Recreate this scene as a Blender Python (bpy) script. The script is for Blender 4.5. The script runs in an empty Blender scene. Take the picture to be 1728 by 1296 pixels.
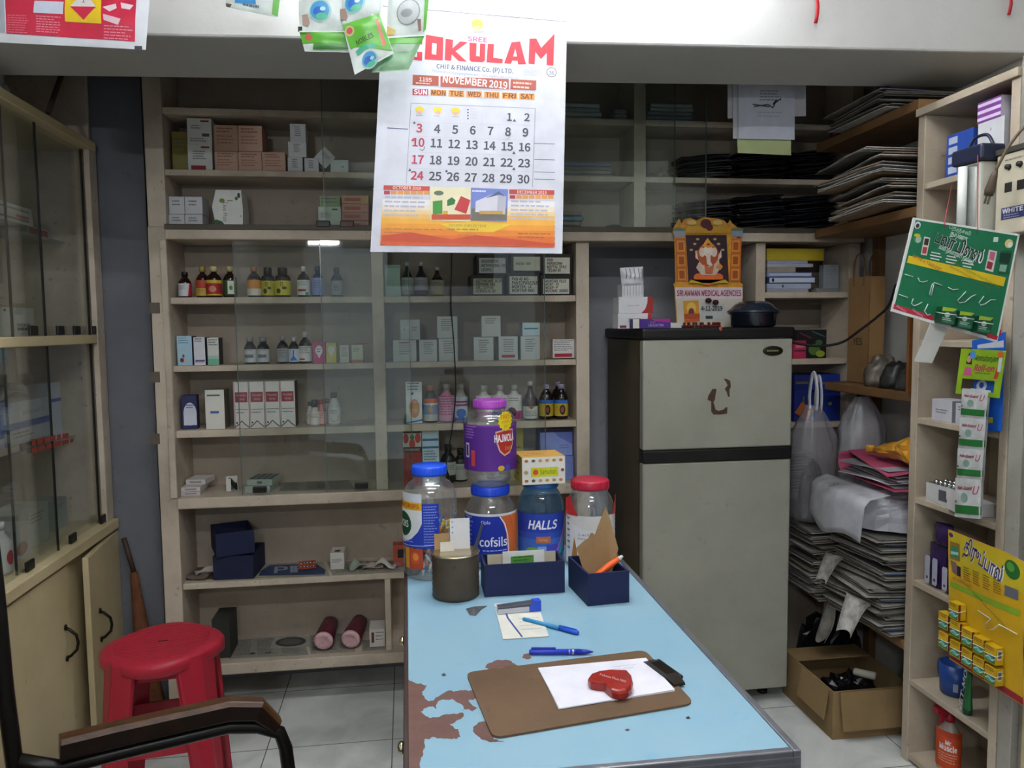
import bpy, bmesh, math, random, os
from mathutils import Vector, Matrix
R_ = random.Random(7)
C = bpy.context.scene.collection
PI = math.pi
# ---------------------------------------------------------------- camera
HC = 1.35
FPX = 1300.0
CX, CY = 864.0, 648.0
yc = Vector((-180.0, 96.0, -FPX)).normalized()                # world +Y seen in camera axes (x right, y up, -z forward)
zd = Vector((187.0, -17254.0, -FPX)); zd = (zd - zd.dot(yc) * yc).normalized()
zc = -zd                                                     # world +Z in camera axes
xc = yc.cross(zc)
ROT = Matrix((xc, yc, zc))                                   # camera axes -> world
cam_d = bpy.data.cameras.new('camera')
cam = bpy.data.objects.new('camera', cam_d); C.objects.link(cam)
cam.location = (0, 0, HC)
cam.rotation_mode = 'QUATERNION'
cam.rotation_quaternion = ROT.to_quaternion()
cam_d.sensor_fit = 'HORIZONTAL'; cam_d.sensor_width = 36.0
cam_d.lens = 36.0 * FPX / 1728.0
cam_d.clip_start = 0.05
sc = bpy.context.scene
sc.camera = cam
sc.view_settings.view_transform = 'Standard'
sc.view_settings.look = 'None'
sc.view_settings.gamma = 1.0
sc.view_settings.use_curve_mapping = False
sc.view_settings.exposure = 1.86
# ---------------------------------------------------------------- light: daylight through the open shop front, tube lamps further down
w = bpy.data.worlds.new('street_daylight'); sc.world = w; w.use_nodes = True
w.node_tree.nodes['Background'].inputs[0].default_value = (0.80, 0.90, 1.0, 1)
w.node_tree.nodes['Background'].inputs[1].default_value = 0.2
def ray(px, py):
    return ROT @ Vector((px - CX, CY - py, -FPX))
def P(px, py, Y):
    d = ray(px, py); t = Y / d.y
    return Vector((d.x * t, Y, HC + d.z * t))
def PX(px, py, X):
    d = ray(px, py); t = X / d.x
    return Vector((X, d.y * t, HC + d.z * t))
def PZ(px, py, z):
    d = ray(px, py); t = (z - HC) / d.z
    return Vector((d.x * t, d.y * t, z))
# ---------------------------------------------------------------- materials
def lin(h):
    h = h.lstrip('#'); out = []
    for i in (0, 2, 4):
        c = int(h[i:i+2], 16) / 255
        out.append(c / 12.92 if c <= 0.04045 else ((c + 0.055) / 1.055) ** 2.4)
    return (*out, 1)
_mats = {}
def M(h, rough=0.55, metal=0.0, var=0.06, scale=25.0, emit=0.0, name=None, trans=0.0, bump=0.0, spec=0.4):
    key = (h, rough, metal, var, scale, emit, trans, bump, spec)
    if key in _mats: return _mats[key]
    m = bpy.data.materials.new(name or 'mat_' + h.strip('#')); m.use_nodes = True
    nt = m.node_tree; b = nt.nodes['Principled BSDF']
    b.inputs['Roughness'].default_value = rough; b.inputs['Metallic'].default_value = metal
    b.inputs['Specular IOR Level'].default_value = spec
    c = lin(h)
    if var > 0 or bump > 0:
        tc = nt.nodes.new('ShaderNodeTexCoord')
        n = nt.nodes.new('ShaderNodeTexNoise'); n.inputs['Scale'].default_value = scale; n.inputs['Detail'].default_value = 4
        nt.links.new(tc.outputs['Object'], n.inputs['Vector'])
        r = nt.nodes.new('ShaderNodeValToRGB')
        r.color_ramp.elements[0].position = 0.3; r.color_ramp.elements[1].position = 0.7
        r.color_ramp.elements[0].color = (*[x * (1 - var) for x in c[:3]], 1)
        r.color_ramp.elements[1].color = (*[min(1, x * (1 + var)) for x in c[:3]], 1)
        nt.links.new(n.outputs['Fac'], r.inputs['Fac']); nt.links.new(r.outputs['Color'], b.inputs['Base Color'])
        if bump > 0:
            bp = nt.nodes.new('ShaderNodeBump'); bp.inputs['Strength'].default_value = bump; bp.inputs['Distance'].default_value = 0.01
            nt.links.new(n.outputs['Fac'], bp.inputs['Height']); nt.links.new(bp.outputs['Normal'], b.inputs['Normal'])
    else:
        b.inputs['Base Color'].default_value = c
    if emit > 0:
        b.inputs['Emission Color'].default_value = c; b.inputs['Emission Strength'].default_value = emit
    _mats[key] = m
    return m
def worn(h, dirt, amount=0.5, scale=6.0, fine=60.0, rough=0.55, name='worn_paint', stretch=(1, 1, 1), bump=0.1):
    """painted surface with irregular grime: two noises pick between paint and dirt"""
    key = ('worn', h, dirt, amount, scale, fine, rough, stretch)
    if key in _mats: return _mats[key]
    m = bpy.data.materials.new(name); m.use_nodes = True; nt = m.node_tree; b = nt.nodes['Principled BSDF']
    b.inputs['Roughness'].default_value = rough; b.inputs['Specular IOR Level'].default_value = 0.3
    tc = nt.nodes.new('ShaderNodeTexCoord'); mp = nt.nodes.new('ShaderNodeMapping'); mp.inputs['Scale'].default_value = stretch
    nt.links.new(tc.outputs['Object'], mp.inputs['Vector'])
    def noise(s, d):
        n = nt.nodes.new('ShaderNodeTexNoise'); n.inputs['Scale'].default_value = s; n.inputs['Detail'].default_value = d; n.inputs['Roughness'].default_value = 0.65
        nt.links.new(mp.outputs['Vector'], n.inputs['Vector']); return n
    n1, n2 = noise(scale, 5), noise(fine, 3)
    r1 = nt.nodes.new('ShaderNodeValToRGB'); r1.color_ramp.elements[0].position = 0.42; r1.color_ramp.elements[1].position = 0.78
    r1.color_ramp.elements[1].color = (amount, amount, amount, 1)
    nt.links.new(n1.outputs['Fac'], r1.inputs['Fac'])
    r2 = nt.nodes.new('ShaderNodeValToRGB'); r2.color_ramp.elements[0].position = 0.62; r2.color_ramp.elements[1].position = 0.74
    r2.color_ramp.elements[1].color = (amount, amount, amount, 1)
    nt.links.new(n2.outputs['Fac'], r2.inputs['Fac'])
    mx = nt.nodes.new('ShaderNodeMath'); mx.operation = 'MAXIMUM'
    nt.links.new(r1.outputs['Color'], mx.inputs[0]); nt.links.new(r2.outputs['Color'], mx.inputs[1])
    mix = nt.nodes.new('ShaderNodeMix'); mix.data_type = 'RGBA'
    mix.inputs['A'].default_value = lin(h); mix.inputs['B'].default_value = lin(dirt)
    nt.links.new(mx.outputs[0], mix.inputs['Factor']); nt.links.new(mix.outputs['Result'], b.inputs['Base Color'])
    bp = nt.nodes.new('ShaderNodeBump'); bp.inputs['Strength'].default_value = bump; bp.inputs['Distance'].default_value = 0.004
    nt.links.new(n2.outputs['Fac'], bp.inputs['Height']); nt.links.new(bp.outputs['Normal'], b.inputs['Normal'])
    _mats[key] = m
    return m
def glass(name, tint=(0.86, 0.93, 0.90), dust=0.05, gloss=1.0, rough=0.02, dustcol=(0.6, 0.6, 0.57), base=0.04):
    key = ('glass', name)
    if key in _mats: return _mats[key]
    m = bpy.data.materials.new(name); m.use_nodes = True; nt = m.node_tree; nt.nodes.clear()
    out = nt.nodes.new('ShaderNodeOutputMaterial')
    tr = nt.nodes.new('ShaderNodeBsdfTransparent'); tr.inputs[0].default_value = (*tint, 1)
    gl = nt.nodes.new('ShaderNodeBsdfGlossy'); gl.inputs['Roughness'].default_value = rough; gl.inputs[0].default_value = (gloss, gloss, gloss, 1)
    lw = nt.nodes.new('ShaderNodeLayerWeight'); lw.inputs['Blend'].default_value = 0.5
    pw = nt.nodes.new('ShaderNodeMath'); pw.operation = 'POWER'; pw.inputs[1].default_value = 4.0
    nt.links.new(lw.outputs['Facing'], pw.inputs[0])
    fr = nt.nodes.new('ShaderNodeMath'); fr.operation = 'MULTIPLY_ADD'; fr.inputs[1].default_value = 0.75; fr.inputs[2].default_value = base
    nt.links.new(pw.outputs[0], fr.inputs[0])
    m1 = nt.nodes.new('ShaderNodeMixShader')
    nt.links.new(fr.outputs[0], m1.inputs[0]); nt.links.new(tr.outputs[0], m1.inputs[1]); nt.links.new(gl.outputs[0], m1.inputs[2])
    df = nt.nodes.new('ShaderNodeBsdfDiffuse'); df.inputs[0].default_value = (*dustcol, 1)
    tc = nt.nodes.new('ShaderNodeTexCoord'); n = nt.nodes.new('ShaderNodeTexNoise'); n.inputs['Scale'].default_value = 7; n.inputs['Detail'].default_value = 6
    nt.links.new(tc.outputs['Object'], n.inputs['Vector'])
    mr = nt.nodes.new('ShaderNodeMapRange'); mr.inputs['From Min'].default_value = 0.3; mr.inputs['From Max'].default_value = 0.7
    mr.inputs['To Min'].default_value = dust * 0.5; mr.inputs['To Max'].default_value = dust * 1.5
    nt.links.new(n.outputs['Fac'], mr.inputs['Value'])
    m2 = nt.nodes.new('ShaderNodeMixShader')
    nt.links.new(mr.outputs[0], m2.inputs[0]); nt.links.new(m1.outputs[0], m2.inputs[1]); nt.links.new(df.outputs[0], m2.inputs[2])
    nt.links.new(m2.outputs[0], out.inputs['Surface'])
    _mats[key] = m
    return m
def asmat(c):
    return M(c) if isinstance(c, str) else c
# ---------------------------------------------------------------- fonts
def _font(fn):
    try:
        return bpy.data.fonts.load(os.path.join(bpy.utils.system_resource('DATAFILES'), 'fonts', fn))
    except Exception:
        return None
F_SANS = _font('Noto Sans CJK Regular.woff2'); F_TAMIL = _font('NotoSansTamil-VariableFont_wdth,wght.woff2')
_txt = {}; _caps = {}
def _cap(font):
    """factor that brings a font's capital height to 0.73"""
    n = font.name if font else ''
    if n not in _caps:
        cu = bpy.data.curves.new('t', 'FONT'); cu.body = 'H'
        if font: cu.font = font
        if font and font == F_TAMIL: cu.body = 'ப'
        ob = bpy.data.objects.new('t', cu); C.objects.link(ob); bpy.context.view_layer.update()
        me = bpy.data.meshes.new_from_object(ob.evaluated_get(bpy.context.evaluated_depsgraph_get()))
        _caps[n] = 0.73 / max(0.05, max(v.co.y for v in me.vertices)) if len(me.vertices) else 1.0
        bpy.data.objects.remove(ob); bpy.data.meshes.remove(me); bpy.data.curves.remove(cu)
    return _caps[n]
def text_geo(s, bold=0.0, font=None):
    """flat glyph mesh, cap height about 1, centred on x, baseline 0; returns verts, faces, width, ymin, ymax"""
    font = font or F_SANS; key = (s, bold, font.name if font else '')
    if key in _txt: return _txt[key]
    cu = bpy.data.curves.new('t', 'FONT'); cu.body = s; cu.size = 1.0; cu.offset = bold / (_cap(font) * 1.0); cu.resolution_u = 3; cu.align_x = 'CENTER'
    font = font or F_SANS
    if font: cu.font = font
    ob = bpy.data.objects.new('t', cu); C.objects.link(ob)
    bpy.context.view_layer.update()
    dg = bpy.context.evaluated_depsgraph_get()
    me = bpy.data.meshes.new_from_object(ob.evaluated_get(dg))
    vs = [(v.co.x, v.co.y) for v in me.vertices]; fs = [tuple(p.vertices) for p in me.polygons]
    bpy.data.objects.remove(ob); bpy.data.meshes.remove(me); bpy.data.curves.remove(cu)
    if not vs: vs = [(0, 0), (0.01, 0), (0, 0.01)]; fs = [(0, 1, 2)]
    x0 = min(v[0] for v in vs); x1 = max(v[0] for v in vs); y0 = min(v[1] for v in vs); y1 = max(v[1] for v in vs)
    k = _cap(font)
    vs = [(x * k, y * k) for x, y in vs]; x0, x1, y0, y1 = x0 * k, x1 * k, y0 * k, y1 * k
    _txt[key] = (vs, fs, x0, x1, y0, y1)
    return _txt[key]
# ---------------------------------------------------------------- mesh builder
class MB:
    def __init__(s):
        s.v = []; s.f = []; s.mi = []; s.sm = []; s.mats = []
    def mat(s, m):
        m = asmat(m)
        if m not in s.mats: s.mats.append(m)
        return s.mats.index(m)
    def add(s, vs, fs, m, smooth=False, T=None):
        k = s.mat(m); n = len(s.v)
        s.v.extend([(T @ Vector(v)) if T is not None else Vector(v) for v in vs])
        for f in fs:
            s.f.append(tuple(n + i for i in f)); s.mi.append(k); s.sm.append(smooth)
        return s
    def box(s, x0, x1, y0, y1, z0, z1, m, T=None):
        vs = [(x, y, z) for z in (z0, z1) for y in (y0, y1) for x in (x0, x1)]
        fs = [(0, 2, 3, 1), (4, 5, 7, 6), (0, 1, 5, 4), (2, 6, 7, 3), (0, 4, 6, 2), (1, 3, 7, 5)]
        return s.add(vs, fs, m, False, T)
    def lathe(s, prof, m, n=24, T=None, smooth=True, cap0=True, cap1=True, sx=1.0, sy=1.0):
        vs = []; fs = []
        for r, z in prof:
            for i in range(n):
                a = 2 * PI * i / n; vs.append((r * math.cos(a) * sx, r * math.sin(a) * sy, z))
        for j in range(len(prof) - 1):
            for i in range(n):
                i2 = (i + 1) % n; fs.append((j * n + i, j * n + i2, (j + 1) * n + i2, (j + 1) * n + i))
        if cap0 and prof[0][0] > 1e-6: fs.append(tuple(range(n - 1, -1, -1)))
        if cap1 and prof[-1][0] > 1e-6: fs.append(tuple((len(prof) - 1) * n + i for i in range(n)))
        return s.add(vs, fs, m, smooth, T)
    def tube(s, pts, r, m, n=8, smooth=True, caps=True, flat=1.0):
        pts = [Vector(p) for p in pts]; rings = []; up = None
        for i, p in enumerate(pts):
            d = (pts[min(i + 1, len(pts) - 1)] - pts[max(i - 1, 0)]).normalized()
            if up is None:
                up = Vector((0, 0, 1)) if abs(d.z) < 0.9 else Vector((1, 0, 0))
            a = d.cross(up); a = a.normalized() if a.length > 1e-6 else d.orthogonal().normalized()
            b = a.cross(d).normalized(); up = b
            rr = r[i] if isinstance(r, (list, tuple)) else r
            rings.append([p + rr * (math.cos(2 * PI * k / n) * a + flat * math.sin(2 * PI * k / n) * b) for k in range(n)])
        vs = [v for q in rings for v in q]; fs = []
        for j in range(len(rings) - 1):
            for k in range(n):
                k2 = (k + 1) % n; fs.append((j * n + k, j * n + k2, (j + 1) * n + k2, (j + 1) * n + k))
        if caps:
            fs.append(tuple(range(n - 1, -1, -1))); fs.append(tuple((len(rings) - 1) * n + k for k in range(n)))
        return s.add(vs, fs, m, smooth)
    def prism(s, poly, t, m, T=None, msides=None):
        """poly in local xz, front at y=0, thickness t towards +y"""
        n = len(poly)
        vs = [(x, 0, z) for x, z in poly] + [(x, t, z) for x, z in poly]
        s.add(vs, [tuple(range(n)), tuple(range(2 * n - 1, n - 1, -1))], m, False, T)
        return s.add(vs, [(i, n + i, n + (i + 1) % n, (i + 1) % n) for i in range(n)], msides or m, False, T)
    def grid(s, fn, nu, nv, m, smooth=True, thick=0.0):
        vs = [fn(i / nu, j / nv) for j in range(nv + 1) for i in range(nu + 1)]
        fs = [(j * (nu + 1) + i, j * (nu + 1) + i + 1, (j + 1) * (nu + 1) + i + 1, (j + 1) * (nu + 1) + i) for j in range(nv) for i in range(nu)]
        return s.add(vs, fs, m, smooth)
    def build(s, name, parent=None, loc=None, rz=0.0, bevel=0.0, solid=0.0, sub=0):
        me = bpy.data.meshes.new(name)
        me.from_pydata([tuple(v) for v in s.v], [], s.f)
        for m in s.mats: me.materials.append(m)
        for i, p in enumerate(me.polygons):
            p.material_index = s.mi[i]; p.use_smooth = s.sm[i]
        me.update()
        o = bpy.data.objects.new(name, me); C.objects.link(o)
        if parent is not None: o.parent = parent
        if loc is not None: o.location = loc
        o.rotation_euler = (0, 0, rz)
        if solid:
            md = o.modifiers.new('thickness', 'SOLIDIFY'); md.thickness = solid; md.offset = 0
        if sub:
            md = o.modifiers.new('smooth', 'SUBSURF'); md.levels = sub; md.render_levels = sub
        if bevel:
            md = o.modifiers.new('edge', 'BEVEL'); md.width = bevel; md.segments = 2; md.limit_method = 'ANGLE'; md.angle_limit = 0.7
        return o
def box1(x0, x1, y0, y1, z0, z1, m):
    return MB().box(x0, x1, y0, y1, z0, z1, m)
def tag(o, label, cat, group=None):
    o['label'] = label; o['category'] = cat
    if group: o['group'] = group
    return o
def thing(name, label, cat, loc=(0, 0, 0), rz=0.0, group=None):
    o = bpy.data.objects.new(name, None); C.objects.link(o)
    o.empty_display_size = 0.05; o.location = loc; o.rotation_euler = (0, 0, rz)
    return tag(o, label, cat, group)
def struct(name, mb, **k):
    o = mb.build(name, **k); o['kind'] = 'structure'; return o
# ---------------------------------------------------------------- print on surfaces
def lay2d(W, H, decor):
    """[(verts2d, faces, material, layer)] for a list of printed shapes; u, v run 0..1 with v up"""
    out = []; boxes = []
    for it in decor:
        k = it[0]; items = []
        if k == 'r':
            _, u0, v0, u1, v1, c = it; items.append(([(u0*W, v0*H), (u1*W, v0*H), (u1*W, v1*H), (u0*W, v1*H)], [(0, 1, 2, 3)], c))
        elif k == 'p':
            _, pts, c = it; items.append(([(u*W, v*H) for u, v in pts], [tuple(range(len(pts)))], c))
        elif k == 'e':
            _, u, v, ru, rv, c = it; n = 20
            items.append(([(u*W + ru*W*math.cos(2*PI*i/n), v*H + rv*H*math.sin(2*PI*i/n)) for i in range(n)], [tuple(range(n))], c))
        elif k == 't':
            _, s, u, v, h, c = it[:6]; o = it[6] if len(it) > 6 else {}
            vs, fs, x0, x1, y0, y1 = text_geo(s, o.get('b', 0.0), o.get('f'))
            sy = h * H / 0.73; sx = sy * o.get('sx', 1.0)
            if 'w' in o and (x1 - x0) > 0: sx = o['w'] * W / (x1 - x0)
            cx = (x0 + x1) / 2
            if o.get('al') == 'l': cx = x0
            sl = o.get('sl', 0.0); rt = o.get('rot', 0.0); ca, sa = math.cos(rt), math.sin(rt)
            q = []
            for x, y in vs:
                X = (x - cx) * sx + sl * y * sy; Y = y * sy
                q.append((u*W + X*ca - Y*sa, v*H + X*sa + Y*ca))
            items.append((q, fs, c))
        elif k == 'l':                                      # lines of small print
            _, u0, v1, u1, n, dv, h, c = it; vs = []; fs = []
            for i in range(n):
                x = u0; v = v1 - i * dv; end = u1 - (u1 - u0) * R_.uniform(0, 0.3)
                while x < end:
                    ww = min((u1 - u0) * R_.uniform(0.07, 0.2), end - x)
                    b = len(vs); vs += [(x*W, v*H), ((x+ww)*W, v*H), ((x+ww)*W, (v+h)*H), (x*W, (v+h)*H)]; fs.append((b, b+1, b+2, b+3))
                    x += ww + (u1 - u0) * 0.03
            if vs: items.append((vs, fs, c))
        elif k == 's':                                      # pen stroke: polyline with width
            _, pts, wd, c = it; vs = []; fs = []
            for (a, b), (a2, b2) in zip(pts[:-1], pts[1:]):
                dx, dy = (a2 - a)*W, (b2 - b)*H; L = math.hypot(dx, dy) or 1; nx, ny = -dy/L*wd*H/2, dx/L*wd*H/2
                q = len(vs); vs += [(a*W-nx, b*H-ny), (a2*W-nx, b2*H-ny), (a2*W+nx, b2*H+ny), (a*W+nx, b*H+ny)]; fs.append((q, q+1, q+2, q+3))
            items.append((vs, fs, c))
        for vs, fs, c in items:
            bb = (min(v[0] for v in vs), min(v[1] for v in vs), max(v[0] for v in vs), max(v[1] for v in vs)); lay = 1
            for b2, l2 in boxes:
                if bb[0] < b2[2] and b2[0] < bb[2] and bb[1] < b2[3] and b2[1] < bb[3]: lay = max(lay, l2 + 1)
            boxes.append((bb, lay)); out.append((vs, fs, c, lay))
    return out
def print_quad(mb, BL, BR, TR, TL, decor, step=0.00025):
    BL, BR, TR, TL = map(Vector, (BL, BR, TR, TL))
    W = (BR - BL).length; H = (TL - BL).length
    nrm = (BR - BL).cross(TL - BL).normalized()
    for vs, fs, c, lay in lay2d(W, H, decor):
        q = []
        for x, y in vs:
            u, v = x / W, y / H
            q.append((BL*(1-u) + BR*u)*(1-v) + (TL*(1-u) + TR*u)*v + nrm * step * lay)
        mb.add(q, fs, c)
    return mb
def print_map(mb, W, H, decor, fn, cut, step=0.0003):
    """the same print bent over a curved surface: fn(x, y, lift); faces are first cut into vertical strips"""
    for vs, fs, c, lay in lay2d(W, H, decor):
        bm = bmesh.new(); bv = [bm.verts.new((x, y, 0)) for x, y in vs]
        for f in fs:
            try: bm.faces.new([bv[i] for i in f])
            except ValueError: pass
        x0 = min(v[0] for v in vs); x1 = max(v[0] for v in vs)
        k = math.ceil(x0 / cut)
        while k * cut < x1:
            bmesh.ops.bisect_plane(bm, geom=bm.verts[:] + bm.edges[:] + bm.faces[:], plane_co=(k * cut, 0, 0), plane_no=(1, 0, 0)); k += 1
        bm.verts.index_update()
        mb.add([fn(v.co.x, v.co.y, step * lay) for v in bm.verts], [tuple(v.index for v in f.verts) for f in bm.faces], c, True)
        bm.free()
    return mb
def print_cyl(mb, R, z0, H, a0, a1, decor, back=None):
    """print wrapped on an upright cylinder of radius R; angles from the -Y direction, counter-clockwise seen from above"""
    W = R * (a1 - a0)
    def fn(x, y, lift):
        a = a0 + x / R - PI / 2; r = R + 0.0006 + lift
        return (r * math.cos(a), r * math.sin(a), z0 + y)
    d = ([('r', 0, 0, 1, 1, back)] if back else []) + list(decor)
    return print_map(mb, W, H, d, fn, R * 0.16)
# ================================================================ room
XL, XR, YB, YF, ZC = -1.42, 1.76, 3.02, -2.5, 2.8
plaster = worn('#c9c8c2', '#9d9a90', 0.35, 3.0, 40, 0.85, 'wall_plaster')
bluewall = worn('#8f9094', '#66666a', 0.5, 2.2, 30, 0.8, 'grey_blue_wall')
beamm = worn('#b4b3af', '#949189', 0.35, 2.5, 60, 0.85, 'beam_plaster')
def tiles():
    m = bpy.data.materials.new('marble_tiles'); m.use_nodes = True; nt = m.node_tree; b = nt.nodes['Principled BSDF']
    tc = nt.nodes.new('ShaderNodeTexCoord'); mp = nt.nodes.new('ShaderNodeMapping'); mp.inputs['Location'].default_value = (0.07, 0.33, 0)
    nt.links.new(tc.outputs['Object'], mp.inputs['Vector'])
    br = nt.nodes.new('ShaderNodeTexBrick'); br.offset = 0; br.inputs['Scale'].default_value = 1; br.inputs['Mortar Size'].default_value = 0.0016
    br.inputs['Brick Width'].default_value = 0.4; br.inputs['Row Height'].default_value = 0.4
    nt.links.new(mp.outputs['Vector'], br.inputs['Vector'])
    n = nt.nodes.new('ShaderNodeTexNoise'); n.inputs['Scale'].default_value = 3.2; n.inputs['Detail'].default_value = 7; n.inputs['Distortion'].default_value = 1.6
    nt.links.new(mp.outputs['Vector'], n.inputs['Vector'])
    r = nt.nodes.new('ShaderNodeValToRGB'); r.color_ramp.elements[0].position = 0.36; r.color_ramp.elements[1].position = 0.62
    r.color_ramp.elements[0].color = lin('#c6cac6'); r.color_ramp.elements[1].color = lin('#e4e6e2')
    nt.links.new(n.outputs['Fac'], r.inputs['Fac'])
    nt.links.new(r.outputs['Color'], br.inputs['Color1']); nt.links.new(r.outputs['Color'], br.inputs['Color2'])
    br.inputs['Mortar'].default_value = lin('#56574f')
    nt.links.new(br.outputs['Color'], b.inputs['Base Color']); b.inputs['Roughness'].default_value = 0.22
    return m
struct('floor', box1(XL, XR, 0.8, YB, -0.05, 0, tiles()))
struct('unseen_dark_floor', box1(XL, XR, YF, 0.8, -0.05, 0, worn('#3a3836', '#292725', .5, 3, 30, .6, 'reflection_dimming_floor')))  # unseen dark floor added behind the viewer to dim its reflection in the glass
struct('wall_back', box1(XL, XR, YB, YB + 0.1, 0, ZC, bluewall))
struct('wall_left', box1(XL - 0.1, XL, YF, YB, 0, ZC, plaster))
struct('wall_right', box1(XR, XR + 0.1, YF, YB, 0, ZC, plaster))
struct('ceiling', box1(XL - 0.1, XR + 0.1, YF, YB + 0.1, ZC, ZC + 0.1, M('#d6d6d2', 0.9)))
darkwall = worn('#8d8a84', '#6a6862', .4, 3, 40, .85, 'front_wall_plaster')
struct('wall_front', MB().box(XL, XR, YF - 0.1, YF, 2.15, ZC, darkwall).box(XL, -1.0, YF - 0.1, YF, 0, 2.15, darkwall).box(1.35, XR, YF - 0.1, YF, 0, 2.15, darkwall))
struct('column', box1(-1.035, -0.868, 2.81, 3.02, 0, ZC, worn('#6c6d72', '#505055', 0.5, 2.2, 30, 0.8, 'column_paint')))
bm = MB()
def bz(x): return 2.052 + 0.019 * (x + 0.6)
vs = []
for x in (XL, XR):
    vs += [(x, 2.0, bz(x)), (x, 2.28, bz(x) - 0.012), (x, 2.28, ZC), (x, 2.0, ZC)]
bm.add(vs, [(0, 1, 5, 4), (3, 2, 6, 7)[::-1], (0, 4, 7, 3), (1, 2, 6, 5), (0, 3, 2, 1), (4, 5, 6, 7)], beamm)
struct('beam', bm, bevel=0.006)
# chipped plaster bits along the beam's lower edge stay in the beam's own paint; two hooks of wire
# ================================================================ back shelving
YS, YK = 2.73, 2.925
cream = worn('#c3b5a2', '#70624f', 0.7, 3.0, 45, 0.5, 'cream_shelf_paint')
creamin = worn('#a89a8a', '#776a5b', 0.6, 2.2, 30, 0.6, 'cream_board_inside')
dusty = worn('#8f8675', '#57503f', 0.8, 5.0, 60, 0.7, 'dusty_shelf_top')
XU0, XU1 = P(256, 500, YS).x, P(287, 500, YS).x            # stile of the shelving beside the column
XD0, XD1 = P(630, 600, YS).x, P(650, 600, YS).x            # upright between the two glazed bays
XE0, XE1 = P(972, 600, YS).x, P(994, 600, YS).x            # upright beside the refrigerator
XF0, XF1 = P(1276, 440, YS).x, P(1292, 440, YS).x
XG0, XG1 = P(1432, 500, YS).x, P(1450, 500, YS).x
XT0, XT1 = P(1070, 250, YS).x, P(1090, 250, YS).x
ZSH = {}
for k, (a, b) in enumerate([(185, 196), (288, 298), (384, 406), (501, 512), (615, 625), (723, 735), (833, 851), (978, 988), (1111, 1130)]):
    ZSH[k] = (P(460, a, YS).z, P(460, b, YS).z)
cup = thing('overhead_cupboard', 'long cream cupboard with sliding glass across the top of the back wall, above the refrigerator', 'cupboard', (0, YK, ZSH[2][1]))
def kid(o, parent):
    o.parent = parent; o.matrix_parent_inverse = Matrix.Translation(-Vector(parent.location)); return o
def bar(name, parent, x0, x1, y0, y1, z0, z1, m, bevel=0.002):
    c = Vector(((x0 + x1) / 2, (y0 + y1) / 2, (z0 + z1) / 2))
    mb = box1(x0 - c.x, x1 - c.x, y0 - c.y, y1 - c.y, z0 - c.z, z1 - c.z, m)
    o = mb.build(name, bevel=bevel); o.location = c - Vector(parent.location); o.parent = parent
    return o
ZTOP = 2.55
bar('back_board', cup, XU0, XG1, YK, YK + 0.012, ZSH[2][0], ZTOP, creamin, 0)
bar('stile', cup, XU0, XU1, YS - 0.004, YK, ZSH[2][0], ZTOP, cream)
bar('upright', cup, XT0, XT1, YS, YK, ZSH[2][0], ZTOP, cream)
bar('upright', cup, P(648, 250, YS).x, P(668, 250, YS).x, YS, YK, ZSH[2][0], ZTOP, cream)
bar('end_panel', cup, XG0, XG1, YS, YK, ZSH[2][0], ZTOP, cream)
for k in (0, 1):
    xs = [XU1, P(648, 250, YS).x, P(668, 250, YS).x, XT0, XT1, XG0]
    for i in (0, 2, 4):
        bar('shelf', cup, xs[i], xs[i + 1], YS + 0.002, YK, ZSH[k][1], ZSH[k][0], cream)
bar('bottom_rail', cup, XU1 + .0006, XG1, YS - 0.03, YK, ZSH[2][1], ZSH[2][0], cream, 0.004)
bar('glass_track', cup, XU1 + .0006, XG1, YS - 0.034, YS - 0.031, ZSH[2][0] - 0.012, ZSH[2][0] + 0.006, M('#4a4234', 0.5))
gl = glass('cupboard_glass', (0.955, 0.975, 0.965), 0.008, base=0.022)
edge = M('#5b6a62', 0.2)
def pane(parent, x0, x1, y, z0, z1, m=gl):
    o = bar('glass_pane', parent, x0, x1, y, y + 0.004, z0, z1, m, 0)
    for x in (x0, x1):
        e = box1(-0.0012, 0.0012, -0.0022, 0.0022, -(z1 - z0) / 2, (z1 - z0) / 2, edge).build('ground_edge', o); e.location = (x - (x0 + x1) / 2, 0, 0)
    return o
def pull(parent, px, py, y, m='#15130f', wpx=22):
    a = P(px, py, y); s = y / FPX
    return bar('finger_pull', parent, a.x - wpx * s / 2, a.x + wpx * s / 2, y - 0.012, y - 0.001, a.z - 0.004, a.z + 0.018, M(m, 0.4), 0.003)
pane(cup, P(545, 250, YS).x, P(1137, 250, YS).x, YS - 0.012, ZSH[2][0], ZTOP)
pane(cup, P(905, 250, YS).x, P(1188, 250, YS).x, YS - 0.022, ZSH[2][0], ZTOP)
pull(cup, 546, 382, YS - 0.024); pull(cup, 586, 382, YS - 0.024, '#4a2a1e')
# ---------------- medicine shelving below
cab = thing('medicine_shelving', 'tall cream wooden medicine shelving with glazed middle, standing beside the grey column', 'shelving', ((XU0 + XE1) / 2, YK, 0))
ZL = ZSH[2][1] - 0.001
bar('back_board', cab, XU0, XE1, YK, YK + 0.012, 0.10, ZL, creamin, 0)
st = bar('stile', cab, XU0, XU1, YS - 0.012, YK, 0.0, ZSH[2][0] - .0005, cream)
bar('stile_moulding', cab, P(276, 500, YS).x, XU1, YS - 0.020, YS - 0.013, ZSH[6][0], ZL, cream)
for py in (255, 300, 520, 636, 740):                          # hinge recesses let into the stile
    a = P(257, py, YS)
    if a.z < ZL: bar('hinge_recess', cab, a.x - 0.004, a.x + 0.028, YS - 0.0135, YS - 0.012, a.z - 0.018, a.z + 0.018, M('#5d5347', 0.6), 0)
bar('upright', cab, XD0, XD1, YS - 0.006, YK, ZSH[6][0], ZL, cream)
bar('upright', cab, XE0, XE1, YS - 0.006, YK, 0, ZL, cream)
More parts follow.
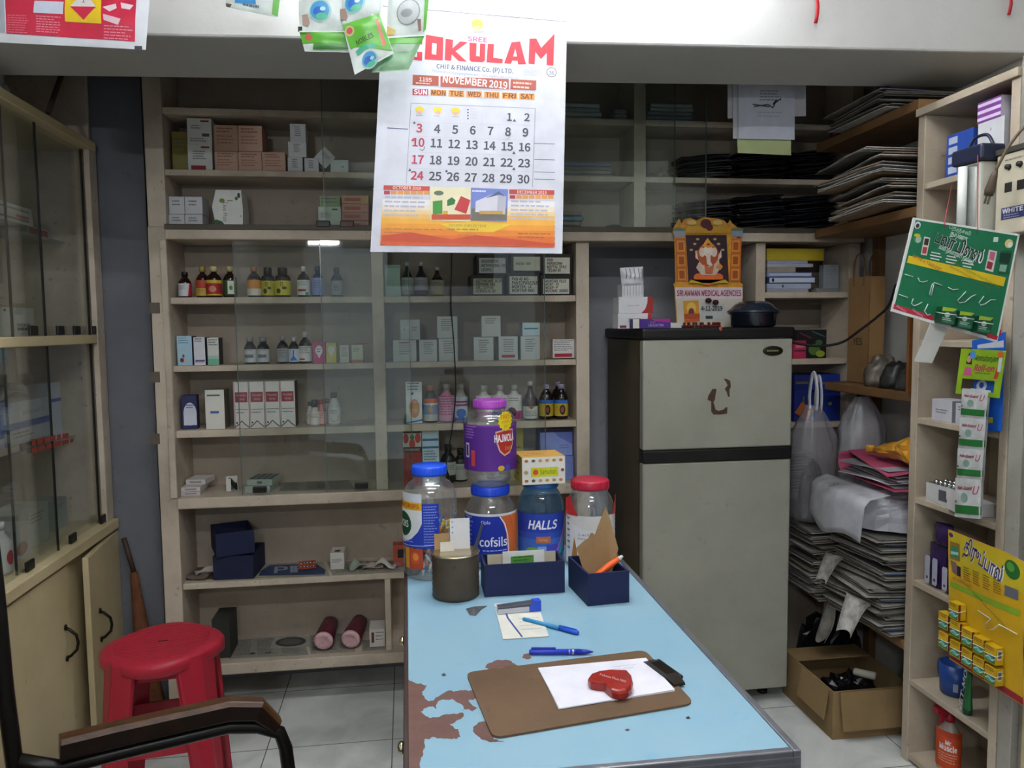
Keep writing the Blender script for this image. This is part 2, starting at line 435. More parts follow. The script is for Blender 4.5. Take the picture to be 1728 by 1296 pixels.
for k in (3, 4, 5):
    bar('shelf', cab, XU1, XD0, YS + 0.002, YK, ZSH[k][1], ZSH[k][0], cream); bar('shelf', cab, XD1, XE0, YS + 0.002, YK, ZSH[k][1], ZSH[k][0], cream)
bar('middle_rail', cab, XU1, XE0, YS - 0.025, YK, ZSH[6][1], ZSH[6][0], cream, 0.004)
bar('shelf', cab, XU1, XE0, YS + 0.002, YK, ZSH[7][1], ZSH[7][0], cream)
bar('bottom_shelf', cab, XU1, XE0, YS - 0.02, YK, ZSH[8][1], ZSH[8][0], cream, 0.004)
bar('partition', cab, P(650, 1040, YS).x, P(660, 1040, YS).x, YS + 0.004, YK, ZSH[8][0], ZSH[7][1], cream)
pane(cab, P(401, 600, YS).x, P(692, 600, YS).x, YS - 0.010, ZSH[6][0], ZL)
pane(cab, P(546, 600, YS).x, P(918, 600, YS).x, YS - 0.019, ZSH[6][0], ZL)
pull(cab, 439, 829, YS - 0.022); pull(cab, 610, 822, YS - 0.022)
# open compartments beside the refrigerator alcove
pig = thing('pigeonhole_unit', 'narrow cream open pigeonhole unit behind and beside the refrigerator, holding files', 'shelving', ((XF0 + XG1) / 2, YK, 0))
FXR = P(1336, 700, 2.5).x + 0.012
bar('back_board', pig, XF0, XG1, YK + 0.062, YK + 0.074, ZSH[2][1] - 0.32, ZL, creamin, 0); bar('back_board', pig, FXR, XG1, YK, YK + 0.012, 0, ZSH[2][1] - 0.321, creamin, 0)
bar('side_panel', pig, XF0, XF1, YS, YK + 0.06, P(1284, 545, YS).z, ZL, cream); bar('side_panel', pig, FXR, FXR + 0.016, YS, YK, 0, P(1284, 545, YS).z, cream); bar('side_panel', pig, XG0, XG1, YS, YK, 0, ZL, cream)
ZP = [P(1340, 493, YS).z, P(1385, 605, YS).z, P(1385, 712, YS).z, P(1385, 830, YS).z]
for i, z in enumerate(ZP): bar('shelf', pig, XF1 if i == 0 else FXR + 0.016, XG0, YS + 0.002, YK, z - 0.022, z, cream)
# ================================================================ refrigerator
YFR = 2.5
fx0, fx1 = P(1085, 700, YFR).x, P(1336, 700, YFR).x
ZF = [P(1200, y, YFR).z for y in (553, 571, 757, 779, 1174)]
fr = thing('refrigerator', 'old grey two-door refrigerator with rust-scarred freezer door and brown sides', 'refrigerator', ((fx0 + fx1) / 2, 2.75, 0))
fbody = worn('#5d5440', '#3c362a', 0.6, 3.0, 30, 0.5, 'fridge_side_paint', (1, 1, 0.4))
fdoor = worn('#9a998c', '#737264', 0.45, 2.6, 22, 0.42, 'fridge_door_enamel')
blk = M('#0d0c0b', 0.45)
bar('body', fr, fx0 + 0.004, fx1 - 0.004, YFR + 0.055, 2.98, 0.03, ZF[1] - 0.002, fbody, 0.006)
bar('black_top', fr, fx0 - 0.006, fx1 + 0.004, YFR - 0.01, 2.985, ZF[1], ZF[0], blk, 0.008)
bar('door_gasket', fr, fx0 + 0.003, fx1 - 0.003, YFR + 0.042, YFR + 0.055, 0.05, ZF[1] - 0.002, blk, 0)
fd = bar('freezer_door', fr, fx0, fx1, YFR, YFR + 0.042, ZF[2], ZF[1] - 0.003, fdoor, 0.006)
bar('handle_strip', fr, fx0, fx1 + 0.001, YFR - 0.004, YFR + 0.042, ZF[3], ZF[2], blk, 0.006)
bar('main_door', fr, fx0, fx1, YFR, YFR + 0.042, 0.055, ZF[3], fdoor, 0.006)
for x in (fx0 + 0.05, fx1 - 0.05):
    for y in (YFR + 0.09, 2.92):
        q = MB().lathe([(0.018, 0.0), (0.018, 0.012), (0.010, 0.012), (0.010, 0.03)], blk).build('foot', fr); q.location = Vector((x, y, 0)) - Vector(fr.location)
def zo(pts, x0, y0, s): return [(x0 + x / s, y0 + y / s) for x, y in pts]
def flatpoly(parent, name, pts, Y, m, lift=0.0006, loc=None):
    mb = MB(); vs = [P(px, py, Y) - Vector((0, lift, 0)) - Vector(parent.location) for px, py in pts]
    mb.add(vs, [tuple(range(len(vs)))], m); return mb
rust = worn('#4a342b', '#2b211d', 0.6, 40, 120, 0.8, 'rust')
mbx = MB()
for pts in ([(655, 312), (678, 312), (672, 345), (668, 372), (660, 385), (664, 395), (672, 425), (690, 432), (715, 425), (728, 412), (737, 412), (735, 448), (700, 452), (660, 452), (648, 435), (648, 380), (628, 372), (632, 350)],
            [(716, 255), (735, 258), (752, 268), (756, 300), (748, 318), (750, 355), (740, 355), (733, 330), (722, 312), (738, 292), (730, 276)]):
    pp = zo(pts, 1000, 560, 3.24); vs = [P(a, b, YFR) - Vector((0, 0.0006, 0)) - Vector(fr.location) for a, b in pp]
    mbx.add(vs, [tuple(range(len(vs)))], rust)
o = mbx.build('rust_scar'); o.parent = fd; o.matrix_parent_inverse = Matrix.Translation(-fd.location)
c = P(1304, 592, YFR); rr = 19 * YFR / FPX
o = MB().lathe([(rr, 0), (rr * 1.0, 0.003), (rr * 0.85, 0.005)], M('#33301f', 0.3, 0.6), 28, Matrix.Rotation(PI / 2, 4, 'X') @ Matrix.Scale(0.46, 4, (0, 1, 0))).build('oval_badge')
o.parent = fd; o.location = c - Vector((0, 0, 0)) - Vector(fr.location) - fd.location
o = print_quad(MB(), *[c + Vector((dx * rr, -0.0052, dz * rr * 0.4)) for dx, dz in ((-.7, -.35), (.7, -.35), (.7, .35), (-.7, .35))], [('l', 0.05, 0.3, 0.95, 1, 1, 0.45, '#8d8a6a')]).build('badge_lettering')
o.parent = fd; o.location = -Vector(fr.location) - fd.location
# ================================================================ cabinet along the wall beside the stool
XC = -1.03
lc = thing('glass_fronted_cabinet', 'long cream cabinet with sliding glass above two cream doors, behind the red stool', 'cabinet', ((XC + XL) / 2, 2.2, 0))
yellowish = worn('#c2b28c', '#9c8a62', 0.5, 2.0, 30, 0.45, 'yellowed_cream_paint')
Y0, Y1 = 1.35, 2.80
ztop, zcnt, zmid = 1.972, 0.70, PX(120, 566, XC).z
bar('back_board', lc, XL + 0.002, XL + 0.012, Y0, Y1, 0, ztop + 0.25, creamin, 0)
bar('end_panel', lc, XL + 0.012, XC, Y1 - 0.018, Y1, 0, ztop + 0.25, cream)
bar('end_panel', lc, XL + 0.012, XC, Y0, Y0 + 0.018, 0, ztop, cream)
bar('corner_post', lc, XC - 0.004, XC + 0.014, Y1 - 0.06, Y1, zcnt, ztop, cream)
bar('top_board', lc, XL + 0.012, XC + 0.022, Y0, Y1 - 0.019, ztop - 0.028, ztop, yellowish, 0.003)
bar('counter_board', lc, XL + 0.012, XC + 0.03, Y0, Y1 - 0.002, zcnt - 0.035, zcnt, yellowish, 0.004)
bar('middle_shelf', lc, XL + 0.012, XC + 0.012, Y0 + 0.018, Y1 - 0.061, zmid - 0.028, zmid, yellowish, 0.003)
z1 = PX(20, 372, -1.12).z; z2 = PX(30, 752, -1.12).z
gsh = glass('glass_shelf', (0.80, 0.88, 0.84), 0.22)
bar('wooden_shelf', lc, XL + 0.012, -1.12, Y0 + 0.018, 2.30, z1 - 0.018, z1, cream)
bar('glass_shelf', lc, XL + 0.012, -1.12, 2.31, Y1 - 0.02, z1 - 0.03, z1 - 0.024, gsh, 0)
bar('wooden_shelf', lc, XL + 0.012, -1.12, Y0 + 0.018, 2.40, z2 - 0.018, z2, cream)
bar('glass_shelf', lc, XL + 0.012, -1.12, 2.41, Y1 - 0.02, z2 - 0.03, z2 - 0.024, gsh, 0)
gcab = glass('cabinet_glass', (0.96, 0.975, 0.965), 0.016, base=0.022)
def ypane(y0, y1, x, z0, z1):
    o = bar('glass_pane', lc, x, x + 0.004, y0, y1, z0, z1, gcab, 0)
    for y in (y0, y1):
        e = box1(-0.003, 0.003, -0.0018, 0.0018, -(z1 - z0) / 2, (z1 - z0) / 2, M('#101411', 0.3)).build('ground_edge', o); e.location = (0, y - (y0 + y1) / 2, 0)
ya, yb = PX(14, 300, XC).y, PX(68, 360, XC).y
ypane(Y0 + 0.02, yb, XC - 0.006, zmid, ztop - 0.03); ypane(ya, Y1 - 0.06, XC - 0.014, zmid, ztop - 0.03)
ya, yb = PX(24, 760, XC).y, PX(88, 700, XC).y
ypane(Y0 + 0.02, yb, XC - 0.006, zcnt, zmid - 0.03); ypane(ya, Y1 - 0.06, XC - 0.014, zcnt, zmid - 0.03)
for px, py in ((52, 552), (98, 552), (126, 550), (158, 545)):
    a = PX(px, py, XC); bar('finger_pull', lc, XC + 0.001, XC + 0.010, a.y - 0.022, a.y + 0.022, zmid + 0.002, zmid + 0.03, M('#14130f', 0.4), 0.003)
for px, py in ((45, 925), (118, 880), (170, 850)):
    a = PX(px, py, XC); bar('finger_pull', lc, XC + 0.001, XC + 0.010, a.y - 0.022, a.y + 0.022, zcnt + 0.002, zcnt + 0.03, M('#14130f', 0.4), 0.003)
bar('base_frame', lc, XL + 0.012, XC, Y0 + 0.018, Y1 - 0.018, 0.0, 0.05, cream)
bar('front_frame', lc, XC - 0.02, XC, Y0 + 0.018, Y1 - 0.018, 0.05, zcnt - 0.036, yellowish)
yd = [1.55, PX(117, 1000, XC + .02).y, PX(133, 1000, XC + .02).y, PX(204, 900, XC + .02).y]
def handle(parent, y, z):
    pts = [(0, y, z - 0.045), (0.012, y, z - 0.04), (0.03, y, z - 0.022), (0.034, y, z), (0.03, y, z + 0.022), (0.012, y, z + 0.04), (0, y, z + 0.045)]
    mb = MB().tube(pts, 0.0045, M('#2a251c', 0.35, 0.8))
    for s in (-1, 1):
        mb.lathe([(0.009, 0), (0.009, 0.003), (0.005, 0.005)], M('#2a251c', 0.35, 0.8), 12, Matrix.Translation((0, y, z + s * 0.047)) @ Matrix.Rotation(PI / 2, 4, 'Y'))
    o = mb.build('handle', parent); return o
for (a, b, px, py) in ((yd[0], yd[1], 112, 1085), (yd[2], yd[3], 156, 1056)):
    d = bar('door', lc, XC + 0.001, XC + 0.019, a, b, 0.06, zcnt - 0.045, yellowish, 0.003)
    th = math.radians(5) if a == yd[2] else 0.0; hy = b - lc.location.y; cyl_ = d.location.y
    h = PX(px, py, XC + 0.02); hd = handle(d, 0, 0)
    hd.location = Vector((XC + 0.019, h.y, h.z)) - Vector(lc.location) - d.location
    d.rotation_euler = (0, 0, th); d.location = (d.location.x + math.sin(th) * (hy - cyl_), hy - math.cos(th) * (hy - cyl_), d.location.z)
# ================================================================ narrow bookcase under the beam end, beside the paper shelves
XB, YP, YN = 1.5, 2.09, 1.77
bc = thing('narrow_bookcase', 'narrow cream open bookcase with small boxes, beside the newspaper shelves', 'bookcase', (1.62, 1.93, 0))
creamr = worn('#b5a793', '#776a57', 0.6, 3.0, 45, 0.5, 'cream_bookcase_paint')
ztb = 1.945
bar('side_panel', bc, XB, XR - 0.004, YP, YP + 0.03, 0, ztb, creamr); bar('side_panel', bc, XB, XR - 0.004, YN - 0.03, YN, 0, ztb, creamr)
bar('back_panel', bc, XR - 0.016, XR - 0.004, YN, YP, 0, ztb, creamr, 0)
bar('top_board', bc, XB - 0.01, XR - 0.004, YN - 0.03, YP + 0.03, ztb, ztb + 0.022, creamr)
ZBK = [PX(1575, 305, XB).z, PX(1604, 575, XB).z, PX(1560, 707, XB).z, PX(1553, 842, XB).z, PX(1557, 987, XB).z, PX(1546, 1154, XB).z, 0.03]
for z in ZBK: bar('shelf', bc, XB + 0.002, XR - 0.018, YN, YP, z - 0.018, z, creamr)
# cabinet nearer the viewer on the same wall
nc = thing('grey_sliding_cabinet', 'tall weathered grey cabinet with cream lower door, behind the yellow hanging card', 'cabinet', (1.6, 1.2, 0))
greyp = worn('#9a968c', '#6d685c', 0.6, 4, 50, 0.5, 'weathered_grey_paint')
bar('body', nc, 1.52, XR - 0.004, 0.75, 1.73, 0, 1.99, greyp)
bar('corner_post', nc, 1.497, 1.519, 1.69, 1.735, 0, 1.99, greyp); bar('sliding_rail', nc, 1.49, 1.519, 1.60, 1.655, 0.62, 1.99, greyp)
bar('sliding_rail', nc, 1.502, 1.519, 1.44, 1.49, 0.62, 1.99, greyp)
bar('lower_door', nc, 1.50, 1.519, 0.8, 1.66, 0.05, 0.60, yellowish)
# ================================================================ paper shelves on the wall past the bookcase
brown = worn('#7a5a38', '#4a3420', 0.6, 6, 40, 0.6, 'raw_plank')
ps = thing('paper_shelves', 'dark wall shelves of raw planks crammed with newspapers between refrigerator and bookcase', 'shelving', (1.63, 2.42, 0))
ZN = [2.0, 1.69, 1.13, 0.37]
for k, z in enumerate(ZN):
    bar('plank', ps, XB + (0.0 if k != 2 else 0.05), XR - 0.002, YP + 0.032, 2.69, z - 0.03, z, brown, 0.003)
bar('bracket_post', ps, XR - 0.03, XR - 0.002, 2.65, 2.69, 0, 2.3, brown)
# ================================================================ desk
ZT = 0.73
dk = thing('blue_desk', 'steel-trimmed desk with worn sky-blue laminate top in the middle of the shop', 'desk', (0.27, 1.52, 0))
lam = worn('#88a9b8', '#70a0ba', 0.6, 3.0, 14, 0.3, 'blue_laminate', bump=0.02)
alu = M('#8f9096', 0.35, 0.75, 0.1)
TX0, TX1, TY0, TY1 = -0.008, 0.545, 1.02, 2.10
brownlam = worn('#6a4d45', '#503832', 0.6, 14, 80, 0.7, 'bare_brown_board')
top = bar('desk_top', dk, TX0, TX1, TY0, TY1, ZT - 0.03, ZT, lam, 0.0015)
for n, a in (('trim', (TX1, TX1 + 0.012, TY0 - 0.012, TY1)), ('trim', (TX0, TX1, TY0 - 0.012, TY0)), ('trim', (TX0 - 0.008, TX0, TY0 - 0.012, TY1))):
    t_ = bar('metal_trim', dk, *a, ZT - 0.032, ZT + 0.002, alu if a[0] != TX0 - 0.008 else M('#3a2c26', 0.6), 0.002)
for z in (ZT - 0.010, ZT - 0.020):
    bar('trim_ridge', dk, TX0, TX1 + 0.01, TY0 - 0.0135, TY0 - 0.012, z - 0.002, z + 0.002, alu, 0)
def rough_edge(pts, amp, it=3):
    for _ in range(it):
        q = []
        for a, b in zip(pts, pts[1:] + pts[:1]):
            m_ = ((a[0] + b[0]) / 2 + R_.uniform(-amp, amp), (a[1] + b[1]) / 2 + R_.uniform(-amp, amp)); q += [a, m_]
        pts = q; amp *= 0.55
    return pts
patches = [([(34, 425), (90, 448), (130, 458), (108, 485), (122, 515), (160, 520), (200, 490), (255, 480), (330, 478), (345, 510), (310, 520), (350, 555), (330, 570), (290, 560), (290, 590), (230, 625), (270, 650), (275, 680), (240, 690), (160, 680), (120, 690), (114, 740), (100, 790), (104, 840), (52, 850), (40, 600)], brownlam, 5, 1),
           ([(102, 572), (140, 550), (172, 560), (185, 522), (240, 515), (288, 545), (284, 575), (200, 585), (140, 597)], lam, 5, 2),
           ([(385, 380), (400, 358), (440, 345), (500, 352), (525, 370), (440, 380), (410, 390)], brownlam, 3, 1),
           ([(545, 337), (548, 322), (578, 318), (585, 338)], brownlam, 3, 1), ([(330, 640), (380, 612), (412, 640), (420, 690), (470, 700), (400, 702), (340, 668)], brownlam, 4, 1),
           ([(1256, 596), (1268, 590), (1280, 600), (1264, 604)], M('#2c2c2c'), 1, 1), ([(990, 650), (1005, 643), (1018, 651), (1004, 656)], M('#3c3a35'), 1, 1), ([(190, 410), (205, 402), (215, 412), (200, 418)], M('#3f4448'), 1, 1)]
from mathutils.geometry import tessellate_polygon
for pts, m, amp, lay in patches:
    pp = rough_edge(zo(pts, 670, 980, 2.579), amp / 2.579 * 1.6)
    vs = [PZ(a, b, ZT) for a, b in pp]
    vs = [Vector((max(TX0, v.x), max(TY0, v.y), ZT + 0.00025 * lay)) - Vector(dk.location) - top.location for v in vs]
    tri = tessellate_polygon([vs])
    tri = [t if (vs[t[1]] - vs[t[0]]).cross(vs[t[2]] - vs[t[0]]).z > 0 else t[::-1] for t in tri]
    MB().add(vs, tri, m).build('worn_patch' if m is brownlam else 'laminate_remnant' if m is lam else 'stain', top)
brn = worn('#4b3527', '#2c1f17', 0.6, 4, 40, 0.5, 'desk_side_board')
bar('side_panel', dk, TX0 + 0.02, TX0 + 0.04, TY0 + 0.02, TY1 - 0.02, 0, ZT - 0.031, brn)
bar('side_panel', dk, TX1 - 0.03, TX1 - 0.01, TY0 + 0.02, TY1 - 0.02, 0, ZT - 0.031, brn)
bar('end_panel', dk, TX0 + 0.041, TX1 - 0.031, TY1 - 0.04, TY1 - 0.02, 0.05, ZT - 0.031, brn)
for px, py, z0, z1 in ((672, 1082, 0.50, 0.69), (668, 1262, 0.12, 0.33)):
    pass
chrome = M('#d8cfae', 0.15, 1.0, 0)
for i, (y0, y1, z0, z1) in enumerate(((1.56, 1.98, 0.40, 0.68), (1.07, 1.50, 0.40, 0.68), (1.56, 1.98, 0.05, 0.37), (1.07, 1.50, 0.05, 0.37))):
    d = bar('drawer', dk, TX0 + 0.004, TX0 + 0.0195, y0, y1, z0, z1, brn, 0.003)
    kp = [P(672, 1082, 1.62), P(668, 1262, 1.2)]
    ky = kp[i].y if i < 2 else (y0 + y1) / 2; kz = kp[i].z if i < 2 else (z0 + z1) / 2
    k = MB().lathe([(0.005, 0), (0.005, 0.008), (0.009, 0.012), (0.010, 0.018), (0.006, 0.022), (0.0, 0.023)], chrome, 14, Matrix.Rotation(-PI / 2, 4, 'Y')).build('knob', d)
    k.location = Vector((TX0 + 0.004, min(max(ky, y0 + .02), y1 - .02), kz)) - Vector(dk.location) - d.location
# ================================================================ tube light on the beam face
tl = thing('tube_light', 'long white fluorescent tube light fixed high on the beam above the calendar', 'lamp', (0.33, 1.995, 2.40))
mb = box1(-0.62, 0.62, -0.035, 0.004, -0.02, 0.03, M('#e8e8e4', 0.4)); mb.build('batten', tl)
MB().tube([(-0.59, -0.06, -0.03), (0.59, -0.06, -0.03)], 0.014, M('#f4f8ff', 0.4, 0, 0, 25, 34.0), 12).build('fluorescent_tube', tl)
for x in (-0.6, 0.6): box1(x - 0.012, x + 0.012, -0.078, -0.01, -0.05, 0.0, M('#e8e8e4', 0.4)).build('lamp_holder', tl)

for cy0, lab_ in ((-0.5, 'white fluorescent tube light on the ceiling behind the viewer'), (0.95, 'white fluorescent tube light on the ceiling above the near end of the desk')):
  cl = thing('ceiling_tube_light', lab_, 'lamp', (0.3, cy0, ZC))
  box1(-0.62, 0.62, -0.03, 0.03, -0.045, -0.001, M('#e8e8e4', 0.4)).build('batten', cl)
  MB().tube([(-0.59, 0, -0.068), (0.59, 0, -0.068)], 0.014, M('#f4f8ff', 0.4, 0, 0, 25, 36.0 if cy0 < 0 else 24.0), 12).build('fluorescent_tube', cl)
  for x in (-0.6, 0.6): box1(x - 0.012, x + 0.012, -0.016, 0.016, -0.085, -0.045, M('#e8e8e4', 0.4)).build('lamp_holder', cl)

hl = thing('hanging_batten_light', 'short white batten light hanging on two cords behind the viewer', 'lamp', (-0.66, -1.2, 2.06))
box1(-0.13, 0.13, -0.02, 0.02, 0.014, 0.045, M('#e8e8e4', 0.4)).build('batten', hl)
MB().tube([(-0.12, 0, 0), (0.12, 0, 0)], 0.013, M('#f4f8ff', 0.4, 0, 0, 25, 150.0), 12).build('fluorescent_tube', hl)
for x in (-0.11, 0.11): MB().tube([(x, 0, 0.045), (x, 0, ZC - 2.061)], 0.002, M('#3a3a3a', .5), 6).build('suspension_cord', hl)
# ================================================================ goods: helpers
def carton(px0, py0, px1, py1, z, Y, depth, label, col, decor=(), name='medicine_carton', cat='carton', group=None, rz=0.0, side=None, topd=None, rough=0.5, dz=0.0):
    """upright box: pixel extents of its front face, standing at height z on the plane y=Y"""
    if Y is None: Y = min(max(PZ((px0 + px1) / 2, py1, z).y, 2.742), 2.93 - depth)
    a, b = P(px0, py1, Y), P(px1, py1, Y); W = b.x - a.x; H = (py1 - py0) * Y / FPX
    mb = MB().box(-W/2, W/2, 0, depth, 0, H, M(col, rough))
    if decor: print_quad(mb, (-W/2, 0, 0), (W/2, 0, 0), (W/2, 0, H), (-W/2, 0, H), decor)
    if side:
        sx = -1 if (a.x + b.x) > 0 else 1                    # the side that faces the middle of the shop
        if sx < 0: print_quad(mb, (-W/2, depth, 0), (-W/2, 0, 0), (-W/2, 0, H), (-W/2, depth, H), side)
        else: print_quad(mb, (W/2, 0, 0), (W/2, depth, 0), (W/2, depth, H), (W/2, 0, H), side)
    if topd: print_quad(mb, (-W/2, 0, H), (W/2, 0, H), (W/2, depth, H), (-W/2, depth, H), topd)
    o = mb.build(name, loc=((a.x + b.x) / 2, Y, z + 0.0006), rz=rz); tag(o, label, cat, group)
    return z + H + 0.0006
def bottle(cx, py0, py1, hw, z, Y, label, body, cap, bands, kind='round', name='medicine_bottle', group=None, capr=0.5, caph=0.16, neck=0.42, lab=(0.06, 0.55), lcol='#d8d4c8', clear=False, cat='bottle'):
    """bottle standing at z: pixel centre, top, base row and half width; bands decorate the label"""
    if Y is None: Y = min(max(PZ(cx, py1, z).y + hw * 2.7 / FPX, 2.76), 2.89)
    c = P(cx, py1, Y); H = (py1 - py0) * Y / FPX; Rr = hw * Y / FPX
    t = thing(name, label, cat, (c.x, Y, z + 0.0006), 0, group)
    rn = Rr * neck; hb = H * (1 - caph); hs = hb * (0.74 if kind == 'round' else 0.66 if kind == 'long' else 0.86)
    prof = [(0, 0.001), (Rr * 0.9, 0), (Rr, 0.003), (Rr, hs * 0.9), (Rr * 0.93, hs), (Rr * 0.7, hs + (hb - hs) * 0.45), (rn, hs + (hb - hs) * 0.75), (rn, hb)]
    if kind == 'long': prof = [(0, 0.001), (Rr * 0.9, 0), (Rr, 0.003), (Rr, hs * 0.8), (Rr * 0.92, hs * 0.92), (Rr * 0.62, hs + (hb - hs) * 0.2), (rn * 1.05, hs + (hb - hs) * 0.55), (rn * 0.9, hb)]
    if kind == 'jar': prof = [(0, 0.001), (Rr * 0.92, 0), (Rr, 0.004), (Rr, hb * 0.82), (Rr * 0.92, hb * 0.92), (Rr * 0.7, hb * 0.97), (rn, hb)]
    MB().lathe(prof, body if not isinstance(body, str) else M(body, 0.12, 0, 0.0), 20).build('bottle_body', t)
    rc = Rr * capr
    MB().lathe([(rc, hb - 0.001), (rc, H - 0.002), (rc * 0.9, H), (0, H)], M(cap, 0.35, 0, 0.02), 18, cap0=True).build('cap', t)
    if bands is not None:
        mb = MB(); z0, z1 = lab[0] * H, lab[1] * H
        print_cyl(mb, Rr, z0, z1 - z0, -1.5, 1.5, bands, lcol); mb.build('label', t)
    return t
W_ = '#d6d5d0'; G_ = '#8d8d88'; K_ = '#1c1b19'; RED = '#a5202c'
def txt(u0, v1, u1, n, dv=0.09, h=0.035, c='#6a6a68'): return ('l', u0, v1, u1, n, dv, h, c)
z0, z1, z2, z3, z4, z5, z6, z7, z8 = (ZSH[k][0] for k in range(9))
YI = 2.755
# ---------------------------------------------------------------- top cupboard, shelf over the leafy carton
carton(292, 222, 318, 286, z1, 2.80, 0.06, 'olive yellow carton leaning behind two stacked white cartons on the cupboard shelf', '#8c7f36', [txt(.15, .8, .85, 3)], rz=0.05)
wt = [('r', .55, .86, .9, .93, RED), txt(.15, .7, .6, 2), ('r', .6, .3, .9, .42, '#55554f'), txt(.1, .2, .8, 2)]
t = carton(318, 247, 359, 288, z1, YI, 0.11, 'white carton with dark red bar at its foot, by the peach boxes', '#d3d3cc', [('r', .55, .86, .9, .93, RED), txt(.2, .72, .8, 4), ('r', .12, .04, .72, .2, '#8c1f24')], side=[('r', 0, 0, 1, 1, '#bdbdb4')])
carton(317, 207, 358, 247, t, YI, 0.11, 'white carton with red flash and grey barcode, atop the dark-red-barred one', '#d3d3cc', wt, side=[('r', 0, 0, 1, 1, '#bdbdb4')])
pe = lambda: [txt(.12, .85, .85, 2, .12, .05, '#8a5a44'), txt(.12, .55, .85, 3, .13, .05, '#9a6a52')]
tops = []
for i, (a, b) in enumerate(((363, 402), (403, 442), (443, 482))):
    tops.append(carton(a, 257, b, 288, z1, YI, 0.11, ['peach carton at the foot of the peach stack, touching the dark-red-barred white carton', 'peach carton in the middle of the lower row of three', 'lone peach carton with nothing on it, beside the small white cubes'][i], '#c09a84', pe()))
for i, (a, b) in enumerate(((362, 402), (403, 443))):
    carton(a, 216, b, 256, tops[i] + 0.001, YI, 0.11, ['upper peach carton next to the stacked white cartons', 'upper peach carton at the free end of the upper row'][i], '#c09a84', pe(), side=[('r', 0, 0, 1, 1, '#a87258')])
sm = lambda: [txt(.3, .8, .7, 5, .12, .05)]
t = carton(486, 266, 511, 290, z1, YI, 0.06, 'small white carton at the foot of the column of three', '#c6c6c6', sm())
t = carton(487, 242, 517, 266, t, YI, 0.06, 'small white carton in the middle of the column of three', '#cacaca', sm(), rz=0.05)
carton(490, 214, 516, 242, t, YI, 0.06, 'small white carton on top of the column of three beside the peach boxes', '#c6c6c6', sm())
t = carton(514, 267, 538, 290, z1, YI, 0.05, 'small white carton beside the foot of the three-carton column', '#c6c6c6', sm())
t2 = carton(558, 270, 588, 291, z1, YI, 0.05, 'pale mint white carton standing alone behind the glass edge', '#c8d2cb', [('r', .6, .4, .75, .55, '#5a8f72')])
Yd = 2.765; a = P(548, 240, Yd); s_ = 0.052
mb = MB().box(-s_/2, s_/2, 0, 0.05, -s_/2, s_/2, M('#c6c8c6')); print_quad(mb, (-s_/2, 0, -s_/2), (s_/2, 0, -s_/2), (s_/2, 0, s_/2), (-s_/2, 0, s_/2), [txt(.2, .7, .8, 3)])
o = mb.build('medicine_carton', loc=(P(548, 260, Yd).x, Yd, z1 + 0.054)); o.rotation_euler = (0, PI / 4, 0); tag(o, 'small white carton balanced on its corner between two small cartons', 'carton')
# shelf of the leafy carton
t = {}
for i, (a, b) in enumerate(((286, 312), (313, 342))):
    h = carton(a, 363, b, 384, z2, YI, 0.09, ['pale grey carton in lower row of four, against the cupboard stile', 'pale grey carton in lower row of four, towards the leafy carton'][i], '#bfc0c2', [txt(.2, .7, .8, 2, .2, .08)])
    carton(a, 336, b, 363, h + 0.001, YI, 0.09, ['pale grey carton in upper row of four, against the cupboard stile', 'pale grey carton in upper row of four, towards the leafy carton'][i], '#c4c5c7', [txt(.2, .7, .8, 2, .2, .08)])
Y = YI; a = P(359, 384, Y); b = P(411, 384, Y); W = b.x - a.x; H = 60 * Y / FPX
poly = [(0.12*W, 0), (.98*W, 0), (W, .5*H), (.96*W, H), (.14*W, H), (0, .55*H)]
mb = MB().prism(poly, 0.10, M('#dcdcd6', 0.5))
print_quad(mb, (0, 0, 0), (W, 0, 0), (W, 0, H), (0, 0, H), [('p', [(.02, .2), (.2, .02), (.42, .06), (.3, .18), (.14, .22)], '#2f5a2a'), ('e', .33, .72, .09, .06, '#7d8a2c'), ('e', .88, .86, .05, .07, '#2f5a2a'), ('e', .8, .78, .05, .05, '#3f6a34'), ('r', .5, .71, .68, .73, '#4a5a44'), ('t', 'Livo Plus', .36, .42, .09, '#2d3326', {'rot': -PI/2}), txt(.5, .65, .54, 1), txt(.9, .3, .95, 1)])
o = mb.build('medicine_carton', loc=(a.x, Y, z2 + .0006)); tag(o, 'white carton with slanted sides and printed green leaves', 'carton')
carton(538, 349, 576, 384, z2, YI, 0.08, 'pale green white carton behind the glass beside a coral carton stack', '#bccbb8', [('r', .6, .85, .85, .92, '#4a4a40'), txt(.1, .7, .6, 3)])
carton(540, 331, 574, 349, z2 + 35 * YI / FPX + 0.001, YI + .01, 0.07, 'green carton lying on the pale green white carton', '#8fa67a', [txt(.1, .7, .9, 2, .3, .1)])
for i in range(4):
    carton(577, 330 + i * 13.5, 622, 343 + i * 13.5, z2 + (3 - i) * 13.6 * YI / FPX, YI + .004 * (i % 2), 0.09, ['coral carton topmost of the flat stack behind the glass', 'coral carton second from the top of the flat stack', 'coral carton second from the foot of the flat stack', 'coral carton at the foot of the flat stack behind the glass'][i], ['#c09a6a', '#c08a74', '#b97f70', '#bb8a7c'][i], [('r', .1, .3, .7, .7, '#b05a4a')])
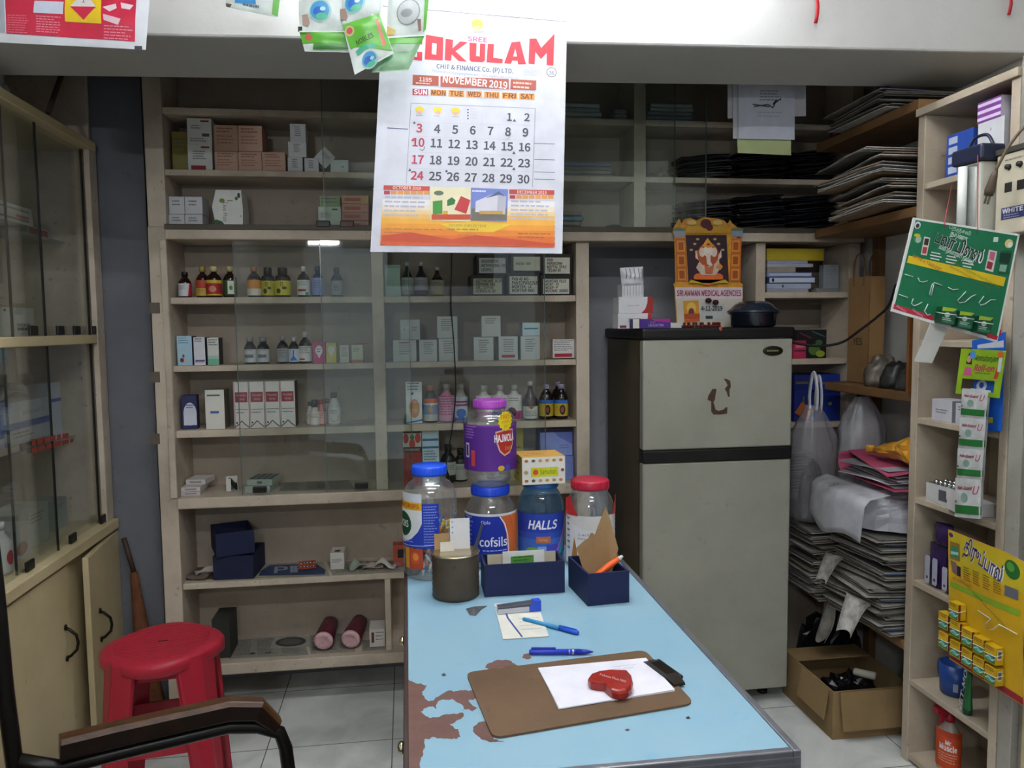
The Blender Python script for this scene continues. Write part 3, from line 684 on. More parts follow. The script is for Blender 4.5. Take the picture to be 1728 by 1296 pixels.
# ---------------------------------------------------------------- bottles of the first glazed shelf
amb = M('#1f0e08', 0.08, 0, 0.0, spec=0.6); blkb = M('#100d0c', 0.1, 0, 0.0, spec=0.6)
def bl(*d): return list(d)
bottle(313, 458, 499, 10, z3, 2.79, 'small dark bottle with white and red label, first on its shelf by the stile', amb, '#171513', bl(('p', [(.7, 0), (1, 0), (1, 1), (.8, 1)], RED), txt(.2, .8, .6, 4)), lcol='#c9cacc')
bottle(343, 449, 499, 10, z3, 2.80, 'slim dark bottle with half red half yellow label and gold cap', amb, '#a08a4c', bl(('r', 0, .5, 1, 1, '#a33a28'), txt(.3, .4, .7, 3)), lcol='#b99a30', neck=.36)
bottle(362, 449, 499, 12, z3, 2.785, 'dark bottle with bright red label banded in yellow and cream cap', amb, '#b6a878', bl(('r', 0, .8, 1, 1, '#c1a62e'), ('e', .5, .42, .16, .2, '#c9876a'), ('r', 0, 0, 1, .1, '#c1a62e')), lcol='#a8242a', neck=.36)
bottle(389, 449, 499, 10.5, z3, 2.79, 'dark bottle with green and white label, half behind the pane edge', amb, '#aaa076', bl(('r', .45, .1, .75, .95, '#cfd0c4'), ('e', .6, .5, .08, .15, '#4a7a3a')), lcol='#2f4528', neck=.36)
bottle(430, 449, 499, 11, z3, 2.79, 'dark bottle with orange over white label and brown cap', amb, '#8a5a4a', bl(('r', 0, .45, 1, 1, '#c2832e')), lcol='#cfc8bd', neck=.36)
bottle(453, 451, 499, 10.5, z3, 2.79, 'squat black bottle with yellow label, slimmer of two such', blkb, '#121110', bl(('e', .4, .3, .1, .18, '#33330f'), ('e', .6, .5, .1, .1, '#33330f'), ('t', 'B', .5, .6, .3, '#26260c')), 'jar', lcol='#b9b02c', capr=.62, neck=.5, caph=.24)
bottle(478, 451, 499, 12.5, z3, 2.79, 'squat black bottle with yellow label, broader of two such', blkb, '#121110', bl(('e', .35, .3, .1, .18, '#33330f'), ('e', .6, .5, .1, .1, '#33330f'), ('t', 'B', .5, .6, .3, '#26260c')), 'jar', lcol='#b9b02c', capr=.62, neck=.5, caph=.24)
bottle(513, 449, 499, 10, z3, 2.79, 'dark bottle with white label carrying a red mark, white cap', amb, '#c9cac8', bl(('r', .2, .25, .65, .4, '#9c2a2a'), txt(.2, .85, .8, 3), ('e', .7, .1, .1, .1, '#4a8a4a')), lcol='#cfd3cc', neck=.3, capr=.34)
bottle(537, 449, 499, 9.5, z3, 2.79, 'dark bottle with lavender blue label and teal cap', M('#14223a', .1, 0, 0, spec=.6), '#1f3a44', bl(txt(.3, .8, .7, 5)), lcol='#7f8fc0', neck=.4, lab=(.06, .62))
bottle(569, 451, 499, 10, z3, 2.79, 'black bottle with dull grey label, last before the upright', blkb, '#15120f', bl(('t', 'B', .5, .3, .4, '#3a3838')), lcol='#8e8b8c')
for i, (cx, hw, lc_, y0) in enumerate(((688, 10, '#9aa39b', 441), (711, 11, '#9a9ba2', 441), (738, 11.5, '#a09c86', 449))):
    bottle(cx, y0, 498, hw, z3, 2.80, ['dark bottle with pale grey label beside the mint box, under the calendar', 'dark bottle with lilac grey label, between two others under the calendar', 'dark bottle with yellowish label base, next to the hanging cable'][i], blkb, '#b8b8b4', bl(txt(.2, .8, .8, 3), ('r', 0, 0, 1, .25, ['#7d857d', '#3a3038', '#a38e3a'][i])), 'long', lcol=lc_, neck=.32, capr=.33, caph=.1)
carton(650, 447, 676, 499, z3, 2.78, 0.08, 'mint green carton in the shelf corner beside the glazed upright', '#9fb8ab', [('r', .05, .9, .95, .96, '#8aa396')])
# dark index boxes with handwritten cards
hand = lambda n: [('s', [(x / 24 + .06, .84 - r * .19 + R_.uniform(-.05, .05)) for x in range(0, R_.randint(13, 21))], .045, '#2a2a26') for r in range(n)]
tops = []
def hbox(a, b, c, d, z, label, words, colr='#bdbba8', rz=0.0):
    Y = 2.752; p0, p1 = P(a, d, Y), P(c, d, Y); W = p1.x - p0.x; H = (d - b) * Y / FPX
    t = thing('drug_box', label, 'box', ((p0.x + p1.x) / 2, Y, z + .0006), rz)
    hh = H + 0.012
    box1(-W/2 - .004, W/2 + .004, 0.002, 0.15, 0, hh, M('#17140f', .6)).build('tray', t)
    W *= .93; H *= .90; mb = box1(-W/2, W/2, -0.001, 0.0015, .006, .006 + H, M(colr, .7))
    n = len(words)
    print_quad(mb, (-W/2, -.001, .006), (W/2, -.001, .006), (W/2, -.001, .006 + H), (-W/2, -.001, .006 + H), [('t', s, .08, .93 - (i + .8) * .86 / max(n, 3), .18, '#100f0c', {'al': 'l', 'sx': .8, 'sl': .12, 'b': .03}) for i, s in enumerate(words)])
    mb.build('handwritten_card', t)
    return z + hh
for i, (a, b, c, d, w_) in enumerate(((797, 466, 849, 495, ['AZITHROMYCIN 250', 'CEFIXIME TAB', 'AMLODIPINE', 'ATENOLOL 50']), (858, 464, 909, 497, ['PAN 40 MG -', 'PANTOPRAZOLE', 'MONTEK - LC', 'MONTAIR 4MG']), (915, 468, 962, 496, ['MONTAIR  PLUS', 'MONT - FX', 'MOXIF - P', 'MUCINAC  600MG']))):
    tops.append(hbox(a, b, c, d, z3, ['dark box with handwritten card, lower row, next to the dangling cable', 'dark box with handwritten card, middle of the lower row', 'dark box with handwritten card, lower row, against the shelf upright'][i], w_, '#b5b49c' if i == 0 else '#c2c1b2', (0, .03, 0)[i]))
for i, (a, b, c, d, w_) in enumerate(((807, 430, 855, 458, ['NEUROBION', 'METHYCOBAL  OD', 'LEVIPIL']), (865, 430, 913, 456, ['', 'PAUSE - 500', '']), (918, 427, 963, 457, ['PAN', 'PERINORM', 'MEFTAL SPAS', 'TELMA 40']))):
    hbox(a, b, c, d, tops[i] + 0.001, ['dark box with greyish handwritten card, upper row, beneath the calendar corner', 'dark box with a single handwritten line, middle of the upper row', 'dark box with four handwritten lines, upper row by the shelf upright'][i], w_, ['#aeb0ae', '#b9b8a4', '#c2bfaf'][i])
# ---------------------------------------------------------------- second glazed shelf
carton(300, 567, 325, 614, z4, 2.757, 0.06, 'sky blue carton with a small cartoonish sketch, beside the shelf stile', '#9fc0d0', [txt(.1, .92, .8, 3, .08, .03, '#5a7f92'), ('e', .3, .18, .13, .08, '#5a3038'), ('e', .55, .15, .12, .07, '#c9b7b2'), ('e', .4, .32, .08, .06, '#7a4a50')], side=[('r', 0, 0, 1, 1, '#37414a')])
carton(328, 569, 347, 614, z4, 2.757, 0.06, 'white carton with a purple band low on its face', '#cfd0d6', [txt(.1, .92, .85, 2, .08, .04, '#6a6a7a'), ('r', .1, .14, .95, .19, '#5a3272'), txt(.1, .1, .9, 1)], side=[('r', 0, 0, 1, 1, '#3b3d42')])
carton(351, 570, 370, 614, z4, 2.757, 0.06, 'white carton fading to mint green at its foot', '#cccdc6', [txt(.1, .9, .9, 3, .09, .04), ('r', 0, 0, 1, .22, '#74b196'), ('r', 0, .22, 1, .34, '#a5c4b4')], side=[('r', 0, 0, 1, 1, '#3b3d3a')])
for i, cx in enumerate((423, 445)):
    bottle(cx, 569, 612, 10, z4, 2.80, ['dark bottle with white label and grey cap, by the pane edge', 'dark bottle with white label and grey cap, the one away from the pane edge'][i], M('#15161c', .1, 0, 0, spec=.6), '#85868e', bl(('r', .25, .35, .7, .6, '#6c6e70'), txt(.2, .9, .8, 1)), lcol='#b9bcbd', capr=.55, neck=.5)
bottle(478, 568, 613, 9.5, z4, 2.79, 'dark bottle with greyish label, first of three in front of the pink carton', blkb, '#9a9a9c', bl(txt(.3, .8, .7, 4, .15, .06)), lcol='#93979a', neck=.38, capr=.4)
bottle(497, 570, 613, 9, z4, 2.785, 'dark bottle with white label bearing a blue flask shape', blkb, '#a9abb0', bl(('p', [(.46, .9), (.54, .9), (.54, .45), (.72, .1), (.28, .1), (.46, .45)], '#2a63b8')), lcol='#c3c9d2', neck=.42, capr=.46)
bottle(516, 562, 613, 10.5, z4, 2.785, 'taller dark bottle with white label beside the pink carton', amb, '#b9b9bd', bl(txt(.2, .9, .8, 4, .12, .05), ('r', .2, .1, .5, .2, '#8c2f35')), lcol='#cfcfca', neck=.34, capr=.36)
carton(529, 580, 549, 614, z4, 2.757, 0.04, 'hot pink carton with a white drop shape', '#b5447a', [('e', .5, .62, .3, .24, '#ddd6d8'), ('p', [(.25, .55), (.75, .55), (.5, .22)], '#ddd6d8'), txt(.3, .65, .7, 2, .12, .05)])
carton(551, 581, 568, 614, z4, 2.757, 0.04, 'yellow carton with a white drop shape', '#c0b02f', [('e', .5, .68, .34, .2, '#d4d4cc'), ('p', [(.2, .6), (.8, .6), (.5, .25)], '#d4d4cc')])
carton(574, 585, 589, 614, z4, 2.757, 0.035, 'small off-white carton between the yellow one and the cream one', '#bdbcb4', [txt(.15, .8, .85, 4, .14, .05, '#8a6a5a')])
zc_ = carton(594, 585, 613, 614, z4, 2.757, 0.045, 'cream carton with orange base and open lid, last before the upright', '#bfbd9e', [('r', 0, 0, 1, .16, '#b0563a'), txt(.15, .75, .85, 2, .12, .05)])
mb = box1(-.022, .022, 0, .012, 0, .006, M('#b3402f', .4)); o = mb.build('measuring_spoon', loc=(P(612, 583, 2.77).x, 2.775, zc_ + .0005)); o.rotation_euler = (0, -.0, .3); tag(o, 'flat red plastic strip lying on the cream carton', 'strip')
lo = [(664, 577, 703, 610, 0), (708, 578, 738, 611, 0), (741, 576, 773, 611, 0), (800, 575, 833, 611, 0), (842, 574, 874, 611, 1), (879, 574, 911, 611, 0)]
names = ['grey white carton with red heading in lower row, next to the glazed upright', 'grey white carton in the lower row, second from the upright', 'grey white carton behind the dangling cable in the lower row', 'grey white carton under a lone upper carton, past the cable', 'white carton with red bar at its foot in the middle of the shelf', 'grey white carton supporting the flat pale blue carton']
tt = []
for i, (a, b, c, d, r) in enumerate(lo):
    tt.append(carton(a, b, c, d + 3, z4, 2.757, 0.075, names[i], '#b9bebb', [txt(.25, .85, .8, 6, .1, .035)] + ([('r', .15, .1, .85, .22, RED)] if r else []) + ([('r', .25, .86, .7, .91, '#8a3a3a')] if i == 0 else [])))
carton(676, 542, 709, 575, tt[0] + .001, 2.77, 0.07, 'grey white carton upon the red-headed one, above the lower row', '#b5bab6', [('e', .2, .5, .06, .06, '#8aa08a'), txt(.6, .6, .9, 3)])
carton(738, 539, 772, 575, tt[2] + .001, 2.757, 0.07, 'grey white carton behind the dangling cable, in the upper row', '#b5bab6', [txt(.2, .85, .8, 6, .1, .035)])
carton(813, 539, 845, 574, tt[3] + .001, 2.757, 0.07, 'grey white carton alone in the upper row past the cable', '#b9bbb6', [txt(.2, .85, .8, 3, .1, .035)])
carton(882, 552, 911, 574, tt[5] + .001, 2.757, 0.08, 'flat pale blue carton with one bold line of print', '#b8cad0', [('r', .1, .5, .9, .6, '#3c6a78')])
carton(933, 577, 969, 609, z4 + .004, 2.757, 0.05, 'white carton with thick red foot band by the shelf upright', '#cdc9c6', [txt(.05, .9, .95, 6, .1, .035), ('r', .08, .05, .9, .24, RED)])
# ---------------------------------------------------------------- third glazed shelf
carton(308, 667, 333, 722, z5, 2.765, 0.05, 'deep blue carton with a tall white arch on its face, next to the shelf stile', '#1f2350', [('e', .55, .45, .44, .34, '#c6cbd4'), ('r', .12, .12, .98, .45, '#c6cbd4'), txt(.3, .7, .85, 2, .07, .03, '#3a4a8a'), ('r', 0, 0, 1, .1, '#1b2a55')], rz=.08)
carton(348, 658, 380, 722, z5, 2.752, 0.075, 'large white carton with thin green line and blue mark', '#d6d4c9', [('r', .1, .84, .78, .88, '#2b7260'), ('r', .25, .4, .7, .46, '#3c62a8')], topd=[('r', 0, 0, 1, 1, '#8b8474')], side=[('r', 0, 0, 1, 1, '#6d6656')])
for i in range(4):
    a = 396 + i * 26
    carton(a, 645, a + 25, 721, z5, 2.752, 0.07, ['white syrup carton with maroon block, first of four, beside the large white carton', 'white syrup carton with maroon block, second of the four', 'white syrup carton with maroon block, third of the four', 'white syrup carton with maroon block, last of four, beside the little bottles'][i], '#cfcac5',
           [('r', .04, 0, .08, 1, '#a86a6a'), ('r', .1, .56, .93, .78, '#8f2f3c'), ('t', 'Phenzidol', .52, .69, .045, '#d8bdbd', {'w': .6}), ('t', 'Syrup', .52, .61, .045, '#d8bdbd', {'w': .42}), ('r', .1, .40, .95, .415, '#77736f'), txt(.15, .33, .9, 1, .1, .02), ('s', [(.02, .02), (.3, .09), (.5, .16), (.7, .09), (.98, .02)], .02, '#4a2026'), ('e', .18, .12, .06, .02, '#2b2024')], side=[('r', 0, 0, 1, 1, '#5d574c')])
bottle(525, 682, 720, 7, z5, 2.80, 'tiny white-labelled bottle with black cap, behind its pair beside the syrup cartons', '#b7b0a6', '#1b1a18', bl(txt(.2, .8, .8, 4)), lcol='#cbc3bb', capr=.6, neck=.6)
bottle(532, 678, 721, 8, z5, 2.775, 'tiny white-labelled bottle with black cap, in front of its pair', '#b7b0a6', '#1b1a18', bl(txt(.2, .8, .8, 4)), lcol='#cfc6be', capr=.65, neck=.65, caph=.28)
bottle(543, 676, 718, 8, z5, 2.79, 'tiny bottle with red cap and pink label', '#a55a5a', '#8e2f2c', bl(txt(.2, .8, .8, 3, .15, .06)), lcol='#c79a94', capr=.7, neck=.6)
bottle(552, 676, 716, 7, z5, 2.85, 'tiny bottle with dark red cap hidden behind the pink-labelled one', '#a58a80', '#5a2624', bl(txt(.2, .8, .8, 3)), lcol='#b58f88', capr=.7, neck=.6)
bottle(565, 666, 720, 10, z5, 2.785, 'clear white bottle with black flat cap, tallest of the little bottles', '#b9b8b2', '#1d1b18', bl(('s', [(.3, .3), (.45, .1), (.7, .2), (.75, .5)], .04, '#c07a70'), txt(.3, .8, .7, 3)), lcol='#c6c3bf', capr=.55, neck=.5)
carton(686, 650, 713, 720, z5, 2.757, 0.05, 'white carton printed with a peach-coloured oval, blue at the foot', '#cfd6d2', [('e', .52, .36, .32, .23, '#c9906a'), ('e', .6, .4, .18, .15, '#d6a87f'), txt(.1, .95, .9, 3, .07, .03, '#5a7a86'), ('p', [(0, 0), (1, .06), (1, .1), (0, .03)], '#3f7fbb'), ('e', .4, .72, .08, .03, '#3a3a3a')])
clr = glass('clear_plastic_small', (.8, .78, .76), .12, 1, .08)
bottle(727, 655, 718, 12, z5, 2.79, 'dark bottle with orange over blue label beside the peach-oval carton', M('#2a3540', .1, 0, 0, spec=.6), '#a86a44', bl(('r', 0, .8, 1, 1, '#b6562e'), ('r', 0, .72, 1, .8, '#cfc7c0'), ('e', .5, .5, .1, .13, '#c98a3f'), ('r', 0, 0, 1, .3, '#b3b5b3')), lcol='#6d90ad', neck=.5, capr=.55, lab=(.04, .64))
bottle(754, 654, 718, 13, z5, 2.79, 'pink bottle with silver cap behind the dangling cable', '#c28ba8', '#a9a7a0', bl(txt(.1, .95, .9, 8, .1, .04, '#b0506f')), lcol='#c79ab4', neck=.45, capr=.5, lab=(.03, .7))
bottle(778, 655, 718, 11.5, z5, 2.80, 'pale bottle with red bands over a blue label, half behind the purple jar', '#b9b4b0', '#a9a7a0', bl(('r', 0, .75, 1, .82, '#a8305a'), ('r', 0, .62, 1, .68, '#a8305a'), ('e', .5, .3, .25, .2, '#3c66b4'), ('r', 0, .0, 1, .12, '#3c66b4')), lcol='#b5c0d0', neck=.5, capr=.5, lab=(.03, .66))
for i, (cx, d) in enumerate(((817, 'pinkish white bottle with silver cap rising behind the purple jar lid'), (844, 'white bottle with silver cap, between the pinkish one and the pink-based one'), (868, 'white bottle with purple pink label base beside the tall brown bottle'))):
    bottle(cx, 650, 710, 13, z5, 2.79, d, '#cfc6c2', '#a9a89a', bl(('r', 0, 0, 1, .35, ['#b98aa0', '#8a9ab8', '#a53a78'][i]), ('e', .35, .3, .2, .2, ['#c9a0b0', '#5a6a9a', '#4a1a38'][i]), txt(.2, .85, .8, 2)), lcol='#d3cfca', neck=.42, capr=.46, lab=(.03, .72))
bottle(895, 644, 710, 12.5, z5, 2.78, 'tall brown long-necked bottle with white label', M('#2b0f08', .08, 0, 0, spec=.6), '#c3c0b4', bl(('p', [(.35, .98), (.65, .98), (.5, .75)], RED), txt(.2, .6, .8, 4, .13, .05)), 'long', lcol='#c2c6ba', neck=.36, capr=.38, caph=.11, lab=(.04, .36))
for i, (cx, Y, d) in enumerate(((942, 2.85, 'dark bottle with lilac cap hidden behind its two yellow-labelled twins'), (922, 2.78, 'dark bottle with yellow and blue label, beside the tall brown bottle'), (947, 2.775, 'dark bottle with yellow and blue label, against the shelf upright'))):
    bottle(cx, 649, 709, 12, z5, Y, d, M('#180d08', .08, 0, 0, spec=.6), '#9c94b0', bl(('r', 0, .78, 1, 1, '#2a62b0'), ('e', .5, .4, .14, .32, '#241816'), ('e', .5, .4, .08, .18, '#8a3a28')), lcol='#b8a22c', neck=.4, capr=.42, caph=.12, lab=(.1, .56))
# ---------------------------------------------------------------- fourth glazed shelf
def thinbox(pxl, pyb, pxr, z, hpx, depth, label, col, rz=0.0, front=(), Y=None, topd=None, name='medicine_carton'):
    Y = Y or PZ((pxl + pxr) / 2, pyb, z).y
    return carton(pxl, pyb - hpx, pxr, pyb, z, Y, depth, label, col, front, name=name, rz=rz, topd=topd)
t = carton(305, 824, 338, 830, z6, 2.748, 0.09, 'flat white pack at the foot of the three-pack stack', '#b9b1ae', [('r', .2, .3, .8, .7, '#8d8886')], dz=0)
t = carton(305, 817, 338, 824, t + .0005, 2.75, 0.09, 'flat white pack in the middle of the three-pack stack', '#c2bab6', [('r', .2, .3, .8, .7, '#8d8886')], rz=-.05)
carton(313, 806, 347, 814, t + .0005, 2.79, 0.09, 'flat white pack shifted askew on top of the stack', '#c6bfbb', [('r', .2, .3, .8, .7, '#8d8886')], rz=-.12)
a = P(392, 824, 2.79); q = thing('opened_carton', 'small white carton standing open with foil strips poking out', 'carton', (a.x, 2.79, z6 + .002), .25)
MB().box(-.02, -.019, 0, .05, 0, .045, M('#c9c6bd')).box(.019, .02, 0, .05, 0, .03, M('#c9c6bd')).box(-.02, .02, .049, .05, 0, .045, M('#c9c6bd')).box(-.02, .02, 0, .05, 0, .001, M('#c9c6bd')).box(-.02, -.004, -.001, 0, 0, .045, M('#d0cdc4')).build('box_shell', q)
MB().grid(lambda u, v: (-.016 + .033 * u, .004 + .03 * v, .012 + .010 * math.sin(5 * u) + .02 * v), 6, 3, M('#3a3f45', .25, .7)).build('foil_strip', q, solid=.001)
t = carton(413, 818, 456, 829, z6, 2.752, 0.11, 'flat pale green carton under the blister-topped one', '#a8b3a8', [('r', .35, .3, .6, .7, '#5d6a62')], rz=-.1)
carton(416, 808, 460, 818, t + .0005, 2.757, 0.11, 'flat pale green carton carrying foil blisters', '#a8b3a8', [('r', .4, .3, .6, .7, '#5d6a62')], rz=-.16, topd=[('r', .05, .05, .95, .95, '#45524c')] + [('e', .25 + .25 * i, .2 + .2 * j, .07, .06, '#9aa39c') for i in range(3) for j in range(4)])
def sheet(pts, z, m, decor, name, label, cat='newspaper', wav=0.002, seed=1):
    """printed paper lining a shelf: four corners given in the photograph on the shelf plane"""
    c = [PZ(a, b, z) for a, b in pts]
    for v in c: v.y = min(max(v.y, 2.738), 2.92)
    mb = MB(); o = (c[0] + c[1] + c[2] + c[3]) / 4
    c = [v - o for v in c]
    mb.grid(lambda u, v: (c[0]*(1-u)+c[1]*u)*(1-v)+(c[3]*(1-u)+c[2]*u)*v + Vector((0, 0, .0008)), 1, 1, m, False)
    print_quad(mb, *[x + Vector((0, 0, .0009)) for x in c], decor)
    ob = mb.build(name, loc=o); return tag(ob, label, cat)
np_ = M('#8f897d', .9, 0, .12, 60)
ptxt = lambda: [txt(.05, .92, .3, 12, .07, .03, '#57534b'), txt(.36, .92, .62, 12, .07, .03, '#57534b'), txt(.68, .92, .95, 12, .07, .03, '#57534b')]
sheet([(470, 829), (600, 826), (590, 806), (485, 806)], z6, np_, ptxt() + [('r', .5, .2, .62, .8, '#5d574e')], 'newspaper_sheet', 'newspaper lining the glazed shelf beside the pale green cartons')
# behind the jars
carton(682, 741, 713, 832, z6, 2.76, 0.05, 'red carton with printed tomatoes and a dark name band', '#8f2620', [('r', 0, .72, 1, 1, '#b9b9a8'), ('e', .15, .9, .16, .09, '#b03a38'), ('e', .8, .9, .16, .09, '#b03a38'), ('e', .5, .8, .16, .09, '#b83230'), ('e', .5, .92, .12, .05, '#3a6a34'), ('r', 0, .64, 1, .74, '#26231e'), ('t', 'HYMBIANC', .5, .665, .045, '#c9c6bb', {'w': .84})])
carton(714, 739, 742, 832, z6, 2.765, 0.06, 'tall white carton with two blue bands beside the red carton', '#bdcdd2', [('r', .02, .82, .98, .86, '#2c74a8'), ('r', .02, .68, .98, .72, '#2c74a8'), txt(.1, .62, .9, 6, .05, .02, '#4a7a92')])
bottle(757, 768, 832, 13, z6, 2.82, 'black bottle with white label under the cable plug, beside the blue-banded carton', blkb, '#131211', bl(txt(.2, .8, .8, 3), ('r', 0, .0, 1, .3, '#22201f')), lcol='#b5b5ae')
bottle(778, 776, 832, 12, z6, 2.83, 'black bottle with white label, tucked behind the purple jar', blkb, '#131211', bl(txt(.2, .8, .8, 3)), lcol='#a9a9a2')
carton(862, 740, 884, 832, z6, 2.80, 0.06, 'pale yellow carton half hidden behind the purple jar', '#b3ae62', [txt(.1, .6, .9, 3)])
t = carton(907, 790, 968, 832, z6, 2.77, 0.10, 'lavender blue box at the foot of the pair by the upright', '#6f7fb8', [txt(.1, .6, .7, 3, .2, .06, '#3c4a86')])
carton(912, 742, 966, 790, t + .001, 2.775, 0.10, 'lavender blue box with dark top edge, upon its pair', '#7c8cc4', [('r', 0, .85, 1, 1, '#2a2540'), ('p', [(.45, .85), (1, .85), (1, .4), (.55, .7)], '#5c6cb0'), txt(.6, .35, .95, 2)])
# ---------------------------------------------------------------- open shelves beneath
rustp = worn('#6a4f3e', '#3c2a20', .7, 12, 60, .9, 'old_liner_paper')
sheet([(306, 979), (400, 977), (392, 955), (318, 957)], z7, rustp, [], 'shelf_liner', 'torn brown liner paper under the navy boxes', 'paper')
sheet([(405, 977), (556, 974), (545, 948), (420, 950)], z7, M('#94907f', .9, 0, .1, 40), [('p', [(.2, .15), (.95, .08), (.98, .4), (.9, .85), (.3, .9), (.2, .5)], '#2a3a5c'), ('t', 'P', .45, .3, .45, '#8f99a8', {'b': .02}), ('t', 'I', .58, .3, .45, '#8f99a8', {'b': .02}), ('t', 'F', .68, .3, .45, '#8f99a8', {'b': .02})], 'newspaper_sheet', 'newspaper with a navy blue advertisement, lining the open shelf')
sheet([(560, 975), (690, 972), (680, 946), (552, 948)], z7, M('#8f8b7c', .9, 0, .1, 40), ptxt(), 'newspaper_sheet', 'grey newspaper lining the open shelf beneath crumpled sachets')
navy = worn('#1b2240', '#0f1428', .5, 10, 60, .7, 'navy_card')
def obox(W, D, H, m, t=.004, inner=None):
    i = inner or m
    return MB().box(-W/2, W/2, 0, D, 0, t, i).box(-W/2, -W/2 + t, 0, D, t, H, m).box(W/2 - t, W/2, 0, D, t, H, m).box(-W/2 + t, W/2 - t, 0, t, t, H, m).box(-W/2 + t, W/2 - t, D - t, D, t, H, m)
a = P(394, 976, 2.745)
o = obox(.138, .165, .083, navy).build('card_tray', loc=(a.x, 2.748, z7 + .003), rz=-.06); tag(o, 'navy blue open card box standing on brown liner paper', 'box')
o = obox(.128, .155, .082, navy).build('card_tray', loc=(a.x + .01, 2.762, z7 + .088), rz=.34); tag(o, 'navy blue open card box set askew on the other navy box', 'box')
o.location.y = 2.75
def crumple(name, px, py, z, w, d, h, m, label, cat, seed, rz=0.0, Y=None, thick=.0015):
    rr = random.Random(seed); ph = [rr.uniform(0, 6) for _ in range(6)]
    Y = Y or min(max(PZ(px, py, z).y, 2.75), 2.9)
    mb = MB().grid(lambda u, v: ((u - .5) * w, (v - .5) * d, max(.0022, h * (.28 + .25 * math.sin(5 * u + ph[0] + 2 * v) + .22 * math.sin(7 * v + ph[1] - 3 * u) + .15 * math.sin(13 * u * v + ph[2])) * (.25 + .75 * math.sin(PI * min(1, max(0, u))) ** .5))), 12, 8, m)
    o = mb.build(name, loc=(P(px, py, Y).x, Y, z), rz=rz, solid=thick); return tag(o, label, cat)
paper = M('#b5b0a8', .8, 0, .1, 40)
crumple('folded_leaflet', 350, 955, z7 + .004, .085, .06, .03, paper, 'crumpled white leaflet leaning on the navy boxes', 'paper', 3, .4, Y=2.84)
crumple('folded_leaflet', 332, 970, z7 + .004, .08, .06, .02, M('#6a5a50', .9), 'brown paper scrap on the liner beside the navy boxes', 'paper', 8, -.2, Y=2.79)
foil = M('#9a9da0', .25, .8, .1, 80)
mb = box1(-.03, .03, -.02, .02, 0, .002, M('#a5482c', .4))
for i in range(5):
    for j in range(2): mb.lathe([(.005, .002), (.0045, .005), (0, .006)], foil, 10, Matrix.Translation((-.022 + .011 * i, -.009 + .018 * j, 0)))
o = mb.build('blister_strip', loc=(P(518, 955, 2.82).x, 2.83, z7 + .003)); o.rotation_euler = (.5, 0, .1); o.location.z += .012; tag(o, 'blister strip of silver tablets on the navy advertisement', 'blister strip')
carton(558, 935, 581, 963, z7 + .002, 2.80, 0.08, 'white carton with dark lettering on its lid, standing on newspaper', '#cbc7c0', [txt(.1, .6, .9, 3)], topd=[('r', .3, .2, .7, .5, '#4a2a2a')])
for i, (px, m, lb) in enumerate(((606, M('#8a9183', .5), 'crumpled greenish sachet beside the standing white carton'), (630, M('#a3978a', .6), 'crumpled brownish sachet in the middle of the scrap pile'), (652, M('#bdb6ad', .6), 'crumpled white sachet next to the orange carton'))):
    crumple('crumpled_sachet', px, 962, z7 + .003, .075, .05, .045, m, lb, 'sachet', 20 + i, .3 - .3 * i, Y=2.80)
carton(664, 928, 690, 964, z7 + .002, 2.80, 0.05, 'orange and black carton half hidden behind the big candy jar', '#a54a34', [('r', .3, .4, 1, .8, '#1d1816'), ('r', 0, 0, .5, .2, '#a05a6a')])
sheet([(385, 1112), (520, 1108), (510, 1070), (395, 1073)], z8, M('#8e8b80', .9, 0, .1, 40), ptxt() + [('e', .3, .2, .04, .05, '#2a2a28'), ('e', .5, .2, .04, .04, '#3a3a36')], 'newspaper_sheet', 'newspaper with small dark pictures lining the lowest shelf')
sheet([(455, 1095), (523, 1092), (520, 1071), (465, 1073)], z8 + .001, M('#99968c', .9, 0, .1, 40), [('e', .5, .5, .42, .4, '#3a3935'), ('e', .5, .5, .3, .25, '#57554f'), txt(.1, .95, .9, 1)], 'newspaper_sheet', 'newspaper page with a dark oval photograph on the lowest shelf')
sheet([(524, 1104), (600, 1102), (590, 1068), (522, 1070)], z8, np_, ptxt(), 'newspaper_sheet', 'plain newspaper beneath the pink wrapped tubes')
sheet([(610, 1105), (655, 1104), (640, 1080), (612, 1080)], z8, np_, ptxt(), 'newspaper_sheet', 'newspaper edge beneath the white carton on the lowest shelf')
o = box1(-.03, .03, 0, .12, 0, .14, M('#2c2d28', .7)).build('black_box', loc=(P(374, 1100, 2.76).x, 2.76, z8 + .0006)); tag(o, 'black box file standing behind the red stool on the lowest shelf', 'box')
for i, (px, py, rz) in enumerate(((546, 1096, -.10), (592, 1094, -.20))):
    Y = 2.76; a = P(px, py, Y); t = thing('wrapped_tube', ['purple and red wrapped tube with white pink end, the more upright one', 'purple and red wrapped tube with white pink end, beside the white carton'][i], 'packet', (a.x, Y, z8 + .002), rz)
    r = .036
    T = Matrix.Translation((0, 0, r)) @ Matrix.Rotation(-PI / 2 + .12, 4, 'X')
    MB().lathe([(r * .9, 0), (r, .01), (r * .8, .13), (r * .3, .15)], M('#5a2430', .4, 0, .3, 60), 16, T).build('wrapper', t)
    MB().lathe([(0, -.006), (r * .5, -.002), (r * .7, -.008), (r * .95, 0), (r * 1.0, .004)], M('#c9a2a4', .5, 0, .15, 90), 14, T).build('pleated_end', t)
    MB().box(-.006, .006, -.0, .14, 2 * r - .004, 2 * r - .003, M('#d0c6c4', .5)).build('seam_strip', t)
carton(624, 1063, 650, 1093, z8 + .002, 2.765, 0.09, 'white carton with dark red square by the shelf partition', '#c6c1b8', [('r', .12, .25, .3, .85, '#5f1f28'), txt(.4, .8, .95, 3, .2, .06)])
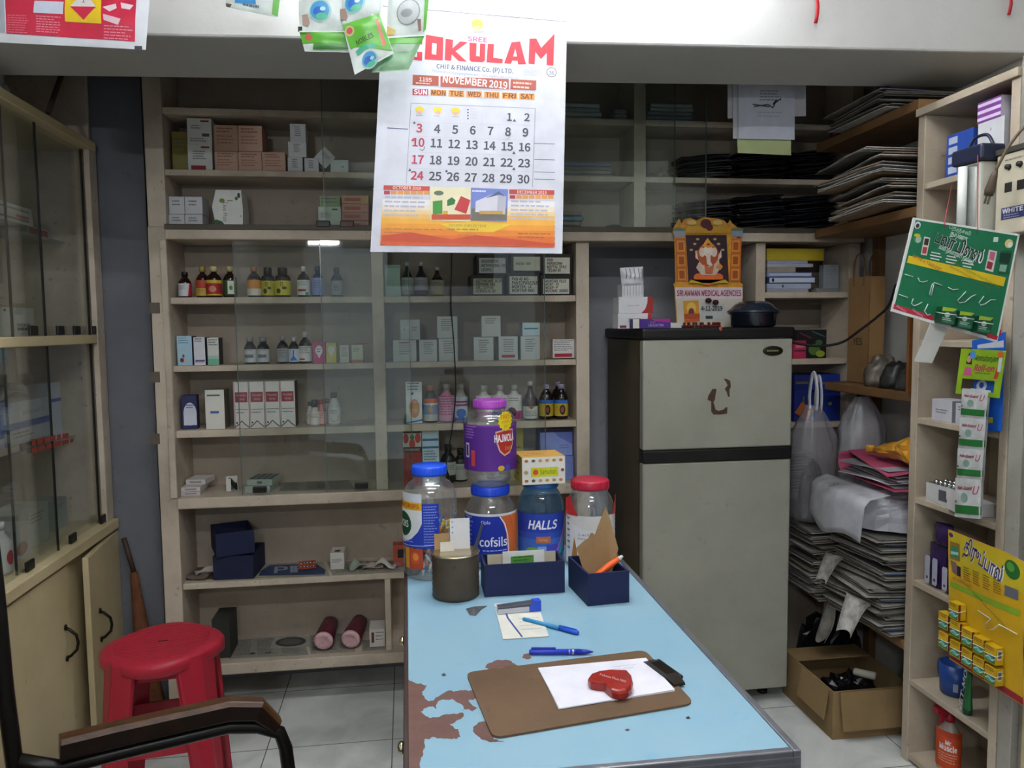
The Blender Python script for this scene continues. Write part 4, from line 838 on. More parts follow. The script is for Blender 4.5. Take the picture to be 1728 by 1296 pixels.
# ================================================================ jars and boxes on the far end of the desk
pet = glass('clear_jar_plastic', (.93, .94, .94), .055, 1.0, .09, (.7, .72, .74), base=.13)
bluepet = glass('blue_jar_plastic', (.30, .56, .80), .10, 1.0, .05, (.25, .45, .65))
class Jar:
    def __init__(s, cx, ytop, ybase, hw, Y, label, z=ZT, prof=None, lidhw=28, lidh=.022, lid='#1f4fd0', mat=pet, name='sweet_jar', cat='jar', H=None, ribs=8):
        s.cx, s.hw, s.Y, s.z = cx, hw, Y, z + .0006
        c = P(cx, ybase, Y); s.R = hw * Y / FPX
        s.H = H or (P(cx, ytop, Y).z - z)
        s.t = thing(name, label, cat, (c.x, Y, s.z)); R = s.R; hb = s.H - lidh; rl = lidhw * Y / FPX
        prof = prof or [(.86, 0), (.96, .03), (1, .06), (1, .72), (.985, .775), (.95, .825), (.89, .868), (.81, .9), (.72, .922), (.64, .934)]
        pr = [(0, .002)] + [(R * a, hb * b) for a, b in prof] + [(rl * .93, hb * .95), (rl * .93, hb)]
        MB().lathe(pr, mat, 40, cap0=False, cap1=False).build('jar_body', s.t)
        if lid:
            mb = MB().lathe([(rl, hb - .002), (rl * 1.01, hb + lidh * .1), (rl, hb + lidh * .85), (rl * .95, s.H), (rl * .8, s.H - .001), (0, s.H - .001)], M(lid, .35, 0, .03), 40)
            for i in range(40):
                a = 2 * PI * i / 40; mb.box(-.0007, .0007, -.0008, .0005, hb + .002, s.H - .004, M(lid, .35, 0, .03), Matrix.Rotation(a, 4, 'Z') @ Matrix.Translation((0, -rl * 1.005, 0)))
            mb.build('lid', s.t)
    def zf(s, y): return P(s.cx, y, s.Y - s.R).z - s.z
    def af(s, x): return math.asin(max(-.985, min(.985, (x - s.cx) / s.hw)))
    def print(s, name, x0, y1, x1, y0, decor, back=None, lift=0.0):
        za, zb = s.zf(y1), s.zf(y0)
        mb = MB(); print_cyl(mb, s.R + lift, za, zb - za, s.af(x0) if not isinstance(x0, float) else x0, s.af(x1) if not isinstance(x1, float) else x1, decor, back)
        return mb.build(name, s.t)
W2 = '#d9dadb'
# blue-lidded jar of wrapped sweets
j = Jar(728, 784, 985, 46, 1.912, 'tall clear jar of wrapped sweets with blue lid, at the desk corner behind the can', lidhw=29, lid='#1e52d8')
j.print('label', -1.75, 926, 741, 834, [('r', 0, 0, 1, .82, '#1b35a4'), ('p', [(0, .82), (.70, .82), (.70, .46), (.62, .30), (.48, .16), (.3, .08), (0, .06)], W2), ('r', .2, .82, .70, 1, '#c9cfd8'), ('r', 0, .70, .70, .84, '#d9a21c'), ('t', 'COUGH DROPS', .34, .735, .075, '#9c2a1c', {'w': .62, 'b': .015}), ('e', .27, .42, .22, .23, '#1d5a3a'), ('e', .27, .42, .19, .20, '#174a30'), ('t', 'VICKS', .27, .37, .12, '#dfe4e0', {'w': .30, 'b': .02}), txt(.73, .76, .985, 15, .05, .018, '#7f92d8'), txt(.1, .1, .6, 1, .1, .02, '#7f92d8'), ('s', [(.02, .02), (.5, .04), (.98, .07)], .01, '#c5cfe8')])
j.print('picture_label', -1.75, 962, 714, 927, [('r', .55, 0, 1, 1, '#a8432a'), ('r', .45, 0, .6, 1, '#c98a1e'), ('e', .78, .55, .14, .3, '#c4502a'), ('e', .8, .6, .08, .18, '#d98a3a')])
rr = random.Random(5); mb = MB(); cols = ['#b8282c', '#2a58c0', '#d0b030', '#c9cbd0', '#2a7a52', '#c86a28', '#2f86b8', '#e0d9c4']
for i in range(330):
    a = rr.uniform(0, 2 * PI); r = j.R * rr.uniform(.45, .75); z = rr.uniform(.016, .135) if i < 250 else rr.uniform(.016, .07)
    T = Matrix.Translation((r * math.cos(a), r * math.sin(a), z)) @ Matrix.Rotation(rr.uniform(0, 6), 4, 'Z') @ Matrix.Rotation(rr.uniform(-1, 1), 4, 'Y')
    m = M(rr.choice(cols), .25, 0, .1, 200)
    mb.lathe([(.001, -.012), (.0035, -.011), (.0015, -.0065), (.0045, -.004), (.0045, .004), (.0015, .0065), (.0035, .011), (.001, .012)], m, 6, T)
o = mb.build('wrapped_sweets', loc=j.t.location); o['kind'] = 'stuff'; tag(o, 'colourful twist-wrapped sweets filling the tall blue-lidded jar', 'sweets')
# blue-labelled jar under the purple one
j2 = Jar(829, 817, 962, 44, 1.975, 'clear jar with blue lid and blue and orange lozenge label, carrying the purple jar', lidhw=33, lid='#1d44c4', prof=[(.86, 0), (.96, .03), (1, .06), (1, .64), (.985, .71), (.95, .77), (.90, .83), (.83, .885), (.76, .92)])
j2.print('label', -1.5, 950, 1.5, 868, [('r', 0, .95, 1, 1, '#c9c9cc'), ('p', [(.69, 0), (.82, 0), (.825, .35), (.80, .65), (.74, .95), (.60, .95), (.67, .6)], '#c3602a'), ('p', [(.82, 0), (1, 0), (1, .95), (.74, .95), (.80, .65), (.825, .35)], '#d66b22'), ('s', [(.70, 0), (.705, .25), (.69, .55), (.65, .78), (.58, .95)], .025, '#d8dadd'), ('t', 'cofsils', .50, .34, .17, '#e2e4ee', {'w': .36, 'b': .02}), ('t', 'Cipla', .40, .80, .06, '#d5d8e8', {'b': .01}), txt(.36, .24, .68, 1, .1, .02, '#a5b2e0'), txt(.04, .9, .25, 7, .09, .025, '#8a9ad8')], '#172c98')
MB().lathe([(j2.R * .9, .005), (j2.R * .9, .11), (j2.R * .2, .122), (0, .12)], M('#b4b1b8', .4, 0, .15, 60), 24).build('lozenge_strips', j2.t)
# purple jar stacked on it
j3 = Jar(828, 674, 818, 44.5, 1.975, 'clear jar with purple lid and purple label, stacked on the blue-lidded lozenge jar', z=ZT + j2.H + .0006, lidhw=28, lidh=.020, lid='#a548b0', prof=[(.62, 0), (.72, .02), (.82, .08), (.97, .12), (1, .16), (1, .77), (.985, .825), (.94, .87), (.87, .905), (.78, .93), (.69, .945)])
j3.print('label', -2.2, 796, 2.2, 718, [('r', 0, .96, 1, 1, '#6f2a94'), ('p', [(.52, .86), (.60, .90), (.70, .90), (.70, .55), (.66, .38), (.60, .32), (.555, .42), (.53, .60)], '#cfa890'), ('p', [(.53, .83), (.60, .87), (.69, .87), (.69, .56), (.655, .41), (.60, .36), (.563, .45), (.54, .62)], '#a82a22'), ('t', 'HAJMOLA', .612, .64, .15, '#e8e4ea', {'w': .20, 'b': .03, 'rot': .03}), ('t', 'Imli', .645, .45, .09, '#d9a23a', {'sl': .2}), ('r', .225, .28, .275, .60, '#c5c6d0'), ('r', .235, .32, .265, .56, '#4a3a5a'), ('r', .30, .1, .34, .45, '#c0403a'), txt(.22, .95, .36, 5, .06, .025, '#9a78b8'), ('e', .57, .06, .03, .06, '#c9a52a'), ('e', .63, .06, .025, .07, '#3a4aa0'), txt(.1, .9, .2, 9, .08, .03, '#9a78b8')], '#52207e')
st_ = []
for i in range(28):
    a = 2 * PI * i / 28; q = 1 if i % 2 else .86; st_.append((.5 + .5 * q * math.cos(a), .5 + .5 * q * math.sin(a)))
j3.print('price_sticker', 836, 729, 861, 694, [('p', st_, '#d8c21c'), ('t', 'FREE', .5, .62, .2, '#c06a14', {'w': .62, 'b': .02, 'rot': .12}), ('t', 'inside', .5, .40, .14, '#c06a14', {'w': .5, 'rot': .12}), ('t', 'jar', .5, .2, .14, '#c06a14', {'w': .25, 'rot': .12})], lift=.0012)
# blue tinted jar
j4 = Jar(913, 811, 960, 40, 1.992, 'translucent blue jar with white-lettered blue label, carrying the small spice carton', lidhw=31, lid='#2a5a9a', mat=bluepet, prof=[(.86, 0), (.96, .03), (1, .06), (1, .50), (.96, .56), (1, .62), (1, .74), (.92, .84), (.78, .93)], lidh=.012)
j4.print('label', -1.5, 938, 1.5, 868, [('r', 0, 0, 1, .40, '#3a62b4'), ('r', 0, .40, 1, .55, '#2a4aa6'), ('t', 'HALLS', .47, .64, .20, '#e4e6ee', {'w': .42, 'b': .03, 'sl': .2}), ('r', .38, .30, .58, .46, '#b5643a'), ('t', 'honey', .48, .35, .07, '#d8b08a', {'w': .12}), ('r', .52, .10, .70, .26, '#3a3fa8'), ('e', .34, .10, .12, .10, '#5f9a3a'), ('p', [(.70, 0), (.76, 0), (.98, .60), (.98, .75)], '#2fa090'), ('p', [(.64, 0), (.69, 0), (.98, .85), (.92, .85)], '#9a6ac0'), ('r', .4, .06, .52, .22, '#7f9fd0')], '#21379a')
# red lidded jar
j5 = Jar(996, 808, 968, 43, 1.93, 'clear jar with red lid and white label, next to the refrigerator', lidhw=33, lid='#a82038', prof=[(.86, 0), (.96, .03), (1, .06), (1, .60), (1, .68), (.98, .74), (.94, .80), (.88, .86), (.82, .90)])
j5.print('label', -1.5, 956, 1.5, 872, [('p', [(0, 1), (1, 1), (1, .94), (.8, .80), (.65, .72), (.5, .70), (.35, .72), (.2, .80), (0, .94)], '#c8c4c0'), ('t', 'Lactobacillus', .5, .60, .05, '#5a5a62', {'w': .46}), ('t', 'Antioxidant Lozenge', .5, .52, .05, '#5a5a62', {'w': .50}), ('t', 'Sugarfree', .5, .42, .045, '#8a8a92', {'w': .2}), ('r', .34, .20, .70, .36, '#c9a51e'), ('t', 'Pulmo Tulsi', .53, .245, .07, '#2a2a1c', {'w': .24, 'b': .02}), ('r', .3, .07, .68, .13, '#a8603a'), ('p', [(.13, .0), (.26, .0), (.24, .3), (.2, .55)], '#a0662a'), txt(.05, .9, .13, 6, .12, .04), txt(.87, .9, .97, 6, .12, .04)], '#cdcbcc')
j5.print('red_shoulder_band', -1.45, 873, 968, 840, [('p', [(0, 0), (1, 0), (.75, .35), (.6, .7), (.55, 1), (0, .8)], '#b5282c')], lift=.001)
j5.print('red_shoulder_band', 1026, 873, 1.45, 840, [('p', [(0, 0), (1, 0), (1, .8), (.45, 1), (.4, .7), (.25, .35)], '#b5382c')], lift=.001)
# spice carton on the blue jar
Wb, Hb, Db = .114, .071, .105
q = P(913, 810, 1.97); mb = MB().box(-Wb/2, Wb/2, 0, Db, 0, Hb, M('#cfc8b2', .45))
print_quad(mb, (-Wb/2, 0, 0), (Wb/2, 0, 0), (Wb/2, 0, Hb), (-Wb/2, 0, Hb), [('r', 0, 0, 1, 1, '#d4d2c8'), ('r', .2, .28, .84, .62, '#c9c41c'), ('e', .31, .45, .065, .10, '#c0502a'), ('t', 'Samahan', .60, .37, .17, '#5a9a1e', {'w': .38, 'b': .02})] + [('e', .1 + .16 * i, v, .045, .055, c) for v in (.14, .87) for i, c in enumerate(('#a8683a', '#5a5a4c', '#b58a6a', '#b0863a', '#a88a3c', '#b0703a'))] + [('e', .94, .5, .04, .06, '#6a4a30'), ('e', .09, .45, .05, .07, '#b58a5a')])
print_quad(mb, (-Wb/2, Db, 0), (-Wb/2, 0, 0), (-Wb/2, 0, Hb), (-Wb/2, Db, Hb), [('r', 0, 0, 1, 1, '#b9a03c'), txt(.1, .7, .8, 3, .2, .05, '#6a5a20')])
print_quad(mb, (-Wb/2, 0, Hb), (Wb/2, 0, Hb), (Wb/2, Db, Hb), (-Wb/2, Db, Hb), [('r', 0, 0, 1, 1, '#c99a4a'), txt(.1, .7, .8, 3, .2, .05, '#8a5a20')])
o = mb.build('spice_carton', loc=(j4.t.location.x, 1.992 - Db / 2, j4.z + j4.H + .0006), rz=.06); tag(o, 'white and yellow herbal drink carton ringed with little spice pictures, on the blue jar', 'carton')
# ---------------------------------------------------------------- rusty can with papers
rustcan = worn('#4c4236', '#2f2721', .7, 9, 50, .45, 'tarnished_tin', bump=.15)
cc = PZ(772, 1018, ZT); Rc = 40 * 1.77 / FPX; cy_ = cc.y + Rc; cx_ = cc.x; Hc = .103
cn = thing('tin_can', 'tarnished ribbed tin can holding paper slips and a knife at the desk corner', 'can', (cx_, cy_, ZT + .0006))
pr = [(0, .002), (Rc * .95, 0), (Rc, .004)]
for k in range(1, 15): pr.append((Rc * (1.0 - .02 * (k % 2)), .004 + (Hc - .006) * k / 15))
pr += [(Rc * 1.02, Hc - .002), (Rc * 1.02, Hc), (Rc * .97, Hc), (Rc * .96, .006), (0, .005)]
MB().lathe(pr, rustcan, 40).build('can_wall', cn)
MB().lathe([(Rc * 1.025, Hc - .003), (Rc * 1.04, Hc - .001), (Rc * 1.025, Hc + .001), (Rc * .98, Hc)], M('#b8a888', .2, .9), 40).build('rim', cn)
def slip(nm, lb, cat, w, h, loc, rz, tilt, m, decor=()):
    mb = box1(-w/2, w/2, 0, .0015, 0, h, m)
    if decor: print_quad(mb, (-w/2, 0, 0), (w/2, 0, 0), (w/2, 0, h), (-w/2, 0, h), decor)
    o = mb.build(nm, loc=loc); o.rotation_euler = (tilt, 0, rz); return tag(o, lb, cat)
slip('card_slip', 'tall white card with punched dots standing in the tin can', 'card', .046, .155, (cx_ + .013, cy_ + .012, ZT + .02), .03, -.05, M('#ccccce', .6), [('e', .12, .95, .03, .01, '#3a4a7a'), ('e', .12, .87, .03, .01, '#3a4a7a'), ('e', .12, .79, .03, .01, '#3a4a7a'), txt(.1, .5, .5, 1, .1, .01)])
slip('card_slip', 'brown cardboard scrap standing in the tin can', 'card', .05, .12, (cx_ - .021, cy_ + .015, ZT + .02), .12, -.08, M('#a3855a', .8))
slip('card_slip', 'small white slip in front of the brown scrap in the tin can', 'card', .032, .105, (cx_ - .018, cy_ + .0, ZT + .02), .05, -.02, M('#cfccc4', .7))
slip('card_slip', 'folded tan paper slumped inside the rim of the tin can', 'card', .05, .088, (cx_ + .006, cy_ - .022, ZT + .012), -.06, -.2, M('#b0986e', .8))
kn = thing('craft_knife', 'thin dark blade sticking out of the tin can towards the lozenge jar', 'knife', (cx_ + .02, cy_ - .005, ZT + .02)); kn.rotation_euler = (.0, .28, 0)
box1(-.006, .006, -.002, .002, .0, .08, M('#2a2c34', .4)).build('handle', kn); MB().prism([(-.004, .081), (.005, .081), (.004, .15), (-.001, .158)], .0015, M('#55565a', .3, .8)).build('blade', kn)
# ---------------------------------------------------------------- navy open boxes
navym = worn('#182145', '#0d1330', .5, 8, 40, .6, 'navy_leatherette')
a = PZ(817, 1005, ZT); b = PZ(955, 1003, ZT); Wn = b.x - a.x; Yn = (a.y + b.y) / 2
nb = thing('navy_tray', 'long navy open box of cards, in front of the lozenge jars', 'box', ((a.x + b.x) / 2, Yn, ZT + .0006))
obox(Wn, .088, .074, navym, .005).build('tray', nb)
for i, (dx, dy, w, h, m, lb, dec) in enumerate(((.005, .055, .10, .082, '#cfd0cc', 'white card behind the green packet in the long navy box', ()), (-.055, .065, .05, .074, '#b8ac92', 'buff card in the long navy box, beside the white card', ()), (.06, .07, .05, .074, '#b8ae98', 'buff card in the long navy box, towards the red-lidded jar', ()), (.0, .035, .055, .075, '#4c8a34', 'green packet standing in the long navy box', [txt(.1, .95, .9, 2, .1, .04, '#2a5a20')]))):
    slip('card_slip' if i < 3 else 'sachet', lb, 'card' if i < 3 else 'packet', w, h, (nb.location.x + dx, Yn + dy * .85, ZT + .007), .03 * i, -.06, M(m, .6), dec)
a = PZ(993, 1021, ZT); b = PZ(1067, 1019, ZT); Wn = b.x - a.x; Yn2 = (a.y + b.y) / 2
nb2 = thing('navy_tray', 'short navy open box stuffed with a kraft envelope, by the metal desk edge', 'box', ((a.x + b.x) / 2 - .004, Yn2, ZT + .0006), .10)
obox(Wn, .14, .072, navym, .005).build('tray', nb2)
kraft = worn('#9a7a55', '#80603f', .5, 9, 60, .85, 'kraft_paper')
ke = thing('kraft_envelope', 'crumpled kraft envelope with torn peak sticking out of the short navy box', 'envelope', (nb2.location.x - .009, Yn2 + .06, ZT + .008)); ke.rotation_euler = (-.1, 0, -.1)
def kf(u, v):
    return ((u - .5) * (.036 + .058 * v), .010 * math.sin(3 * u + 2 * v), v * (.10 + .075 * max(0, 1 - abs(u - .72) / .28) + .03 * math.sin(PI * u)))
MB().grid(kf, 14, 8, kraft, False).build('front_sheet', ke, solid=.001)
def kf2(u, v): return ((u - .5) * (.024 + .026 * v), .008 + .009 * math.sin(4 * u + v), v * (.09 + .05 * u + .03 * math.sin(6 * u)))
MB().grid(kf2, 12, 6, kraft, False).build('back_sheet', ke, solid=.001)
ow = thing('orange_marker', 'bright orange tool lying slanted on the kraft envelope', 'marker', (nb2.location.x - .004, Yn2 + .03, ZT + .066)); ow.rotation_euler = (0, -.62, .1)
MB().tube([(-.04, 0, 0), (-.02, 0, .002), (.02, 0, .002), (.045, 0, 0)], [.005, .008, .008, .006], M('#d8581c', .35)).build('barrel', ow); MB().tube([(.045, 0, 0), (.056, 0, -.001)], [.0055, .003], M('#c8c8c8', .4)).build('tip', ow)
# ---------------------------------------------------------------- flat things on the desk
def onz(px, py, dz=0.0): v = PZ(px, py, ZT); v.z += dz; return v
a = [onz(*q, .0008) for q in ((849, 1080), (926, 1075), (906, 1016), (834, 1020))]; o_ = sum(a, Vector()) / 4
mb = MB(); a = [v - o_ for v in a]
mb.add([*a, *[v + Vector((0, 0, .0012)) for v in a]], [(4, 5, 6, 7), (3, 2, 1, 0), (0, 1, 5, 4), (1, 2, 6, 5), (2, 3, 7, 6), (3, 0, 4, 7)], M('#cbc9bd', .8))
print_quad(mb, *[v + Vector((0, 0, .0013)) for v in a], [('s', [(.2, .98), (.22, .55), (.42, .02)], .02, '#3f4a8a'), ('r', .0, .86, 1, .875, '#4a52a0'), txt(.45, .5, .95, 4, .1, .02, '#a8a69c')])
tag(mb.build('paper_slip', loc=o_), 'cream ruled paper slip lying under the stapler on the desk', 'paper')
a = onz(875, 1036); stp = thing('stapler', 'small white and blue stapler lying on the cream paper slip', 'stapler', (a.x, a.y, ZT + .003), .05)
MB().prism([(-.045, 0), (.045, 0), (.045, .012), (-.045, .010)], .018, M('#b9bcc6', .3, .2)).build('base', stp)
MB().prism([(-.045, .0125), (.03, .0145), (.045, .017), (.042, .021), (-.045, .0155)], .016, M('#6a6c75', .3, .6)).build('magazine', stp)
MB().prism([(.024, 0), (.05, 0), (.05, .022), (.034, .022), (.024, .012)], .020, M('#2a4aba', .35)).build('blue_end', stp).location.y = -.001
tag(MB().add([onz(*q, .0012) for q in ((786, 1028), (806, 1024), (823, 1023), (812, 1030), (803, 1040), (793, 1039))] + [onz(800, 1030, .009)], [(0, 1, 6), (1, 2, 6), (2, 3, 6), (3, 4, 6), (4, 5, 6), (5, 0, 6), (5, 4, 3, 2, 1, 0)], M('#a9adb2', .2, .8)).build('foil_scrap'), 'creased scrap of silver foil on the desk below the tin can', 'foil')
def pen(nm, lb, p0, p1, m, tipm, r, capl, clip=True):
    a, b = onz(*p0, r + .0006), onz(*p1, r + .0006); d = b - a; L = d.length; t = thing(nm, lb, 'pen', a, math.atan2(d.y, d.x))
    MB().tube([(0, 0, 0), (.003, 0, 0), (L - capl, 0, 0)], [r * .7, r, r], m, 10).build('barrel', t)
    if tipm == 'cone': MB().tube([(L - capl, 0, 0), (L - capl * .5, 0, 0), (L, 0, 0)], [r, r * .85, r * .2], M('#2430a0', .35), 10).build('tip', t); MB().tube([(L - capl - .012, 0, 0), (L - capl - .008, 0, 0)], r * 1.08, M('#b9bac8', .25, .7), 10).build('ring', t); MB().tube([(L - capl - .018, 0, 0), (L - capl - .0165, 0, 0)], r * 1.08, M('#b9bac8', .25, .7), 10).build('ring', t); MB().box(.004, .05, -.002, .002, r, r + .003, M('#28319a', .4)).build('clip', t)
    else: MB().tube([(L - capl, 0, 0), (L - .002, 0, 0), (L, 0, 0)], [r * 1.15, r * 1.15, r * .9], M('#1f50b8', .4), 10).build('pen_cap', t); MB().box(L - capl, L - .004, -.0015, .0015, r * 1.1, r * 1.1 + .002, M('#1f50b8', .4)).build('clip', t)
pen('ballpoint_pen', 'capped sky-blue pen lying slanted over the paper slip', (883, 1048), (976, 1072), M('#2f86b8', .35), 'cap', .0042, .045)
pen('ballpoint_pen', 'indigo retractable pen with silver rings above the clipboard', (893, 1105), (1001, 1105), M('#2836ac', .35), 'cone', .0052, .028)
# clipboard
cbm = worn('#67503a', '#443222', .6, 5, 30, .5, 'brown_hardboard')
cb = thing('clipboard', 'brown hardboard clipboard with black metal clip lying on the desk', 'clipboard', onz(978, 1170, .0006))
corners = [onz(*q) for q in ((832, 1249), (1172, 1190), (1088, 1100), (786, 1138))]
def rounded(pts, r, n=4):
    out = []
    for i, p in enumerate(pts):
        a, b = pts[i - 1], pts[(i + 1) % len(pts)]; d1 = (a - p).normalized() * r; d2 = (b - p).normalized() * r
        for k in range(n + 1):
            t = k / n; out.append((p + d1) * (1 - t) ** 2 + p * 2 * t * (1 - t) + (p + d2) * t * t)
    return out
loop = [v - Vector(cb.location) for v in rounded(corners, .018)]; n = len(loop)
for v in loop: v.z = 0
MB().add(loop + [v + Vector((0, 0, .0035)) for v in loop], [tuple(range(n, 2 * n)), tuple(range(n - 1, -1, -1))] + [(i, (i + 1) % n, n + (i + 1) % n, n + i) for i in range(n)], cbm).build('board', cb)
c0, c1 = onz(1086, 1122), onz(1140, 1163); d = (c1 - c0); L = d.length; ang = math.atan2(d.y, d.x)
clp = MB(); T = Matrix.Translation((c0 + c1) / 2 - Vector(cb.location)) @ Matrix.Rotation(ang, 4, 'Z')
clp.prism([(-L/2, 0), (L/2, 0), (L/2 * .96, .004), (L/2 * .5, .012), (-L/2 * .5, .012), (-L/2 * .96, .004)], .022, M('#2b2620', .35, .7), T @ Matrix.Translation((0, -.002, .0036)))
clp.build('spring_clip', cb, bevel=.001)
MB().tube([T @ Vector((-L * .35, .022, .010)), T @ Vector((L * .35, .022, .010))], .004, M('#3a342c', .3, .8), 8).build('clip_rod', cb)
pc = [onz(*q, .0044) for q in ((944, 1202), (1139, 1170), (1090, 1116), (908, 1133))]; po = sum(pc, Vector()) / 4
for k, (rot, lb) in enumerate(((-.012, 'white paper sheet lowest of the three held by the clipboard'), (.008, 'white paper sheet in the middle of the three on the clipboard'), (0, 'white paper sheet on top, bearing pencil scribbles, on the clipboard'))):
    R3 = Matrix.Rotation(rot, 3, 'Z'); q = [R3 @ (v - po) for v in pc]
    mb = MB().add(q + [v + Vector((0, 0, .0006)) for v in q], [(4, 5, 6, 7), (3, 2, 1, 0), (0, 1, 5, 4), (1, 2, 6, 5), (2, 3, 7, 6), (3, 0, 4, 7)], M('#d3d2da', .8))
    if k == 2: print_quad(mb, *[v + Vector((0, 0, .0007)) for v in q], [('s', [(.5 + .02 * i, .74 + R_.uniform(-.02, .02)) for i in range(17)], .008, '#8a8a98'), ('s', [(.62 + .02 * i, .82 + R_.uniform(-.02, .02)) for i in range(13)], .008, '#9a9aa8')])
    tag(mb.build('paper_sheet', loc=po + Vector((0, 0, .0009 * k))), lb, 'paper')
# heart paperweight
hp = onz(1032, 1168, .0075); ht = thing('heart_paperweight', 'glossy red heart-shaped paperweight on the clipboard papers', 'paperweight', hp)
hb_ = [(830, 475), (845, 455), (880, 442), (925, 436), (965, 437), (1000, 438), (1022, 462), (1028, 490), (1022, 515), (1000, 533), (965, 540), (935, 532), (915, 515), (900, 500), (870, 498), (842, 492)]
pts = [onz(*q) - Vector((hp.x, hp.y, ZT)) for q in zo(hb_, 670, 980, 2.579)]
for v in pts: v.z = 0
n = len(pts); rng = []
for s_, z in ((.97, 0), (1, .003), (1, .010), (.95, .014), (.86, .0155)): rng += [Vector((v.x * s_, v.y * s_, z)) for v in pts]
fs = [tuple(range(n - 1, -1, -1)), tuple(4 * n + i for i in range(n))] + [(k * n + i, k * n + (i + 1) % n, (k + 1) * n + (i + 1) % n, (k + 1) * n + i) for k in range(4) for i in range(n)]
mb = MB().add(rng, fs, M('#8f2a24', .15, 0, .1, 50)); hb3 = mb.build('heart', ht)
q = [onz(*p) - Vector((hp.x, hp.y, ZT)) for p in zo([(875, 472), (1000, 508), (1005, 492), (880, 455)], 670, 980, 2.579)]
for v in q: v.z = .0157
print_quad(MB(), q[0], q[1], q[2], q[3], [('t', 'Febrex Plus 500', .5, .3, .5, '#c9a8a0', {'w': .9})]).build('lettering', ht)
# ================================================================ red stool
sr = worn('#a52636', '#8a1c2a', .4, 5, 40, .38, 'red_plastic', bump=.03)
sc_ = P(275, 1082, 2.1); stz = sc_.z; sw = 91 * 2.1 / FPX
stl = thing('plastic_stool', 'red plastic stool with a round scalloped seat and four splayed legs', 'stool', (sc_.x, 2.1, 0), .14)
mb = MB(); n = 64
def sca(a): return 1 + .045 * math.cos(4 * a)
rings = [(0.08, stz), (.5, stz), (.88, stz), (.96, stz - .004), (1, stz - .012), (1.0, stz - .034), (.985, stz - .036), (.98, stz - .014), (.0001, stz - .012)]
vs = [(r * sw * sca(2 * PI * i / n) * math.cos(2 * PI * i / n), r * sw * sca(2 * PI * i / n) * math.sin(2 * PI * i / n), z) for r, z in rings for i in range(n)]
mb.add(vs, [(k * n + i, k * n + (i + 1) % n, (k + 1) * n + (i + 1) % n, (k + 1) * n + i)[::-1] for k in range(len(rings) - 1) for i in range(n)], sr, True)
mb.add([(.08 * sw * math.cos(2 * PI * i / n), .08 * sw * math.sin(2 * PI * i / n), stz) for i in range(n)], [tuple(range(n))], sr)
for i in range(-9, 10):
    w_ = math.sqrt(max(0, (.8 * sw) ** 2 - (i * .0125) ** 2)); mb.box(-w_, w_, i * .0125 - .0018, i * .0125 + .0018, stz - .001, stz + .0012, sr)
mb.box(-.012, .012, -.003, .003, stz + .0012, stz + .0016, M('#3a0a0e', .6)); mb.build('seat', stl)
legs = []
for k in range(4):
    a = PI / 4 + k * PI / 2; ca, sa = math.cos(a), math.sin(a)
    top_, bot = .93 * sw, 1.34 * sw
    mb = MB(); T = Matrix.Rotation(a - PI / 2, 4, 'Z')
    for side in (-1, 1):                                       # an angle-section leg: two tapering flanges meeting at the corner
        w0, w1 = .055, .034
        q = [(0, top_ * 1.07, stz - .010), (side * w0, top_ * .94, stz - .010), (side * w1, bot * .95, .0), (0, bot * 1.06, .0)]
        q2 = [(x - 0, y - .012, z) for x, y, z in q]
        mb.add([T @ Vector(v) for v in q + q2], [(0, 1, 2, 3) if side < 0 else (3, 2, 1, 0), (7, 6, 5, 4) if side < 0 else (4, 5, 6, 7), (0, 4, 5, 1), (1, 5, 6, 2), (2, 6, 7, 3), (3, 7, 4, 0)], sr)
    mb.build('leg', stl, bevel=.002); legs.append((ca, sa))
for k in range(4):
    a, b = PI / 4 + k * PI / 2, PI / 4 + (k + 1) * PI / 2
    for zz, hh in ((.27, .04), (stz - .062, .05)):
        f = (1 - zz / stz); r = (.92 + .36 * f) * sw
        p, q = Vector((r * math.cos(a), r * math.sin(a), zz)), Vector((r * math.cos(b), r * math.sin(b), zz)); p, q = p.lerp(q, .06), q.lerp(p, .06)
        nn = ((p + q) / 2); nn.z = 0; nn = nn.normalized() * .004
        vs = [p - nn, q - nn, q + nn, p + nn]; vs = vs + [v + Vector((0, 0, hh)) for v in vs]
        MB().add(vs, [(3, 2, 1, 0), (4, 5, 6, 7), (0, 1, 5, 4), (1, 2, 6, 5), (2, 3, 7, 6), (3, 0, 4, 7)], sr).build('stretcher', stl)
# ================================================================ armchair at the viewer's side
chm = M('#14120f', .35, .3, .1); woodm = worn('#17100b', '#2c1b10', .8, 5, 26, .3, 'worn_dark_wood', (2, 8, 2))
pa = [P(100, 1262, 1.30), P(190, 1240, 1.335), P(300, 1215, 1.375), P(385, 1196, 1.405), P(435, 1196, 1.42), P(466, 1222, 1.43)]
ch = thing('armchair', 'black tubular metal armchair with a worn wooden arm pad, next to the viewer', 'armchair', (pa[0].x, 1.1, 0))
def loc(v): return Vector(v) - Vector(ch.location)
mb = MB(); pad = []
up = Vector((0, 0, 1))
for i, p in enumerate(pa):
    d = (pa[min(i + 1, 5)] - pa[max(i - 1, 0)]).normalized(); s_ = d.cross(up).normalized(); u_ = s_.cross(d)
    w_, h_ = (.021, .019) if i < 5 else (.019, .013)
    for x, z in ((-1, -.7), (-.9, .6), (-.55, 1), (.55, 1), (.9, .6), (1, -.7), (.6, -1), (-.6, -1)): pad.append(loc(p + s_ * x * w_ + u_ * z * h_))
mb.add(pad, [(k * 8 + i, k * 8 + (i + 1) % 8, (k + 1) * 8 + (i + 1) % 8, (k + 1) * 8 + i) for k in range(5) for i in range(8)] + [tuple(range(7, -1, -1)), tuple(40 + i for i in range(8))], woodm)
